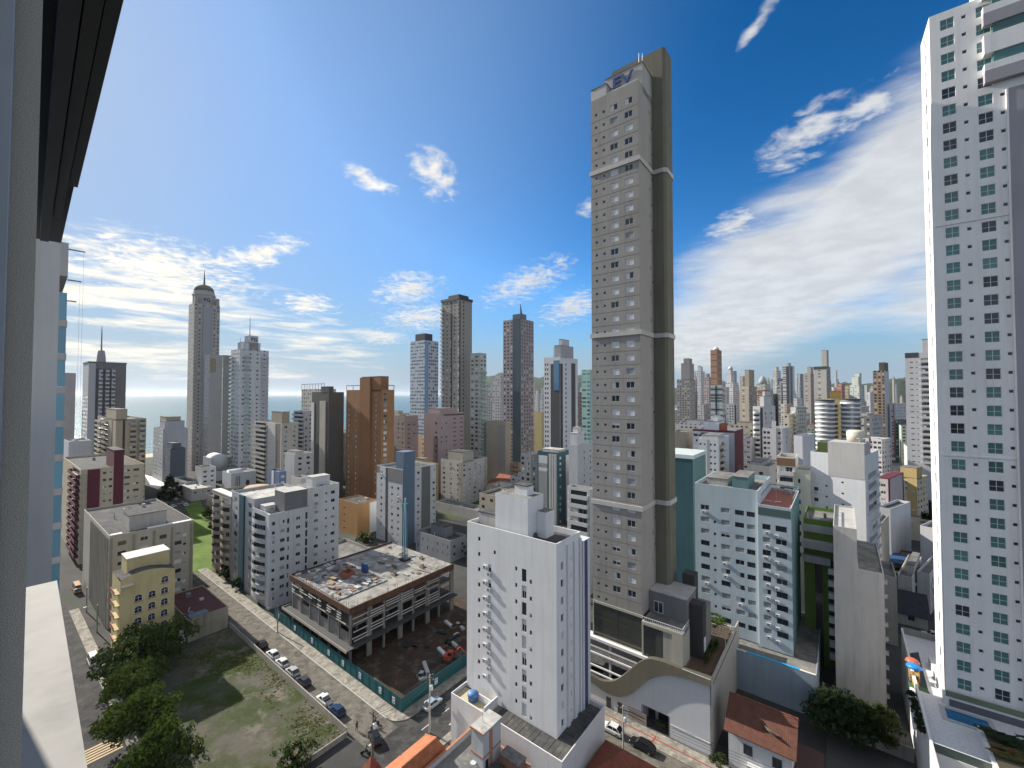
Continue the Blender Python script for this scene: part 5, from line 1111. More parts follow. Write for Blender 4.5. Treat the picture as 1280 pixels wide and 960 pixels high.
k_ = far('grey striped block right of the yellow drum building', 1072, 1084, 1092, 517, 300, (.40, .39, .38), dict(bay=60, ww=1, wh=.4, gl=(.1, .1, .1)), name='apartment_building', yb=620); k_.finish()
k_ = far('block with a dark gable front and white piers, in front of the brown grid tower', 1080, 1090, 1103, 520, 270, (.42, .43, .44), dict(c=(.13, .13, .135), bay=4, ww=.3), dict(bay=3, ww=.4), name='apartment_building', yb=620); k_.finish()
k_ = bl('white apartment block with rows of square windows and maroon corner', 1075, 1102, 1126, 549, Y=240, mat=wall((.50, .49, .49), .25), yb=640); k_.grid('F', 5, 1.5, 1.3, 'dog', 2.8, 2.8); k_.grid('R', 4, 1.5, 1.3, 'dog', 2.8, 2.8); k_.strip('F', .42, .5, 0, 0, MR, .1); k_.finish()
k_ = bl('round fronted white tower with bright balcony bands', 941, 950, 969, 508, Y=250, mat=wall((.52, .52, .52), .2), yb=640, name='tower', cat='tower'); k_.balc('F', .05, .95, 2.2, 'round', wall((.66, .66, .65), .1), top=4, fh=2.95, n=20, kinds='dB'); k_.strip('R', .0, .16, 0, -1, DARK, .1); k_.win('R', [.36], 1.6, 1.2, 'dB', 5, 2.95); k_.win('R', [.72], 2.6, 1.2, 'dB', 5, 2.95); k_.top(.3, .9, .3, .8, 6); k_.top(.5, .8, .4, .7, 9); k_.finish()
k_ = bl('pale grey block with a blank centre, in front of the round fronted tower', 953, 977, 988, 536, Y=222, mat=wall((.46, .46, .475), .25), yb=640); k_.win('F', [.12, .32, .88], 1.3, 1.3, 'dog', 3, 2.8); k_.strip('F', .5, .72, 0, k_.H + 4, wall((.48, .48, .49), .2), .4, 'lift_shaft'); k_.win('R', [.5], 1.5, 1.2, 'do', 3, 2.8); k_.finish()
k_ = bl('grey white block edged in maroon with small rooms on its roof', 866, 918, 929, 539, Y=205, mat=wall((.46, .48, .53), .2), yb=640); k_.fm['R'] = MR; k_.strip('F', .0, 1., k_.H - .8, k_.H + .1, MR, .15, 'maroon_cornice'); k_.win('F', [.07, .62, .80], 2., 1.2, 'dob', 3.4, 2.8); k_.win('F', [.17], 1.1, 1., 'd', 3.4, 2.8); k_.strip('F', .20, .70, k_.H - 3.2, k_.H - 1.4, plain((.1, .06, .055), .7), .1, 'dark_band'); k_.top(.25, .62, .1, .6, 4.2, WHITE); k_.top(.4, .56, .2, .5, 7, WHITE); k_.top(.63, .72, .1, .5, 3, wall((.36, .1, .05), .2)); k_.finish()
k_ = bl('white block with two rows of small square windows and a slotted right side', 873, 898, 911, 549, Y=185, mat=wall((.56, .58, .6), .2), yb=640); k_.win('F', [.10, .32, .62, .82], .8, .8, 'oobs', 3, 2.75); k_.strip('F', .42, .5, 0, -.5, wall((.38, .36, .33), .2), .08); k_.balc('R', .1, .5, .9, 'solid', wall((.5, .45, .36), .2), top=4, fh=2.75, n=14); k_.top(.1, .9, .1, .8, 1.2); k_.finish()
k_ = bl('plain sand coloured block hugging the taupe tower on its right', 848, 858, 868, 540, Y=230, mat=wall((.40, .36, .27), .2), yb=600, wf=9); k_.finish()
k_ = bl('flat white two storey building with dark holes for windows, behind the pale blue block', 934, 962, 978, 583, Y=178, mat=wall((.56, .52, .46), .3), yb=660); k_.win('F', [.2, .62], 1.5, 1.3, 'o', 4, 4.2); k_.win('R', [.5], 1.5, 1.3, 'o', 4, 4.2); k_.top(.05, .55, .1, .8, .8, LCONC); k_.clutter(4); k_.finish()
k_ = bl('small grey rear block right of the maroon edged block', 929, 938, 945, 548, Y=240, mat=wall((.34, .34, .36), .25), yb=620); k_.win('F', [.5], 3., 1.2, 'do', 3, 2.8); k_.finish()
k_ = bl('white rooftop box of a hidden building, right of the pale grey block', 992, 1003, 1018, 545, Y=200, mat=wall((.52, .54, .57), .2), yb=600); k_.finish()
k_ = bl('cream and ochre long block with even windows, beside the white right hand tower', 1102, 1146, 1180, 598, Y=190, mat=wall((.50, .45, .35), .25), yb=670); k_.grid('F', 6, 1.5, 1.2, 'dgo', 3., 2.75); k_.grid('R', 4, 1.5, 1.2, 'dgo', 3., 2.75); k_.strip('F', .72, 1.003, 0, -.3, wall((.42, .32, .15), .3), .03, 'ochre_bay'); k_.top(.55, 1., .0, .5, 4.5, wall((.42, .31, .14), .3), 'ochre_roof_room'); k_.finish()
k_ = bl('pink white block framed with thin dark red lines', 1097, 1111, 1129, 599, Y=165, mat=wall((.44, .40, .40), .25), yb=660); 
for a in (.0, .93): k_.strip('F', a, a + .07, 0, 0, MR, .1)
for a in (.0, .94): k_.strip('R', a, a + .06, 0, 0, MR, .1)
k_.win('F', [.5], 1.5, 1.1, 'dg', 3.2, 2.8); k_.part('red_coping', MB().box(-.1, k_.wf + .1, -.1, k_.wd + .1, k_.H + .003, k_.H + .3), MR); k_.finish()
k_ = bl('white cube building with a grey flat roof, left of the dark trees', 1096, 1113, 1138, 636, Y=150, mat=wall((.5, .52, .55), .25), yb=690, roof=ROOFD); k_.fm['F'] = wall((.30, .31, .34), .2); k_.finish()
k_ = bl('beige garden wall building in front of the white cube', 1092, 1101, 1111, 655, Y=138, mat=wall((.42, .39, .33), .3), yb=700); k_.finish()
k_ = bl('grey ribbon windowed low building partly behind the white right hand tower', 1150, 1166, 1196, 660, Y=140, mat=wall((.46, .47, .48), .25), yb=720); k_.win('F', [.5], 3.5, .8, 'd', 3.4, 2.8); k_.win('R', [.4], 4, .8, 'd', 3.4, 2.8); k_.finish()
k_ = bl('low white pair of houses with dark openings, below the palm', 1122, 1140, 1152, 722, Y=118, mat=wall((.50, .47, .42), .35), name='house', cat='house', yb=780); k_.grid('F', 2, 1.5, 1.1, 'do', 3., 2.9); k_.grid('R', 2, 1.5, 1.1, 'do', 3, 2.9); k_.top(.5, 1., .2, .8, 2.); k_.finish()
k_ = bl('white house with deep balconies beside the white right hand tower', 1146, 1162, 1180, 718, Y=120, mat=wall((.52, .50, .47), .3), name='house', cat='house', yb=780); k_.balc('R', .1, .9, 1.3, 'solid', WHITE, top=4, fh=3); k_.grid('F', 2, 1.4, 1.1, 'do', 3, 3); k_.finish()
k_ = bl('tall blank beige party wall building behind the lower gable', 1098, 1121, 1124, 722, Y=105, mat=wall((.44, .43, .38), .3), yb=800, wd=12); k_.finish()
gable_house('dark slate gabled house on the small street behind the white tower podium', 1160, 788, 10, 9, 3.5, 4.2, (.045, .047, .055), (.40, .38, .33))
gable_house('long low house with a maroon tiled roof below the blue canopy', 1158, 716, 12, 8, 3.6, 1.8, (.12, .035, .03), (.42, .4, .36))
gable_house('low house with a dull brown roof, right of the blue canopy', 1176, 725, 9, 8, 4, 2.2, (.2, .1, .07), (.5, .46, .4))
# curved blue canopy
p = gp(1100, 700, 4); r = empty('canopy', (p.x, p.y, 0), ROT, 'curved dark blue canopy roof near the palm', 'canopy'); b = MB(); n = 8
for q in range(n):
    za, zb = 4 + 1.6 * math.sin(math.pi * q / n), 4 + 1.6 * math.sin(math.pi * (q + 1) / n); ya, yb = 12 * q / n, 12 * (q + 1) / n
    b.face([(0, ya, za), (14, ya, za), (14, yb, zb), (0, yb, zb)]); b.face([(0, yb, zb - .1), (14, yb, zb - .1), (14, ya, za - .1), (0, ya, za - .1)])
b.build('canopy_roof', plain((.04, .09, .2), .5), r)
for x in (.5, 13.5):
    for y in (.5, 11.5): MB().box(x, x + .2, y, y + .2, 0, 4).build('post', METAL, r)

# ------------------------------------------------------------------ the white tower on the right
RTA = 54.0; RW = wall((.78, .77, .76), .22); RG = wall((.33, .32, .35), .15)
T = bl('tall white tower at the right edge with teal windows and a grey side panel', 1151, 1161.5, 1330, 31, Y=69, mat=RW, name='tower', cat='tower', base=12.4, mode='L', ang=RTA, wf=20); T.rev = .2; T.sub = True; T.noac = True
zz = CH
cs = [T.s_at('F', q, 62) for q in (1196, 1217.5, 1242.5, 1264.5, 1271)]
fhR = 22.05 * 69 / F_PX * 1.0
ofs = T.H - ((62 + (493.3 - 441) * 69 / F_PX) - 12.4)      # sill of the row seen just above the horizon
while ofs - fhR > 2.4: ofs -= fhR
kt = 'tttTTtd'
sill = lambda d: ofs + d
T.win('F', [cs[0], cs[2]], 1.62, 1.72, 'ttTtTtt', ofs, fhR, meters=True); T.win('F', [cs[1], cs[3]], .55, .55, 's', ofs - .75, fhR, meters=True)
T.strip('F', cs[4], 19.9, 0, -16, RG, .25, 'grey_panel', meters=True); T.strip('F', cs[4] - .22, cs[4], 0, -16, RW, .3, 'edge_rib', meters=True)
for z in ((62 + (493.3 - 580.5) * 69 / F_PX), (62 + (493.3 - 281) * 69 / F_PX)):
    i_ = round((T.H - ofs - .6 - (z - 12.4)) / fhR); z = 12.4 + T.H - ofs - .6 - i_ * fhR; T.strip('F', 0., cs[4] - .25, z - 12.4 - .12, z - 12.4 + .12, RW, .12, 'cornice', meters=True)
T.win('L', [.5], .9, 1.7, 'tdt', ofs, fhR); T.part('rear_core', MB().box(6, 20, T.wd + .01, T.wd + 11, 0, T.H - 1), RW)
cu = T.s_at('F', 1226)
for k in range(4):
    z = T.H - 14.5 + k * 4.6
    T.part('projecting_storey', MB().box(cu, T.wf + .2, -1.0, -.003, z, z + 1.9, 0).box(cu, T.wf + .2, -1.0, -.003, z + 1.9, z + 3.0, 1).box(cu + 1, T.wf, -.8, -.003, z + 3.0, z + 4.6, 2), [RG if k % 2 == 0 else RW, RW, GLT])
T.part('projecting_storey', MB().box(cu, T.wf + .2, -1.0, 4, T.H + 3.91, T.H + 6.5), RW); T.acs('F', cs[1] + 1.2, 6, fhR, 0, meters=True)
T.part('roof_storey', MB().box(cu, T.wf, .01, 8, T.H - .9, T.H + 3.9), RW); T.finish()
# podium with pool deck
zd = 12.3; ud0, vd0 = 9.0, 84.0
D0 = xy(ud0, vd0)
pd_ = empty('podium', (D0.x, D0.y, 0), ROT, 'white podium deck with pool and playground at the foot of the white right hand tower', 'building')
def Q(name, mb, mats, smooth=False): return mb.build(name, mats, pd_, smooth=smooth)
PW = wall((.66, .655, .65), .2)
Q('deck', MB().box(.31, 34, 0, 36, zd - .5, zd), plain((.62, .62, .63), .7))
Q('outer_wall', MB().box(0, .3, -8, 36, 0, zd + 1.1), PW); Q('outer_wall', MB().box(.31, 34, -.3, -.01, 0, zd - .3), wall((.6, .6, .6), .2))
Q('glass_rail', MB().box(.35, 9, -.2, -.16, zd + .003 - .3, zd + .9), glass((.08, .10, .09), .1)); Q('rail_cap', MB().box(.35, 9, -.24, -.12, zd + .9, zd + .97), PW)
Q('lower_terrace', MB().box(.31, 34, -8, -.31, 7, 7.5), LCONC)
Q('rear_wall', MB().box(.31, 30, 36.01, 36.3, 0, zd + 1.2), CONC)
def loc(px, py, z): 
    p = gp(px, py, z); q = uv(p); return q.x - ud0, q.y - vd0
# pool
a = [loc(1184, 884, zd), loc(1229, 897, zd), loc(1222, 912, zd), loc(1190, 907, zd)]
m, t, b = principled('pool_water'); b.inputs['Base Color'].default_value = (.015, .12, .26, 1); b.inputs['Roughness'].default_value = .08
t.l.new(t.add('ShaderNodeBump', {'Strength': .15, 'Distance': .1, 'Height': t.noise(t.add('ShaderNodeTexCoord').outputs['Object'], 1.4, 3, .6)}).outputs[0], b.inputs['Normal'])
cxp = sum(q[0] for q in a) / 4; cyp = sum(q[1] for q in a) / 4; px0, px1, py0, py1 = cxp - 2.0, cxp + 2.6, cyp - 1.3, cyp + 1.5
Q('pool_rim', MB().box(px0 - .6, px1 + .6, py0 - .6, py0, zd + .003, zd + .12).box(px0 - .6, px1 + .6, py1, py1 + .6, zd + .003, zd + .12).box(px0 - .6, px0, py0, py1, zd + .003, zd + .12).box(px1, px1 + .6, py0, py1, zd + .003, zd + .12), plain((.4, .41, .42), .6))
b = MB(); b.face([(px0, py0, zd + .06), (px1, py0, zd + .06), (px1, py1, zd + .06), (px0, py1, zd + .06)]); Q('pool_water', b, m)
# play mat
a = [loc(1133, 817, zd), loc(1148, 815, zd), loc(1160, 862, zd), loc(1135, 852, zd)]
def flat(name, pts, z, mat):
    b = MB(); ar = sum(pts[i][0] * pts[(i + 1) % len(pts)][1] - pts[(i + 1) % len(pts)][0] * pts[i][1] for i in range(len(pts)))
    if ar < 0: pts = pts[::-1]
    b.face([(x, y, z) for x, y in pts]); return Q(name, b, mat)
flat('play_mat', a, zd + .006, plain((.03, .045, .055), .8)); flat('play_mat', [loc(1135, 852, zd), loc(1160, 862, zd), loc(1163, 868, zd), loc(1136, 858, zd)], zd + .006, plain((.06, .13, .05), .8))
flat('gravel_bed', [loc(1135, 862, zd), loc(1143, 864, zd), loc(1152, 915, zd), loc(1141, 912, zd)], zd + .006, plain((.5, .5, .5), .9))
# raised planter, lower right
ax = loc(1221, 905, zd + 1.2)
Q('raised_planter', MB().box(ax[0], 30, -7.5, ax[1], 0, zd + 1.0), PW)
Q('planter_soil', MB().box(ax[0] + .5, 29.5, -7, ax[1] - .5, zd + 1.003, zd + 1.25), plain((.07, .06, .035), .95))
# plinth under the tower
TM = T.M
Pl = empty('podium', T.root.location.copy(), T.root.rotation_euler.z, 'white plinth with a dark grey panel and glass balustrade under the white right tower', 'building'); Pl.location.z = zd
MB().box(-.3, 20, -.6, 12, 0.004, 2.6).build('wall', PW, Pl); MB().box(.2, 8.2, -.65, -.603, .3, 2.3).build('grey_panel', plain((.12, .125, .145), .5), Pl)
Pl.location.z = zd - 1.2; T.root.location.z += 1.3
MB().box(-.2, 20, -.55, -.5, 2.61, 3.5).build('glass_balustrade', glass((.10, .12, .08), .1), Pl)
for o in list(Pl.children):
    pass
# playground tower, planted tubs
q = loc(1143, 850, zd); p = xy(q[0] + ud0, q[1] + vd0); r = empty('play_house', (p.x, p.y, zd), ROT, 'small playground tower with red and blue roofs on the pool deck', 'playground')
pc = plain((.5, .3, .1), .6)
for x in (-.6, .6):
    for y in (-.6, .6): MB().tube([(x, y, 0), (x, y, 2.2)], .06, 6).build('post', pc, r)
MB().box(-.65, .65, -.65, .65, 1.0, 1.1).build('platform', pc, r); MB().lathe([(1.15, 2.2), (.9, 2.55), (.1, 2.9)], 0, 0, 12).build('blue_roof', plain((.02, .22, .62), .4), r, smooth=True)
for x in (-.5, .5):
    MB().tube([(x, 2.3, 0), (x, 2.3, 2.0)], .06, 6).build('post', pc, r)
MB().lathe([(1.05, 2.0), (.8, 2.4), (.1, 2.7)], 0, 2.3, 12).build('red_roof', plain((.55, .12, .06), .4), r, smooth=True)
MB().box(-.4, .4, -2.6, -.65, .35, .45).build('slide', plain((.6, .32, .05), .5), r)
# ------------------------------------------------------------------ trees and shrubs
def leaf_mat(name, c1, c2):
    m, t, b = principled(name)
    tc = t.add('ShaderNodeTexCoord').outputs['Object']; oi = t.add('ShaderNodeObjectInfo').outputs['Random']
    nz = t.rng(t.m('ADD', t.noise(tc, .9, 4, .7), t.m('MULTIPLY', t.m('SUBTRACT', oi, .5), .12)), .34, .66)
    t.l.new(t.mix(nz, c1, c2), b.inputs['Base Color']); b.inputs['Roughness'].default_value = .6; b.inputs['Specular IOR Level'].default_value = .3
    src = b.inputs['Base Color'].links[0].from_socket; tr = t.add('ShaderNodeBsdfTranslucent', {0: src}); mx = t.add('ShaderNodeMixShader', {0: .35})
    t.l.new(b.outputs[0], mx.inputs[1]); t.l.new(tr.outputs[0], mx.inputs[2]); t.l.new(mx.outputs[0], t.n['Material Output'].inputs[0])
    return m
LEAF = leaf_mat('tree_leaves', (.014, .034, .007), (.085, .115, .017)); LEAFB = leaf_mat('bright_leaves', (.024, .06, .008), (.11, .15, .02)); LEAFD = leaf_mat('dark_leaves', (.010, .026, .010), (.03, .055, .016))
BARK = plain((.10, .075, .055), .9)
def crown_mesh(seed, r, h, n_cl=64, per=46, leaf=.36, cone=False, name='crown'):
    rr = random.Random(seed); b = MB()
    for c in range(n_cl):
        while True:
            x, y, z = (rr.uniform(-1, 1) for _ in range(3)); d = x * x + y * y + z * z
            if .25 < d < 1: break
        if cone: z = rr.uniform(-1, 1); k = (1 - z) / 2 * .9 + .1; a = rr.uniform(0, 6.28); x, y = math.cos(a) * k, math.sin(a) * k
        lump = 1 + .28 * math.sin(3 * math.atan2(y, x) + seed) + .15 * math.sin(5 * z + seed)
        cx, cy, cz = x * r * lump, y * r * lump, z * h * (1 if z > 0 else .75)
        cr = r * rr.uniform(.16, .32)
        for _ in range(per):
            u = Vector((rr.gauss(0, 1), rr.gauss(0, 1), rr.gauss(0, .8)))
            u = u.normalized() * cr * rr.random() ** .45
            p = Vector((cx, cy, cz)) + u
            a = Vector((rr.gauss(0, 1), rr.gauss(0, 1), rr.gauss(0, 1))).normalized(); e = a.orthogonal().normalized(); q = leaf * rr.uniform(.6, 1.3)
            b.face([p - a * q, p - e * q * .5, p + a * q, p + e * q * .5])
    return b
def tree(label, px, py, r, h, trunk, mat, seed, group=None, cat='tree', name='tree', z=0., n=64, leaf=.36, cone=False, per=46):
    """px,py = image position of the crown's middle"""
    zc = z + trunk + h * .55; p = gp(px, py, zc); t = empty(name, (p.x, p.y, z), seed * .7, label, cat, group)
    o = crown_mesh(seed, r, h, n, per, leaf, cone).build('crown', mat, t, (0, 0, trunk + h * .55))
    rr = random.Random(seed); w = MB().tube([(0, 0, 0), (.1, .05, trunk * .6), (0, .1, trunk + h * .5)], [.14 + r * .035, .12 + r * .025, .05], 7)
    for k in range(5):
        a = k * 1.26 + rr.random(); w.tube([(0, .05, trunk * .6), (math.cos(a) * r * .35, math.sin(a) * r * .35, trunk + h * .3), (math.cos(a) * r * .7, math.sin(a) * r * .7, trunk + h * .6)], [.1, .07, .02], 5)
    w.build('trunk', BARK, t); return t
tree('largest dark tree beside the small yellow block', 188, 806, 6.4, 4.4, 3.4, LEAF, 1, n=120)
tree('dark street tree left of the largest one, over the parked van', 152, 826, 4.8, 3.6, 3.2, LEAF, 2, n=84)
tree('rounded green tree below the largest dark one on the lot edge', 170, 850, 4.7, 3.2, 2.8, LEAF, 3, n=84)
tree('wide lighter green tree between the rounded one and the crossing stripes', 174, 890, 5.2, 3.0, 2.8, LEAF, 4, n=96)
tree('leafy tree at the bottom edge right of the crossing stripes', 203, 938, 4.7, 3.2, 2.6, LEAF, 5, n=96, leaf=.32)
tree('bright green bush tree at the bottom edge in the vacant lot', 366, 950, 3.0, 2.2, 1.2, LEAFB, 6, n=70, leaf=.28)
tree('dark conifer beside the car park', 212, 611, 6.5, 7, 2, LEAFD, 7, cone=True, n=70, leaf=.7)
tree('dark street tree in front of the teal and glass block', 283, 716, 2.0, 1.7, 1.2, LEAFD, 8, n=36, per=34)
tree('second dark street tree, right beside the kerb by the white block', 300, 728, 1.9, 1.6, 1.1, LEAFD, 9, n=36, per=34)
tree('green bushes on the ground behind the building site', 456, 672, 3.4, 2.0, .8, LEAF, 10, n=40, per=36, name='shrub', cat='shrub')
tree('tree behind the low grey block beside the white slab', 589, 690, 2.6, 3.0, 2, LEAF, 11, n=40, per=36)
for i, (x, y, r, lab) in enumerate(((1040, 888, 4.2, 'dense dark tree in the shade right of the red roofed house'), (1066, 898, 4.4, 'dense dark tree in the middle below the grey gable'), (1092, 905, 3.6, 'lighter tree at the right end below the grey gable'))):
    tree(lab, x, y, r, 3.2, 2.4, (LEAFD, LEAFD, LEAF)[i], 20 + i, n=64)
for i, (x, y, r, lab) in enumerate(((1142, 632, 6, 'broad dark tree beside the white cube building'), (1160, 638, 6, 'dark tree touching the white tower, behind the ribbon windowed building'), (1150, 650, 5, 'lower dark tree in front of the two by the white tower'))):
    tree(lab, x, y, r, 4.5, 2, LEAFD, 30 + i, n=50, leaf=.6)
for i, (x, y, lab) in enumerate(((262, 640, 'small green tree at the top right of the lawn'), (270, 655, 'bush beside the lawn and the beige balcony block'))):
    tree(lab, x, y, 3, 2.5, 1.2, LEAF, 40 + i, n=30, leaf=.5)
def lushrub(label, u, v, z, r, mat, seed, name='shrub', sx=1., sy=1.):
    p = xy(u, v); t = empty(name, (p.x, p.y, z), ROT, label, 'shrub')
    o = crown_mesh(seed, r, r * .8, 26, 34, .16).build('foliage', mat, t, (0, 0, r * .7)); o.scale = (sx, sy, 1)
    MB().tube([(0, 0, 0), (0, .02, r * .6)], [.05, .03], 5).build('stem', BARK, t); return t
zt = ZX(8.83)
lushrub('long flowering hedge against the terrace wall of the white podium', -20.6, 90, zt, .9, LEAFB, 50, sx=.8, sy=5.5)
lushrub('yellow green creeper over the pergola on the podium terrace', -21.3, 97.5, zt + 1.6, 1.1, LEAFB, 51, sx=1.6, sy=2.2)
lushrub('plants in the dark planter at the podium entrance', -27.4, 79.6, .5, .5, LEAF, 52, sx=2.4, sy=.8)
lushrub('olive grey bushy tree on the pavement by the red roofed house', -17.0, 77.2, .1, 1.5, LEAF, 53)
for i in range(6):
    q = loc(1139 + i * 2.6, 866 + i * 9, zd + .4); lushrub(('round dark shrub in the gravel bed by the pool, nearest the playground', 'second round shrub from the playground in the gravel bed', 'third round shrub from the playground in the gravel bed', 'fourth round shrub from the playground in the gravel bed', 'fifth round shrub from the playground in the gravel bed', 'round shrub in the gravel bed farthest from the playground')[i], q[0] + ud0, q[1] + vd0, zd, .55, LEAFD, 60 + i)
lushrub('clipped dark hedge filling the raised planter at lower right', ax[0] + ud0 + 5, ax[1] + vd0 - 2.6, zd + 1.2, .9, LEAFD, 70, sx=5, sy=2.2); lushrub('rusty dry grass in front of the clipped hedge, lower right', ax[0] + ud0 + 5, ax[1] + vd0 - 5.4, zd + 1.2, .5, leaf_mat('dry_leaves', (.16, .08, .03), (.1, .12, .03)), 71, sx=8, sy=2)
for i, x in enumerate((1219, 1253)):
    q = gp(x, 846, zd + 1.6); a = uv(q); lushrub(('small potted palm behind the glass balustrade, left one', 'small potted palm behind the glass balustrade, right one')[i], a.x, a.y, zd + 1.5, .45, LEAFB, 74 + i)
# palm
p = gp(1119, 678); r = empty('palm_tree', (p.x, p.y, 0), 0, 'tall palm between the white cube and the dark canopy', 'palm tree')
MB().tube([(0, 0, 0), (.15, 0, 4), (.1, .1, 7.5)], [.3, .22, .2], 8).build('trunk', BARK, r); b = MB(); rr = random.Random(5)
for k in range(20):
    a = k * .83; L = rr.uniform(2.6, 3.6); up = rr.uniform(.0, 1.5); pr = None
    for q in range(7):
        f = q / 6; c = Vector((math.cos(a) * L * f, math.sin(a) * L * f, 7.5 + up * f * 2 - 2.6 * f * f)); sd_ = Vector((-math.sin(a), math.cos(a), 0)) * .5 * math.sin(math.pi * min(1, f * .85 + .12)); dr = Vector((0, 0, -.25))
        if pr: b.face([pr[0], c, c + sd_ + dr, pr[0] + pr[1] + dr]); b.face([c, pr[0], pr[0] - pr[1] + dr, c - sd_ + dr])
        pr = (c, sd_)
b.build('fronds', LEAFD, r)
# grass on the lot
b = MB(); rr = random.Random(3)
for i in range(16000):
    u, v = rr.uniform(-128, -72), rr.uniform(20.5, 42.6)
    dens = .25 + .75 * max(0, (v - 35) / 7.6) + (.5 if u < -112 and v > 30 else 0)
    nzv = math.sin(u * .31 + 1) * math.sin(v * .43 + u * .11)
    if dens < .45 or rr.random() > dens * (.35 + .65 * nzv): continue
    p = xy(u, v); a = rr.uniform(0, 6.28); hh = rr.uniform(.05, .22); dx, dy = math.cos(a) * .3, math.sin(a) * .3
    b.face([(p.x - dx, p.y - dy, 0), (p.x + dx, p.y + dy, 0), (p.x + dx * .3 + dy * .4, p.y + dy * .3 - dx * .4, hh)])
o = b.build('grass', leaf_mat('wild_grass', (.085, .115, .018), (.19, .18, .05))); o['kind'] = 'stuff'; o['label'] = 'tufts of wild grass on the vacant lot'

# ------------------------------------------------------------------ building site
SC = wall((.24, .23, .215), .6); BRN = wall((.115, .062, .042), .7); SITE = xy(-118, 53.5)
st = empty('unfinished_building', (SITE.x, SITE.y, 0), ROT, 'unfinished concrete building with rusty formwork edges and scaffold rails', 'building site'); SW, SDp, Z3 = 29., 32.5, 12.9
def Sx(name, mb, mats): return mb.build(name, mats, st)
SLABM = ground_mat('fresh_concrete', (.33, .315, .28), (.22, .21, .19), .3, (.15, .145, .14), s3=.4)
Sx('top_slab', MB().box(0, SW, 0, SDp, 12.45, Z3), SLABM); Sx('middle_slab', MB().box(.3, SW - .3, .3, SDp - .3, 8.5, 8.8), SC); Sx('lower_slab', MB().box(-1.4, SW + 1.3, -1.5, SDp + .5, 4.35, 4.65).box(-1.5, -1.4, -1.6, SDp, 4.3, 4.95, 1).box(-1.5, SW + 1.4, -1.6, -1.5, 4.3, 4.95, 1), [plain((.06, .06, .062), .8), wall((.42, .38, .32), .3)])
Sx('formwork_edge', MB().box(-.25, SW + .25, -.25, -.003, 12.0, 13.3).box(SW + .003, SW + .25, 0, SDp, 11.7, 13.3).box(-.25, -.003, 0, SDp, 11.7, 13.4), BRN)
for i in range(7):
    x = .3 + i * (SW - 1.1) / 6
    for j in range(8):
        y = .3 + j * (SDp - 1.1) / 7
        if 0 < i < 6 and 0 < j < 7 and (i + j) % 2: continue
        w_, d_ = (.5, 1.3) if (i == 6 and j % 2) else (.5, .5)
        Sx('column', MB().box(x, x + w_, y, y + d_, 0, 4.35).box(x, x + w_, y, y + d_, 4.65, 8.5).box(x, x + w_, y, y + d_, 8.8, 12.45), SC)
rr = random.Random(8); RAIL = plain((.5, .48, .45), .6); RUST = wall((.15, .075, .045), .6)
for j in range(7):
    y = .9 + j * (SDp - 1.6) / 7; L = (SDp - 1.6) / 7 - .6
    for z in (5.3, 6.0, 6.7, 7.4, 9.3, 9.9, 10.5, 11.1):
        if rr.random() < .82: Sx('scaffold_rail', MB().box(SW - .1 + .15, SW + .22, y + rr.uniform(-.3, .2), y + L, z, z + .2), RAIL if rr.random() < .8 else RUST)
    if j < 6:
        x = .9 + j * (SW - 1.6) / 6; L = (SW - 1.6) / 6 - .6
        for z in (9.2, 9.8, 10.4, 11.0):
            if rr.random() < .75: Sx('scaffold_rail', MB().box(x, x + L * rr.choice((.45, .5, 1)), -.2, -.08, z, z + .18), RAIL)
        Sx('infill_wall', MB().box(x, x + L, .5, .65, 4.65, 8.0 - .9 * (j % 2)), SC); Sx('infill_wall', MB().box(SW - .9, SW - .75, .9 + j * 4.4, 4.3 + j * 4.4, 8.8, 11 - (j % 3)), plain((.12, .11, .1), .8))
Sx('core_wall', MB().box(10, 17, 12, 13, 0, 12.4).box(10, 11, 13.01, 20, 0, 12.4), SC)
for j in range(46):
    a = rr.random(); x, y = (a * SW, .3) if j % 2 else (SW - .3, a * SDp)
    Sx('starter_bar', MB().tube([(x, y, Z3), (x, y, Z3 + rr.uniform(.9, 1.6))], .035, 4), RUST)
Sx('wet_slab', MB().box(.6, SW - 6, .6, 14.5, Z3 + .003, Z3 + .25), ground_mat('site_planking', (.26, .26, .265), (.10, .098, .095), .7, (.40, .38, .36), s3=.9))
for x0, y0, w_ in ((21, 17, 1.6), (23, 25, 1.6), (11, 27, 2.2), (18, 29, 1.4)): Sx('stair_opening', MB().box(x0, x0 + w_, y0, y0 + .15, Z3, Z3 + .7).box(x0, x0 + .15, y0 + .16, y0 + w_, Z3, Z3 + .7).box(x0 + .16, x0 + w_, y0 + .16, y0 + w_, Z3 + .003, Z3 + .01, 1), [plain((.3, .26, .2), .8), DARK])
def site_thing(name, label, cat, group, x, y, z, mb, mat, rz=0.):
    p = xy(-118 + x, 53.5 + y); return tag(mb.build(name, mat, None, (p.x, p.y, z), ROT + rz), label, cat, group)
PLY = (plain((.30, .20, .12), .7), plain((.36, .36, .36), .7), plain((.05, .09, .16), .6), plain((.5, .48, .45), .7), plain((.14, .075, .05), .8))
KIND = ('brown plywood sheet lying on the unfinished top floor', 'grey plywood sheet lying on the unfinished top floor', 'blue panel lying on the unfinished top floor', 'whitish board lying on the unfinished top floor', 'dark brown shutter board lying on the unfinished top floor')
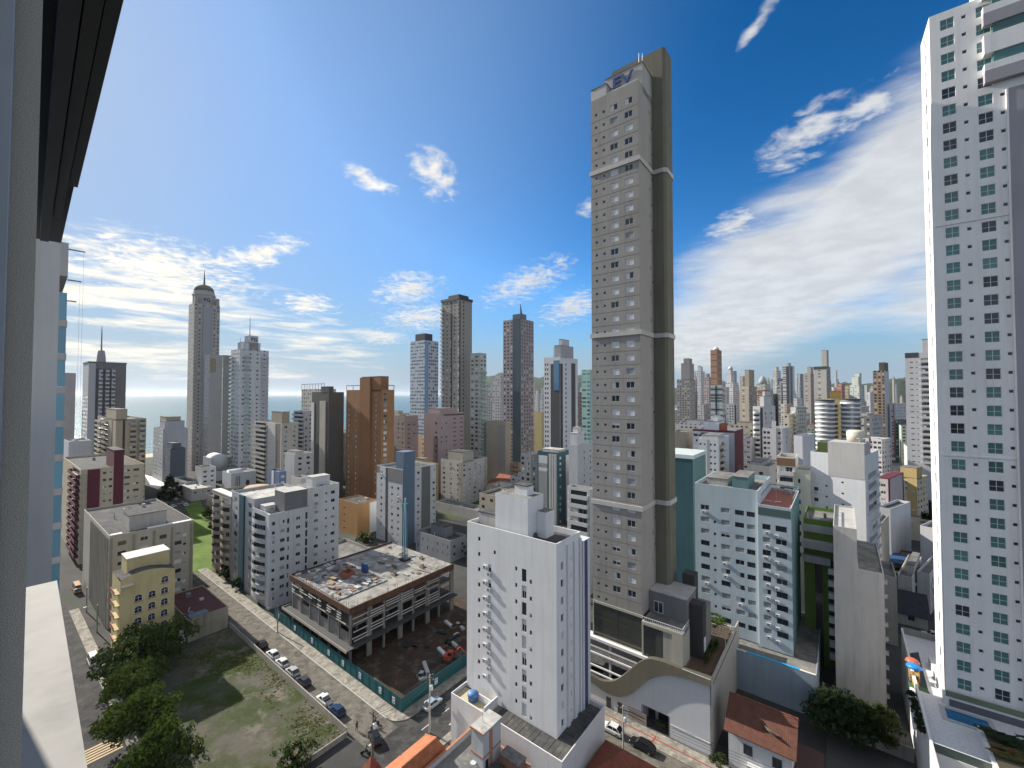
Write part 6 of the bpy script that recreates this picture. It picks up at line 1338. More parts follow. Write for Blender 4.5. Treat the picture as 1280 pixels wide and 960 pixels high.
for i in range(120):
    k = rr.choice((0, 1, 1, 1, 3, 3, 4, 4, 0, 2)); w_, d_ = rr.uniform(.5, 2.2), rr.uniform(.3, 1.4)
    x, y = (rr.uniform(1, 22), rr.uniform(1, 13.5)); zz_ = Z3 + .256
    if i > 96: x, y, zz_ = rr.uniform(3, 26), rr.uniform(16, 30), Z3 + .004
    site_thing('board', KIND[k], 'board', KIND[k].replace('lying', 'scattered').replace('sheet', 'sheets'), x, y, zz_ + .02 * (i % 9), MB().box(-w_ / 2, w_ / 2, -d_ / 2, d_ / 2, 0, rr.choice((.03, .06, .25, .4))), PLY[k], rr.uniform(-.3, .3))
site_thing('timber_box', 'square brown timber shaft former in the middle of the cluttered slab', 'formwork', None, 11, 8, Z3 + .26, MB().box(0, 3, 0, .2, 0, 1.3).box(0, 3, 2.4, 2.6, 0, 1.3).box(0, .2, .21, 2.39, 0, 1.3).box(2.8, 3, .21, 2.39, 0, 1.3), plain((.3, .1, .06), .8))
site_thing('shutter_stack', 'stack of dark blue shutters beside the timber shaft former', 'formwork', None, 13, 13, Z3 + .26, MB().box(0, 1.6, 0, 1.0, 0, 2.2).box(1.7, 2.2, .1, .9, 0, 1.5), plain((.03, .08, .2), .6))
# concrete placing boom
p = gp(506, 700, Z3); BLUE = plain((.03, .15, .22), .45); BLUEP = plain((.22, .36, .45), .45)
r = empty('placing_boom', (p.x, p.y, Z3), ROT, 'blue concrete placing boom folded down from its mast on the site slab', 'crane')
b = MB()
for x in (-.55, .45):
    for y in (-.55, .45): b.box(x, x + .1, y, y + .1, .6, 15.5)
for k in range(12):
    z = .8 + k * 1.22
    for q in (((-.5, -.5, z), (.5, -.5, z + 1.2)), ((.5, -.5, z), (.5, .5, z + 1.2)), ((.5, .5, z), (-.5, .5, z + 1.2)), ((-.5, .5, z), (-.5, -.5, z + 1.2))): b.tube(q, .045, 4)
b.build('mast', BLUE, r); MB().box(-1.3, 1.3, -1.3, 1.3, 0, .6).build('base', DARK, r); MB().box(-.7, .7, -.7, .7, 15.5, 16.6).build('turret', BLUE, r)
b = MB(); b.tube([(0, 0, 16.3), (.6, -.4, 18.4), (1.0, -.7, 18.2), (2.6, -1.8, 9.6), (3.6, -2.6, 3.0)], [.24, .22, .22, .18, .14], 8); b.build('arm', BLUEP, r)
MB().tube([(.5, -.6, 17.2), (2.2, -2.1, 9.8), (3.2, -2.9, 3.2)], [.17, .15, .12], 8).build('arm', BLUEP, r); MB().tube([(3.6, -2.6, 3.0), (3.3, -2.8, 1.2)], .1, 6).build('hose', DARK, r)
MB().tube([(0, 0, 16.6), (-.3, .2, 19.3)], [.12, .05], 6).build('mast_tip', BLUE, r)
# teal hoarding and posters
TEAL = wall((.015, .10, .115), .35); 
def hoarding(label, ua, va, ub, vb, h, posters):
    p, q = xy(ua, va), xy(ub, vb); L = (q - p).length; rz = math.atan2(q.y - p.y, q.x - p.x); r = empty('hoarding', (p.x, p.y, .1), rz, label, 'fence')
    MB().box(0, L, 0, .06, 0, h).build('panel', TEAL, r); po = MB()
    for k in range(int(L / 2.4) + 1): po.box(k * 2.4, k * 2.4 + .06, -.05, -.003, .05, h + .06)
    po.build('battens', wall((.02, .12, .14), .3), r)
    for f in posters:
        b = MB().box(f * L - .42, f * L + .42, -.085, -.055, .75, 2.0).box(f * L - .22, f * L + .05, -.1, -.085, 1.45, 1.8, 1).box(f * L - .25, f * L + .25, -.1, -.085, .95, 1.2, 1)
        b.build('poster', [plain((.68, .70, .72), .6), plain((.10, .22, .34), .6)], r)
hoarding('long teal hoarding with white posters along the paved street', -125, 52.3, -68.5, 52.3, 2.7, [.05, .22, .38, .52, .63, .75, .88, .96])
hoarding('short teal hoarding along the side street, facing the white slab block', -68.4, 52.3, -68.4, 84, 2.7, [.28, .66])
# pit, excavator, site clutter
EX = plain((.45, .07, .03), .5); p = xy(-72.5, 69); r = empty('excavator', (p.x, p.y, 0), ROT + .4, 'small red excavator in the yard of the building site', 'excavator')
for y in (-1.1, .7): MB().prism([(-1.6, 0), (1.6, 0), (1.6, .4), (-1.6, .4)], .05, .75).build('track', DARK, r, (0, y, 0))
MB().box(-1.3, .6, -.9, .9, .8, 1.7).build('body', EX, r); MB().box(-.2, .9, -.85, .1, 1.7, 2.8).box(-.1, .8, -.87, -.85, 1.9, 2.6, 1).build('cab', [EX, GL], r)
MB().tube([(.6, .4, 1.5), (2.4, .4, 3.6), (3.9, .4, 2.4)], [.22, .2, .16], 6).build('boom', EX, r); MB().tube([(3.9, .4, 2.5), (3.6, .4, .8)], .14, 6).build('stick', EX, r); MB().box(3.2, 4.0, 0, .8, .2, .85).build('bucket', DARK, r)
for i in range(26):
    u, v = rr.uniform(-86, -70), rr.uniform(55, 84); k = rr.randrange(4); w_ = rr.uniform(.6, 2.6)
    if abs(u + 72.5) < 3 and abs(v - 69) < 4: continue
    p = xy(u, v); lab = ('rusty timber pile lying in the site yard', 'grey pipe bundle lying in the site yard', 'pale sack heap lying in the site yard', 'dark plank pile lying in the site yard')[k]
    tag(MB().box(-w_, w_, -.4, .4, 0, .5).build(('timber_pile', 'pipe_bundle', 'sack_heap', 'plank_pile')[k], (RUST, LCONC, OFFW, DARK)[k], None, (p.x, p.y, .012), rr.uniform(0, 3)), lab, 'material pile', lab.replace(' lying', 's'))
slab('earth_bank', -86, -70, 54, 60, 0, .6, G_EARTH)

# ------------------------------------------------------------------ cars, van, motorcycles, people
TYRE = plain((.02, .02, .021), .8); RIM = plain((.4, .4, .42), .35, .8)
def car_parts(r, c, ln=4.1, wd=1.72, ht=1.48, kind='hatch'):
    paint = plain(c, .28, .0, .6); paint2 = paint
    # body: stations along the length (x, half width, bottom, top)
    st_ = [(0, .62, .42, .62), (.1, .8, .3, .74), (.9, .855, .22, .86), (1.25, .86, .22, .92), (ln - 1.0, .86, .22, .96), (ln - .25, .84, .26, .93), (ln, .72, .38, .78)]
    b = MB(); rings = []
    for x, hw, zb, zt_ in st_:
        i = len(b.v); b.v += [(x, -hw * .92, zb), (x, -hw, zb + .18), (x, -hw, zt_ - .14), (x, -hw * .9, zt_), (x, hw * .9, zt_), (x, hw, zt_ - .14), (x, hw, zb + .18), (x, hw * .92, zb)]; rings.append(i)
    for i, j in zip(rings, rings[1:]):
        for q in range(8):
            e = (q + 1) % 8; b.f.append((i + q, j + q, j + e, i + e)); b.m.append(0); b.uv.append(None)
    b.f.append(tuple(rings[0] + q for q in range(8))); b.m.append(0); b.uv.append(None); b.f.append(tuple(rings[-1] + q for q in reversed(range(8)))); b.m.append(0); b.uv.append(None)
    body = b.build('body', paint, r, smooth=False)
    x0, x1_, x2, x3 = (1.05, 1.75, ln - .95, ln - .2) if kind == 'hatch' else (1.05, 1.75, 2.5, 2.75) if kind == 'pickup' else (.35, .9, ln - .3, ln - .06)
    zr = ht; g = MB(); hb, hr = .78, .62
    bt = [(x0, -hb, .88), (x3, -hb, .92), (x3, hb, .92), (x0, hb, .88)]; tp = [(x1_, -hr, zr - .05), (x2, -hr, zr - .05), (x2, hr, zr - .05), (x1_, hr, zr - .05)]
    for k in range(4):
        e = (k + 1) % 4; g.face([bt[k], bt[e], tp[e], tp[k]])
    g.build('windows', glass((.015, .018, .022), .05), r)
    MB().prism([(x1_ - .05, -hr - .03), (x2 + .05, -hr - .03), (x2 + .05, hr + .03), (x1_ - .05, hr + .03)], zr - .06, zr).build('roof', paint, r)
    pil = MB()
    for k in range(4): pil.tube([bt[k], tp[k]], .045, 4)
    mid = (x1_ + x2) / 2
    for s_ in (-1, 1): pil.tube([(mid, s_ * hb, .9), (mid, s_ * hr, zr - .05)], .045, 4)
    pil.build('pillars', paint, r)
    if kind == 'pickup': MB().box(2.85, ln - .12, -.7, .7, .93, .965).build('cargo_bed', DARK, r)
    wm = WM.get('wheel')
    if not wm:
        wm = WM['wheel'] = MB().tube([(0, -.1, 0), (0, .1, 0)], .31, 14).mesh('wheel', TYRE); WM['rim'] = MB().tube([(0, -.11, 0), (0, .11, 0)], .19, 10).mesh('rim', RIM)
    for x in (.75, ln - .78):
        for y in (-.78, .78): link(WM['rim'], 'rim', link(wm, 'wheel', r, (x, y, .31)))
    for y in (-.6, .6):
        MB().box(-.005, .06, y - .16, y + .16, .6, .72).build('headlight', plain((.75, .76, .78), .15), r, (.03, 0, 0)); MB().box(ln - .06, ln + .006, y - .14, y + .14, .66, .82).build('tail_light', plain((.4, .02, .02), .3), r)
def car(label, u, v, c, rz=0., kind='hatch', group=None, ln=4.1, ht=1.48, z=.02, name='parked_car', cat='car'):
    p = xy(u, v); r = empty(name, (p.x, p.y, z), ROT + rz, label, cat, group); car_parts(r, c, ln, 1.72, ht, kind); return r
GRP = 'cars parked along the lot wall'
for i, (x, y, c, kd, lab) in enumerate(((327, 805, (.012, .013, .016), 'hatch', 'black car parked first in the row by the lot wall, farthest up the street'), (340, 817.5, (.72, .72, .73), 'hatch', 'white car parked behind the black one by the lot wall'),
        (352.5, 827.5, (.68, .69, .7), 'hatch', 'white car in third place of the row, by the lot wall'), (366, 838.5, (.42, .43, .44), 'hatch', 'silver car between the white cars and the dark one by the lot wall'),
        (380.5, 850, (.05, .052, .06), 'hatch', 'dark grey car before the gap in the row by the lot wall'), (407, 872.5, (.7, .7, .71), 'pickup', 'white pickup with a dark bed after the gap, by the lot wall'), (422.5, 886.5, (.015, .04, .10), 'hatch', 'dark blue car nearest the crossroads in the parked row'))):
    q = uv(gp(x, y, .7)); car(lab, q.x - 2.0, 44.55, c, 0, kd, GRP)
q = uv(gp(466, 921, .7)); car('black car driving out at the crossroads with its shadow beside it', q.x - 1.6, q.y + .9, (.008, .008, .01), -.35, name='moving_car')
q = uv(gp(543, 880, .7)); car('light blue grey car parked on the side street by the teal hoarding', -65.0, q.y + 2, (.30, .38, .44), -math.pi / 2)
car('white car parked in front of the low garage doors of the podium', -36.2, 73.4, (.7, .7, .7)); car('black car parked by the red line in front of the podium entrance', -30.6, 73.3, (.01, .01, .012), ln=4.4)
q = uv(gp(116, 823, .9)); car('white van under the dark street tree at lower left', q.x - 2, q.y, (.66, .66, .66), 0, 'van', ln=4.8, ht=2.1, name='van', cat='van')
q = uv(gp(96, 735, 1)); car('orange brown delivery truck half hidden by the white ledge', q.x - 3, q.y, (.4, .2, .08), 0, 'van', ln=6., ht=2.6, name='truck', cat='truck')
n = 0
for i, (x, y) in enumerate(((187, 632), (194, 628), (199, 640), (209, 634), (203, 629), (212, 640), (190, 641), (182, 636), (216, 623), (222, 630))):
    q = uv(gp(x, y, .7)); car(('pale', 'grey', 'silver blue', 'white')[i % 4] + ' small car in the far car park beside the conifer', q.x, q.y, ((.5, .5, .5), (.2, .21, .23), (.32, .38, .44), (.7, .7, .7))[i % 4], .1 + (i % 3) * .05 + (math.pi / 2 if i % 2 else 0), group=('pale', 'grey', 'silver blue', 'white')[i % 4] + ' cars in the far car park')
q = uv(gp(231, 630, .7)); car('white car alone at the corner of the bright lawn', q.x, q.y, (.75, .75, .75), 0)
for i, (x, y, c, lab) in enumerate(((1103, 781, (.03, .06, .2), 'blue car on the small street behind the white tower podium'), (1152, 790, (.6, .58, .55), 'pale car on the small street below the slate gabled house'), (747, 846, (.5, .5, .52), 'silver car parked behind the white bars of the podium'))):
    q = uv(gp(x, y, .7)); 
    if i == 2: car(lab, -41.5, 81.2, c, 0, z=3.01)
    else: car(lab, q.x, q.y, c, .1)
def skin_body(pts, edges, rad, mat, name, parent, loc, rz):
    me = bpy.data.meshes.new(name); me.from_pydata(pts, edges, []); o = bpy.data.objects.new(name, me); COL.objects.link(o)
    md = o.modifiers.new('skin', 'SKIN'); sv = me.skin_vertices[0].data
    for k, rr_ in enumerate(rad): sv[k].radius = (rr_, rr_)
    sv[0].use_root = True
    o.modifiers.new('sub', 'SUBSURF').levels = 1; o.modifiers['sub'].render_levels = 1; me.materials.append(mat); o.parent = parent; o.location = loc; o.rotation_euler = (0, 0, rz); return o
def person(label, u, v, shirt, trousers, rz=0., pose='walk', z=.15):
    p = xy(u, v); r = empty('person', (p.x, p.y, z), ROT + rz, label, 'person')
    if pose == 'walk':
        P_ = [(0, 0, .95), (0, 0, 1.2), (0, 0, 1.42), (0, 0, 1.52), (.02, 0, 1.66), (0, .19, 1.4), (.05, .24, 1.12), (.15, .22, .9), (0, -.19, 1.4), (-.05, -.24, 1.12), (.02, -.23, .88), (0, .1, .9), (.12, .1, .5), (.06, .1, .08), (.2, .1, .04), (0, -.1, .9), (-.05, -.1, .5), (-.2, -.1, .1), (-.08, -.1, .04)]
    else:
        P_ = [(0, 0, .85), (.05, 0, 1.1), (.12, 0, 1.32), (.15, 0, 1.42), (.2, 0, 1.56), (.12, .2, 1.3), (.25, .28, 1.08), (.48, .28, 1.05), (.12, -.2, 1.3), (.25, -.28, 1.08), (.48, -.28, 1.05), (.02, .13, .82), (.4, .2, .72), (.3, .18, .35), (.44, .18, .3), (.02, -.13, .82), (.4, -.2, .72), (.3, -.18, .35), (.44, -.18, .3)]
    E2 = [(0, 1), (1, 2), (2, 3), (3, 4), (2, 5), (5, 6), (6, 7), (2, 8), (8, 9), (9, 10), (0, 11), (11, 12), (12, 13), (13, 14), (0, 15), (15, 16), (16, 17), (17, 18)]
    R2 = [.15, .14, .16, .065, .115, .07, .052, .04, .07, .052, .04, .1, .075, .05, .045, .1, .075, .05, .045]
    skin_body(P_, E2, R2, shirt, 'body', r, (0, 0, 0), 0)
    hd = P_[4]; MB().lathe([(.03, -.1), (.11, -.04), (.125, .03), (.1, .1), (.03, .135)], hd[0] - .01, hd[1], 10).build('hair', DARK, r, (0, 0, hd[2] + .03), smooth=True)
    return r
def motorcycle(label, u, v, rz):
    p = xy(u, v); r = empty('motorcycle', (p.x, p.y, .02), ROT + rz, label, 'motorcycle')
    for x in (-.65, .65):
        w_ = MB(); w_.tube([(x, -.05, .3), (x, .05, .3)], .3, 14); w_.build('wheel', TYRE, r)
    MB().tube([(-.6, 0, .55), (-.1, 0, .62), (.4, 0, .75)], [.13, .16, .14], 8).build('body', plain((.05, .01, .01), .4), r); MB().box(-.55, .1, -.13, .13, .72, .82).build('seat', DARK, r)
    MB().tube([(.68, 0, .3), (.45, 0, .95)], .04, 6).build('fork', METAL, r); MB().tube([(.44, -.35, 1.0), (.44, .35, 1.0)], .025, 6).build('handlebar', DARK, r); MB().box(.52, .6, -.08, .08, .82, .95).build('headlight', plain((.7, .7, .7), .2), r)
SKN = plain((.03, .03, .035), .8)
q = uv(gp(469, 903, .8)); motorcycle('motorcycle riding across the crossroads in front of the black car', q.x, q.y, math.pi / 2); person('person in black riding the motorcycle at the crossroads', q.x, q.y - .15, SKN, DARK, math.pi / 2, 'ride', z=.04)
q = uv(gp(446, 908, .8)); person('person in dark clothes walking beside the lot wall near the crossroads', q.x, q.y, plain((.05, .05, .06), .8), DARK, .3, z=.02)
q = uv(gp(457, 938, .8)); motorcycle('second motorcycle waiting at the bottom edge of the crossroads', q.x, q.y, .6); person('person in a dark jacket sitting on the waiting motorcycle', q.x, q.y, plain((.04, .045, .06), .8), DARK, .6, 'ride', z=.04)

# ------------------------------------------------------------------ poles, lamps, wires
def pole(label, px, py, h, arm=None, mat=None, lamp=False, cross=True):
    p = gp(px, py); r = empty('utility_pole' if not lamp else 'street_lamp', (p.x, p.y, 0), ROT, label, 'street lamp' if lamp else 'utility pole')
    MB().tube([(0, 0, 0), (0, 0, h)], [.17, .11], 8).build('post', mat or LCONC, r)
    if lamp: MB().tube([(0, 0, h - .2), (0, -1.2, h + .2), (0, -2.0, h + .25)], .05, 6).build('arm', METAL, r); MB().box(-.12, .12, -2.6, -2.0, h + .18, h + .32).build('lamp_head', METAL, r)
    if cross:
        MB().box(-1., 1., -.06, .06, h - .7, h - .55).build('crossarm', BARK, r)
        for x in (-.9, -.3, .3, .9): MB().lathe([(.05, 0), (.07, .08), (.03, .2)], x, 0, 6).build('insulator', BLIND, r, (0, 0, h - .55))
        MB().lathe([(.28, 0), (.3, .1), (.3, .8), (.1, .9)], .42, 0, 10).build('transformer', BLIND, r, (0, 0, h - 2.6))
    return r
pole('concrete utility pole at the corner of the teal hoarding', 537, 916, 10.5); pole('slim dark street lamp at the paved street kerb by the hoarding', 347, 791, 7, lamp=True, cross=False, mat=METAL); pole('utility pole on the far pavement near the white car', 779, 945, 8.5); pole('wooden pole at the bottom edge of the vacant lot', 466, 958, 9, mat=BARK); pole('grey street lamp at the kerb of the left street', 121, 790, 7, lamp=True, cross=False, mat=METAL)
pole('second grey street lamp farther up the left street', 108, 765, 7, lamp=True, cross=False, mat=METAL)

# ------------------------------------------------------------------ the red roofs below
def roof_poly(mb, pts, m=0):
    a = Vector(pts[0]); e = (Vector(pts[1]) - a).normalized(); n = (Vector(pts[1]) - a).cross(Vector(pts[-1]) - a).normalized(); f = n.cross(e)
    mb.face(pts, m, [((Vector(p) - a).dot(e), (Vector(p) - a).dot(f)) for p in pts])
def house_root(label, u, v, name='house', cat='house'): p = xy(u, v); return empty(name, (p.x, p.y, 0), ROT, label, cat)
r = house_root('white house with a weathered red brown tiled roof and arched porch', -15.6, 77.9); WH = wall((.60, .60, .60), .25)
w_, d_ = 8.8, 8.6; b = MB().box(0, w_, 0, d_, 0, 7.1, 0, 't'); b.face([(w_, 0, 7.1), (w_, d_, 7.1), (w_, d_ / 2, 10)]); b.face([(0, d_, 7.1), (0, 0, 7.1), (0, d_ / 2, 10)]); b.build('wall', WH, r)
b = MB(); e = .6
roof_poly(b, [(-e, -e, 6.75), (w_ + e, -e, 6.75), (w_ + e, d_ / 2, 10.15), (-e, d_ / 2, 10.15)]); roof_poly(b, [(w_ + e, d_ + e, 6.75), (-e, d_ + e, 6.75), (-e, d_ / 2, 10.15), (w_ + e, d_ / 2, 10.15)])
roof_poly(b, [(w_ + e, -e, 6.6), (-e, -e, 6.6), (-e, d_ / 2, 10.0), (w_ + e, d_ / 2, 10.0)]); roof_poly(b, [(-e, d_ + e, 6.6), (w_ + e, d_ + e, 6.6), (w_ + e, d_ / 2, 10.0), (-e, d_ / 2, 10.0)]); roof_poly(b, [(-e, -e, 6.6), (w_ + e, -e, 6.6), (w_ + e, -e, 6.75), (-e, -e, 6.75)])
b.build('roof', tiles((.15, .055, .032), (.05, .022, .016), 3.6), r); MB().tube([(-e, d_ / 2, 10.15), (w_ + e, d_ / 2, 10.15)], .12, 6).build('ridge', plain((.2, .07, .04), .8), r)
dd = MB().lathe([(.05, 0), (.7, .12), (1.15, .4)], 0, 0, 16).build('satellite_dish', plain((.3, .28, .26), .6), r, (w_ * .68, 1.2, 8.1)); dd.rotation_euler = (-.5, .3, 0)
for x in (2.2, 6.2): link(win_mesh(1.3, 1.5, 'd'), 'window', r, (x, -.06, 4.0))
b = MB()
for k in range(4):
    x = 3.2 + k * 1.35; pts = [(x + .0, -.9, .2), (x + 1.05, -.9, .2)] + [(x + .525 + .525 * math.cos(math.pi * q / 8), -.9, 1.9 + .5 * math.sin(math.pi * q / 8)) for q in range(9)]; b.face(pts)
b.build('porch_arch', DARK, r); MB().box(2.8, 8.8, -.88, -.003, 0, 2.9).build('porch', WH, r)
r = house_root('flat dark garage roof beside the white house with arches', -6.6, 77.6, 'garage', 'garage'); MB().box(0, 3.4, 0, 9, 0, 3.2).box(-.1, 3.5, -.1, 9.1, 3.2, 3.35, 1).build('wall', [wall((.4, .39, .37), .3), plain((.08, .04, .035), .8)], r); MB().box(.4, 3.0, -.05, -.003, .1, 2.6).build('garage_door', FRAMED, r)
p = xy(-14, 76.9); o = MB().box(0, 9, 0, .2, 0, 1.2).build('garden_wall', wall((.25, .36, .33), .4), None, (p.x, p.y, .14), ROT); tag(o, 'low pale green garden wall in front of the white house with arches', 'wall')
sheet('yard', rect(-3, 9, 74.8, 100), .02, plain((.07, .07, .072), .9))
p = xy(-2.9, 98.5); o = MB().box(0, 11.6, 0, .25, 0, 2.4).build('yard_wall', CONC, None, (p.x, p.y, 0), ROT); tag(o, 'concrete yard wall at the foot of the grey gable, behind the dark trees', 'wall')
OR = tiles((.50, .17, .07), (.25, .07, .035), 3.0)
r = house_root('orange tiled hip roofed house at the bottom edge, left of the salmon trimmed building', -56, 36)
b = MB().box(0.3, 6.2, 0, 11.3, 0, 4.9); b.build('wall', OFFW, r); b = MB()
roof_poly(b, [(0, 11.8, 4.8), (0, -.4, 4.8), (5.2, 3, 8.2), (5.2, 9.6, 8.2)]); roof_poly(b, [(6.4, 11.8, 4.8), (0, 11.8, 4.8), (5.2, 9.6, 8.2)]); roof_poly(b, [(0, -.4, 4.8), (6.4, -.4, 4.8), (5.2, 3, 8.2)]); roof_poly(b, [(6.4, -.4, 4.8), (6.4, 11.8, 4.8), (5.2, 9.6, 8.2), (5.2, 3, 8.2)]); b.build('roof', OR, r)
MB().tube([(5.2, 3, 8.22), (5.2, 9.6, 8.22), (0, 11.8, 4.85)], .12, 6).build('ridge', plain((.5, .18, .09), .8), r)
r = house_root('dark red pointed turret roof at the bottom edge by the crossroads', -58.4, 36.2, 'turret', 'house'); MB().box(.3, 3.1, .3, 3.1, 0, 4.6).build('wall', OFFW, r); b = MB()
for k in range(4):
    c_ = [(0, 0), (3.4, 0), (3.4, 3.4), (0, 3.4)]; roof_poly(b, [(*c_[k], 4.5), (*c_[(k + 1) % 4], 4.5), (1.7, 1.7, 7.6)])
b.build('roof', tiles((.26, .08, .05), (.1, .03, .02), 3.), r)
r = house_root('grey flat roofed building with salmon trim and a boxy white roof tower', -49.5, 38, 'apartment_building', 'building'); SAL = plain((.45, .20, .13), .8); GW = wall((.50, .51, .52), .3)
MB().box(0, 12, 0, 14.3, 0, 5.7).build('wall', GW, r); MB().box(.3, 11.7, .3, 14, 5.7, 5.76).build('roof', G_ASPH if False else ROOF, r)
MB().box(-.1, .3, -.1, 14.4, 5.7, 6.5).box(.31, 12.1, 14.0, 14.4, 5.7, 6.5).box(-.1, .3, -.1, 14.4, 6.501, 6.6, 1).box(.31, 12.1, 14.0, 14.4, 6.501, 6.6, 1).build('parapet', [GW, SAL], r)
b = MB().box(4.5, 6.9, 9.4, 13.5, 5.76, 11.5); b.box(4.35, 7.05, 9.25, 13.65, 11.5, 11.75, 1); b.box(6.9, 6.96, 10.8, 11.5, 5.76, 11.5, 2); b.box(4.45, 6.95, 9.34, 9.399, 8.0, 8.25, 2); b.box(6.901, 6.95, 9.4, 10.79, 8.0, 8.25, 2); b.box(6.901, 6.95, 11.51, 13.5, 8.0, 8.25, 2); b.box(4.35, 7.05, 9.2, 9.249, 11.5, 11.8, 2); b.build('roof_tower', [GW, ROOFL, SAL], r)
MB().tube([(5.4, 11, 11.75), (5.4, 11, 15.5)], [.05, .02], 5).build('antenna', METAL, r); MB().lathe([(.04, 0), (.3, .1), (.45, .28)], 5.2, 9.1, 10).build('satellite_dish', BLIND, r, (0, 0, 6.6)); MB().box(6.96, 7.0, 9.9, 10.5, 6.2, 7.5).build('door', DARK, r)
MB().box(7.5, 11.6, 5, 11.5, 5.76, 6.3).box(7.3, 11.8, 4.8, 11.7, 6.3, 6.42, 1).build('dark_roof', [GW, ROOFD], r); MB().box(8, 11.5, 12, 13.8, 5.76, 7.6).box(7.9, 11.6, 11.9, 13.9, 7.6, 7.75, 1).build('roof_room', [wall((.30, .15, .1), .3), ROOF], r)
r = house_root('brick red hip roof at the bottom edge, right of the white podium', -31.6, 57.5); MB().box(0, 8, 0, 8.4, 0, 4.2).build('wall', OFFW, r); b = MB()
c_ = [(-.5, -.5), (8.5, -.5), (8.5, 8.9), (-.5, 8.9)]
roof_poly(b, [(-.5, 8.9, 4.1), (-.5, -.5, 4.1), (4, 4, 7.2), (4, 4.8, 7.2)]); roof_poly(b, [(8.5, -.5, 4.1), (8.5, 8.9, 4.1), (4, 4.8, 7.2), (4, 4, 7.2)]); roof_poly(b, [(8.5, 8.9, 4.1), (-.5, 8.9, 4.1), (4, 4.8, 7.2)]); roof_poly(b, [(-.5, -.5, 4.1), (8.5, -.5, 4.1), (4, 4, 7.2)]); b.build('roof', tiles((.28, .075, .04), (.1, .03, .02), 3.), r)

# ------------------------------------------------------------------ the building the picture is taken from
ea = math.radians(49.1); EV = Vector((-math.sin(ea), math.cos(ea))); rz = math.atan2(EV.y, EV.x)
r = empty('apartment_building', (0, 0, 0), rz, 'nearest facade at the left edge with speckled jamb, dark louvres and white ledge', 'apartment building')
def own(name, t0, t1, p0, p1, z0, z1, mat, part=None): return MB().box(t0, t1, -p1, -p0, z0, z1).build(name, mat, r)
m, t, b = principled('speckled_render')
tc = t.add('ShaderNodeTexCoord').outputs['Object']; nz = t.noise(tc, 520., 2, .7)
t.l.new(t.mix(t.rng(nz, .35, .7), (.42, .385, .33), (.66, .61, .53)), b.inputs['Base Color']); b.inputs['Roughness'].default_value = .95; t.l.new(t.add('ShaderNodeBump', {'Strength': .6, 'Distance': .004, 'Height': nz}).outputs[0], b.inputs['Normal'])
PEB = m; ALU = plain((.20, .235, .28), .45, .0); LEDG = wall((.43, .415, .385), .8)
own('ledge', -.6, 6.7, .0, .25, 59.75, 60.0, LEDG); own('lower_wall', -.6, 6.68, -14, .2, 0, 59.74, wall((.55, .54, .52), .3))
own('pier', 18, 19, .085, .56, 0, 66.75, wall((.50, .49, .48), .25)); own('blue_panel', 18.1, 19, -.9, .084, 0, 65.6, ALU); own('rear_wall', 10, 19, -14, -.91, 0, 61, WHITE)
own('unseen_facade_wall', 1.62, 6.7, -.8, -.37, 60.01, 66, ALU); own('jamb', 1.25, 1.6, -.3, .006, 60.01, 66, PEB); own('window_frame', 1.12, 1.24, -.2, -.028, 60.01, 66, plain((.24, .27, .30), .4))  # unseen facade wall, its setback chosen to throw shade on the ledge
own('louvre', .2, 4.35, .168, .212, 63.5, 63.62, plain((.028, .03, .034), .5)); own('louvre', .2, 5.1, .112, .160, 63.46, 63.62, plain((.03, .032, .036), .5)); own('louvre', .2, 5.8, .05, .104, 63.42, 63.62, plain((.034, .036, .04), .5)); own('louvre_tray', .2, 6.6, -.03, .21, 63.63, 63.66, plain((.02, .022, .025), .6))
# the neighbour with glass balconies
r2 = empty('apartment_building', (*(EV * 55.), 0), rz, 'neighbouring block with stacked glass balconies and a rope rig, far left', 'apartment building')
def nb_(name, t0, t1, p0, p1, z0, z1, mat, lab=None): return MB().box(t0, t1, -p1, -p0, z0, z1).build(name, mat, r2)
nb_('wall', .0, 16, -14, 1.1, 0, 75.5, wall((.52, .51, .50), .25)); nb_('roof_edge', -.4, 16.4, -14, 2.2, 72.6, 75.6, wall((.50, .48, .47), .25))
GLN = glass((.10, .2, .25), .05)
for k in range(23):
    z = 71.2 - k * 3.0
    if z < 2: break
    nbb = nb_('balcony', -.1, 15, 1.11, 2.25, z - 1.2 - 1.9, z - 2.5, wall((.5, .46, .43), .25)); g_ = nb_('balcony_glass', -.06, -.02, 1.15, 2.2, z - 2.49, z - .05, GLN); g2 = nb_('balcony_glass', -.0, 14.8, 2.16, 2.2, z - 2.49, z - .05, GLN); g_.parent = g2.parent = nbb
for z, l_ in ((75.2, 1.1), (72.4, .9), (70.5, .6)): b = MB().tube([(.2, -2.2, z), (.2, -2.2 - l_, z)], .06, 6); b.build('davit', METAL, r2)
b = MB().tube([(.2, -3.2, 75.2), (.2, -3.2, 61)], .012, 4); b.build('rope', BLIND, r2); b = MB().tube([(.2, -3.0, 72.4), (.2, -3.0, 61)], .012, 4); b.build('rope', BLIND, r2)

HAZE = 0.000025
if HAZE:
    hb = MB().box(-61500, 10500, -41500, 41500, -3.2, 262).build('haze', bpy.data.materials.new('haze_air')); hb['kind'] = 'stuff'
    hm = hb.data.materials[0]; hm.use_nodes = True; t = NT(hm.node_tree); t.n.clear()
    pv = t.add('ShaderNodeVolumePrincipled', {'Color': (.82, .88, .95, 1), 'Density': HAZE, 'Anisotropy': .35}); ho = t.add('ShaderNodeOutputMaterial'); t.l.new(pv.outputs[0], ho.inputs['Volume'])
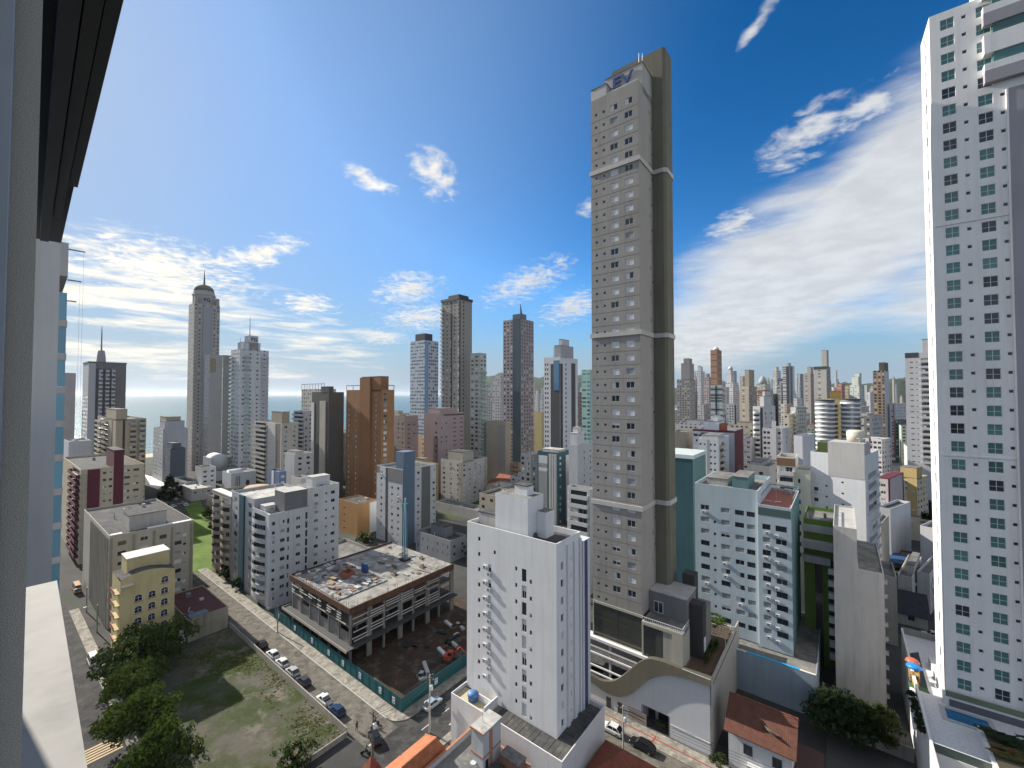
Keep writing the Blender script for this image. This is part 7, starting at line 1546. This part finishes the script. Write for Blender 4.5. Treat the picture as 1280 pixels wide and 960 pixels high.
# ------------------------------------------------------------------ small buildings between the blocks, and the check that labels keep to 16 words
def short(l):
    for k in (',', ' with ', ' of ', ' in ', ' under ', ' at '): l = l.split(k)[0]
    return ' '.join(l.split()[:6])
def proj(p):
    d = p[1] * CP + (p[2] - CH) * SP; return 640 + F_PX * p[0] / d, 480 - F_PX * ((p[2] - CH) * CP - p[1] * SP) / d
LM = []
for k in ALL:
    c_ = k.M @ Vector((k.wf / 2, k.wd / 2, 0)); q = uv(c_); LM.append((q.x, q.y, (k.wf / 2 if abs(k.root.rotation_euler.z - ROT) < .01 else max(k.wf, k.wd) * .6), (k.wd / 2 if abs(k.root.rotation_euler.z - ROT) < .01 else max(k.wf, k.wd) * .6), k, proj(c_ + Vector((0, 0, k.H * .5)))))
rf_ = random.Random(21); used = set(o.get('label') for o in S.objects); made = 0; FIL = []
COLS = (('white', (.52, .52, .52)), ('cream', (.52, .46, .36)), ('grey', (.34, .34, .34)), ('beige', (.42, .37, .29)), ('pale pink', (.46, .38, .35)), ('ochre', (.44, .32, .14)), ('pale green', (.38, .44, .38)), ('sand coloured', (.46, .41, .32)))
ROOFS = (('grey flat roof', ROOF), ('dark flat roof', ROOFD), ('pale flat roof', ROOFL), ('clay red flat roof', plain((.27, .1, .06), .85)), ('brown flat roof', plain((.15, .09, .07), .85)))
for t_ in range(2600):
    px = rf_.choice((rf_.uniform(850, 1165), rf_.uniform(850, 1165), rf_.uniform(420, 735), rf_.uniform(110, 420))); Yq = rf_.uniform(125, 620) ** 1.0
    w_, d_, h = rf_.uniform(8, 17), rf_.uniform(8, 16), rf_.choice((5, 7, 9, 12, 15, 18, 22)) * rf_.uniform(.9, 1.1)
    if Yq > 300: w_ *= 1.6; d_ *= 1.6; h *= 1.7
    if px < 420 and (Yq < 225 or Yq > 330): continue
    X = (px - 640) / F_PX * Yq; q = uv((X, Yq))
    if q.x < -500 or (-71 < q.x < -52 and q.y < 300) or (q.x > -20 and q.y < 128) or (q.x < -66 and q.y < 104): continue
    if px < 420 and 43 < q.y < 75: continue
    if any(abs(q.x - a) < b_ + w_ / 2 + 1.2 and abs(q.y - c_) < e_ + d_ / 2 + 1.2 for a, c_, b_, e_ in FIL): continue
    if any(abs(q.x - a) < b_ + w_ / 2 + 1.0 and abs(q.y - c_) < e_ + d_ / 2 + 1.0 for a, c_, b_, e_, _, _ in LM): continue
    pc = proj((X, Yq, h))
    near = sorted(LM, key=lambda l: (l[5][0] - pc[0]) ** 2 + (l[5][1] - pc[1]) ** 2)
    cn, cc = rf_.choice(COLS); rn, rm = rf_.choice(ROOFS); ok = None
    for l in near[:4]:
        rel = 'left of' if pc[0] < l[5][0] - 6 else 'right of' if pc[0] > l[5][0] + 6 else 'below'
        for adj in (('low' if h < 10 else 'mid height'), ('small' if w_ < 14 else 'wide')):
            lab = f'{adj} {cn} building with {rn} {rel} the {short(l[4].label)}'
            if len(lab.split()) <= 16 and lab not in used: ok = lab; break
        if ok: break
    if not ok: continue
    used.add(ok); FIL.append((q.x, q.y, w_ / 2, d_ / 2)); made += 1
    k = box_uv(ok, q.x - w_ / 2, q.x + w_ / 2, q.y - d_ / 2, q.y + d_ / 2, 0, h, wall(cc, .4), 'building', 'building', rm); k.par = rf_.choice((.3, .6, .9))
    if Yq < 330:
        k.grid('F', max(2, int(w_ / 3.4)), 1.5, 1.15, 'dogb', 2.6, 2.9); k.grid('R', max(2, int(d_ / 3.4)), 1.5, 1.15, 'dogb', 2.6, 2.9)
        if rf_.random() < .6: k.top(.2, .6, .3, .7, rf_.uniform(.6, 2.6))
        if rf_.random() < .5: k.clutter(2)
    else:
        k.fm['F'] = fac(cc, 3.4, .45, .42, 2.9); k.fm['R'] = fac(tuple(v * .95 for v in cc), 3.4, .4, .42, 2.9); k.top(.3, .7, .2, .7, 3)
    k.finish()
    if made >= 135: break
print('FILL', made)
# slim far towers that crowd the skyline
made = 0; spots = []
for t_ in range(2600):
    px = rf_.choice((rf_.uniform(850, 1130), rf_.uniform(850, 1040), rf_.uniform(598, 735))); Yq = rf_.uniform(620, 1500); yt = rf_.uniform(462, 492) if rf_.random() < .7 else rf_.uniform(488, 505)
    if px < 740: yt = rf_.uniform(478, 500)
    if any(abs(px - a) < 2.3 for a in spots): continue
    cn, cc = rf_.choice((('pale', (.5, .5, .5)), ('white', (.6, .6, .6)), ('grey', (.33, .33, .34)), ('beige', (.42, .37, .30)), ('blue grey', (.27, .31, .36)), ('cream', (.54, .50, .42))))
    wd_ = rf_.uniform(3.5, 8); near = sorted(LM, key=lambda l: (l[5][0] - px) ** 2 + (l[5][1] - yt) ** 2); ok = None
    for l in near[:12]:
        rel = 'left of' if px < l[5][0] else 'right of'
        for adj in ('slim far', 'hazy distant', 'narrow faraway'):
            lab = f'{adj} {cn} tower on the skyline {rel} the {short(l[4].label)}'
            if len(lab.split()) <= 16 and lab not in used: ok = lab; break
        if ok: break
    if not ok: continue
    used.add(ok); spots.append(px); made += 1
    far(ok, px - wd_ * .55, px, px + wd_ * .45, yt, Yq, cc, dict(bay=rf_.choice((3., 3.6, 60)), ww=rf_.choice((.45, .6)) , wh=rf_.choice((.4, .5))), tops=[(.3, .8, .1, .7, rf_.uniform(3, 12))] if rf_.random() < .7 else (), ).finish()
    if made >= 105: break
# overhead wires between the poles
def wire(label, a, b_, hs, ha, hb_):
    r = None; mb = MB(); pa, pb = Vector(a), Vector(b_)
    for o_, dz in hs:
        pts = []
        n_ = ((pb - pa).orthogonal() if False else Vector((-(pb - pa).y, (pb - pa).x))).normalized() * o_
        for q in range(11):
            f = q / 10; p = pa.lerp(pb, f) + n_; pts.append((p.x, p.y, ha + (hb_ - ha) * f + dz - 1.1 * 4 * f * (1 - f) * .6))
        mb.tube(pts, .022, 4)
    tag(mb.build('overhead_wires', DARK), label, 'wires')
PA, PB_, PC = gp(537, 916), gp(779, 945), gp(466, 958); PD = xy(-63.8, 120); PE = xy(-125, 49.9); PF = xy(20, 75)
WS_ = ((-.9, 0), (-.3, 0), (.3, 0), (.9, 0), (0, -1.4))
wire('bundle of overhead wires running up the side street from the corner pole', PA, PD, WS_, 10.1, 10.1); wire('bundle of overhead wires from the corner pole to the lot pole', PA, PC, WS_, 10.1, 8.6)
wire('bundle of overhead wires along the pavement in front of the white podium', PB_, PF, WS_, 8.1, 8.1)
for o in S.objects:
    if o.get('label') and len(o['label'].split()) > 16: print('LONG', o['label'])
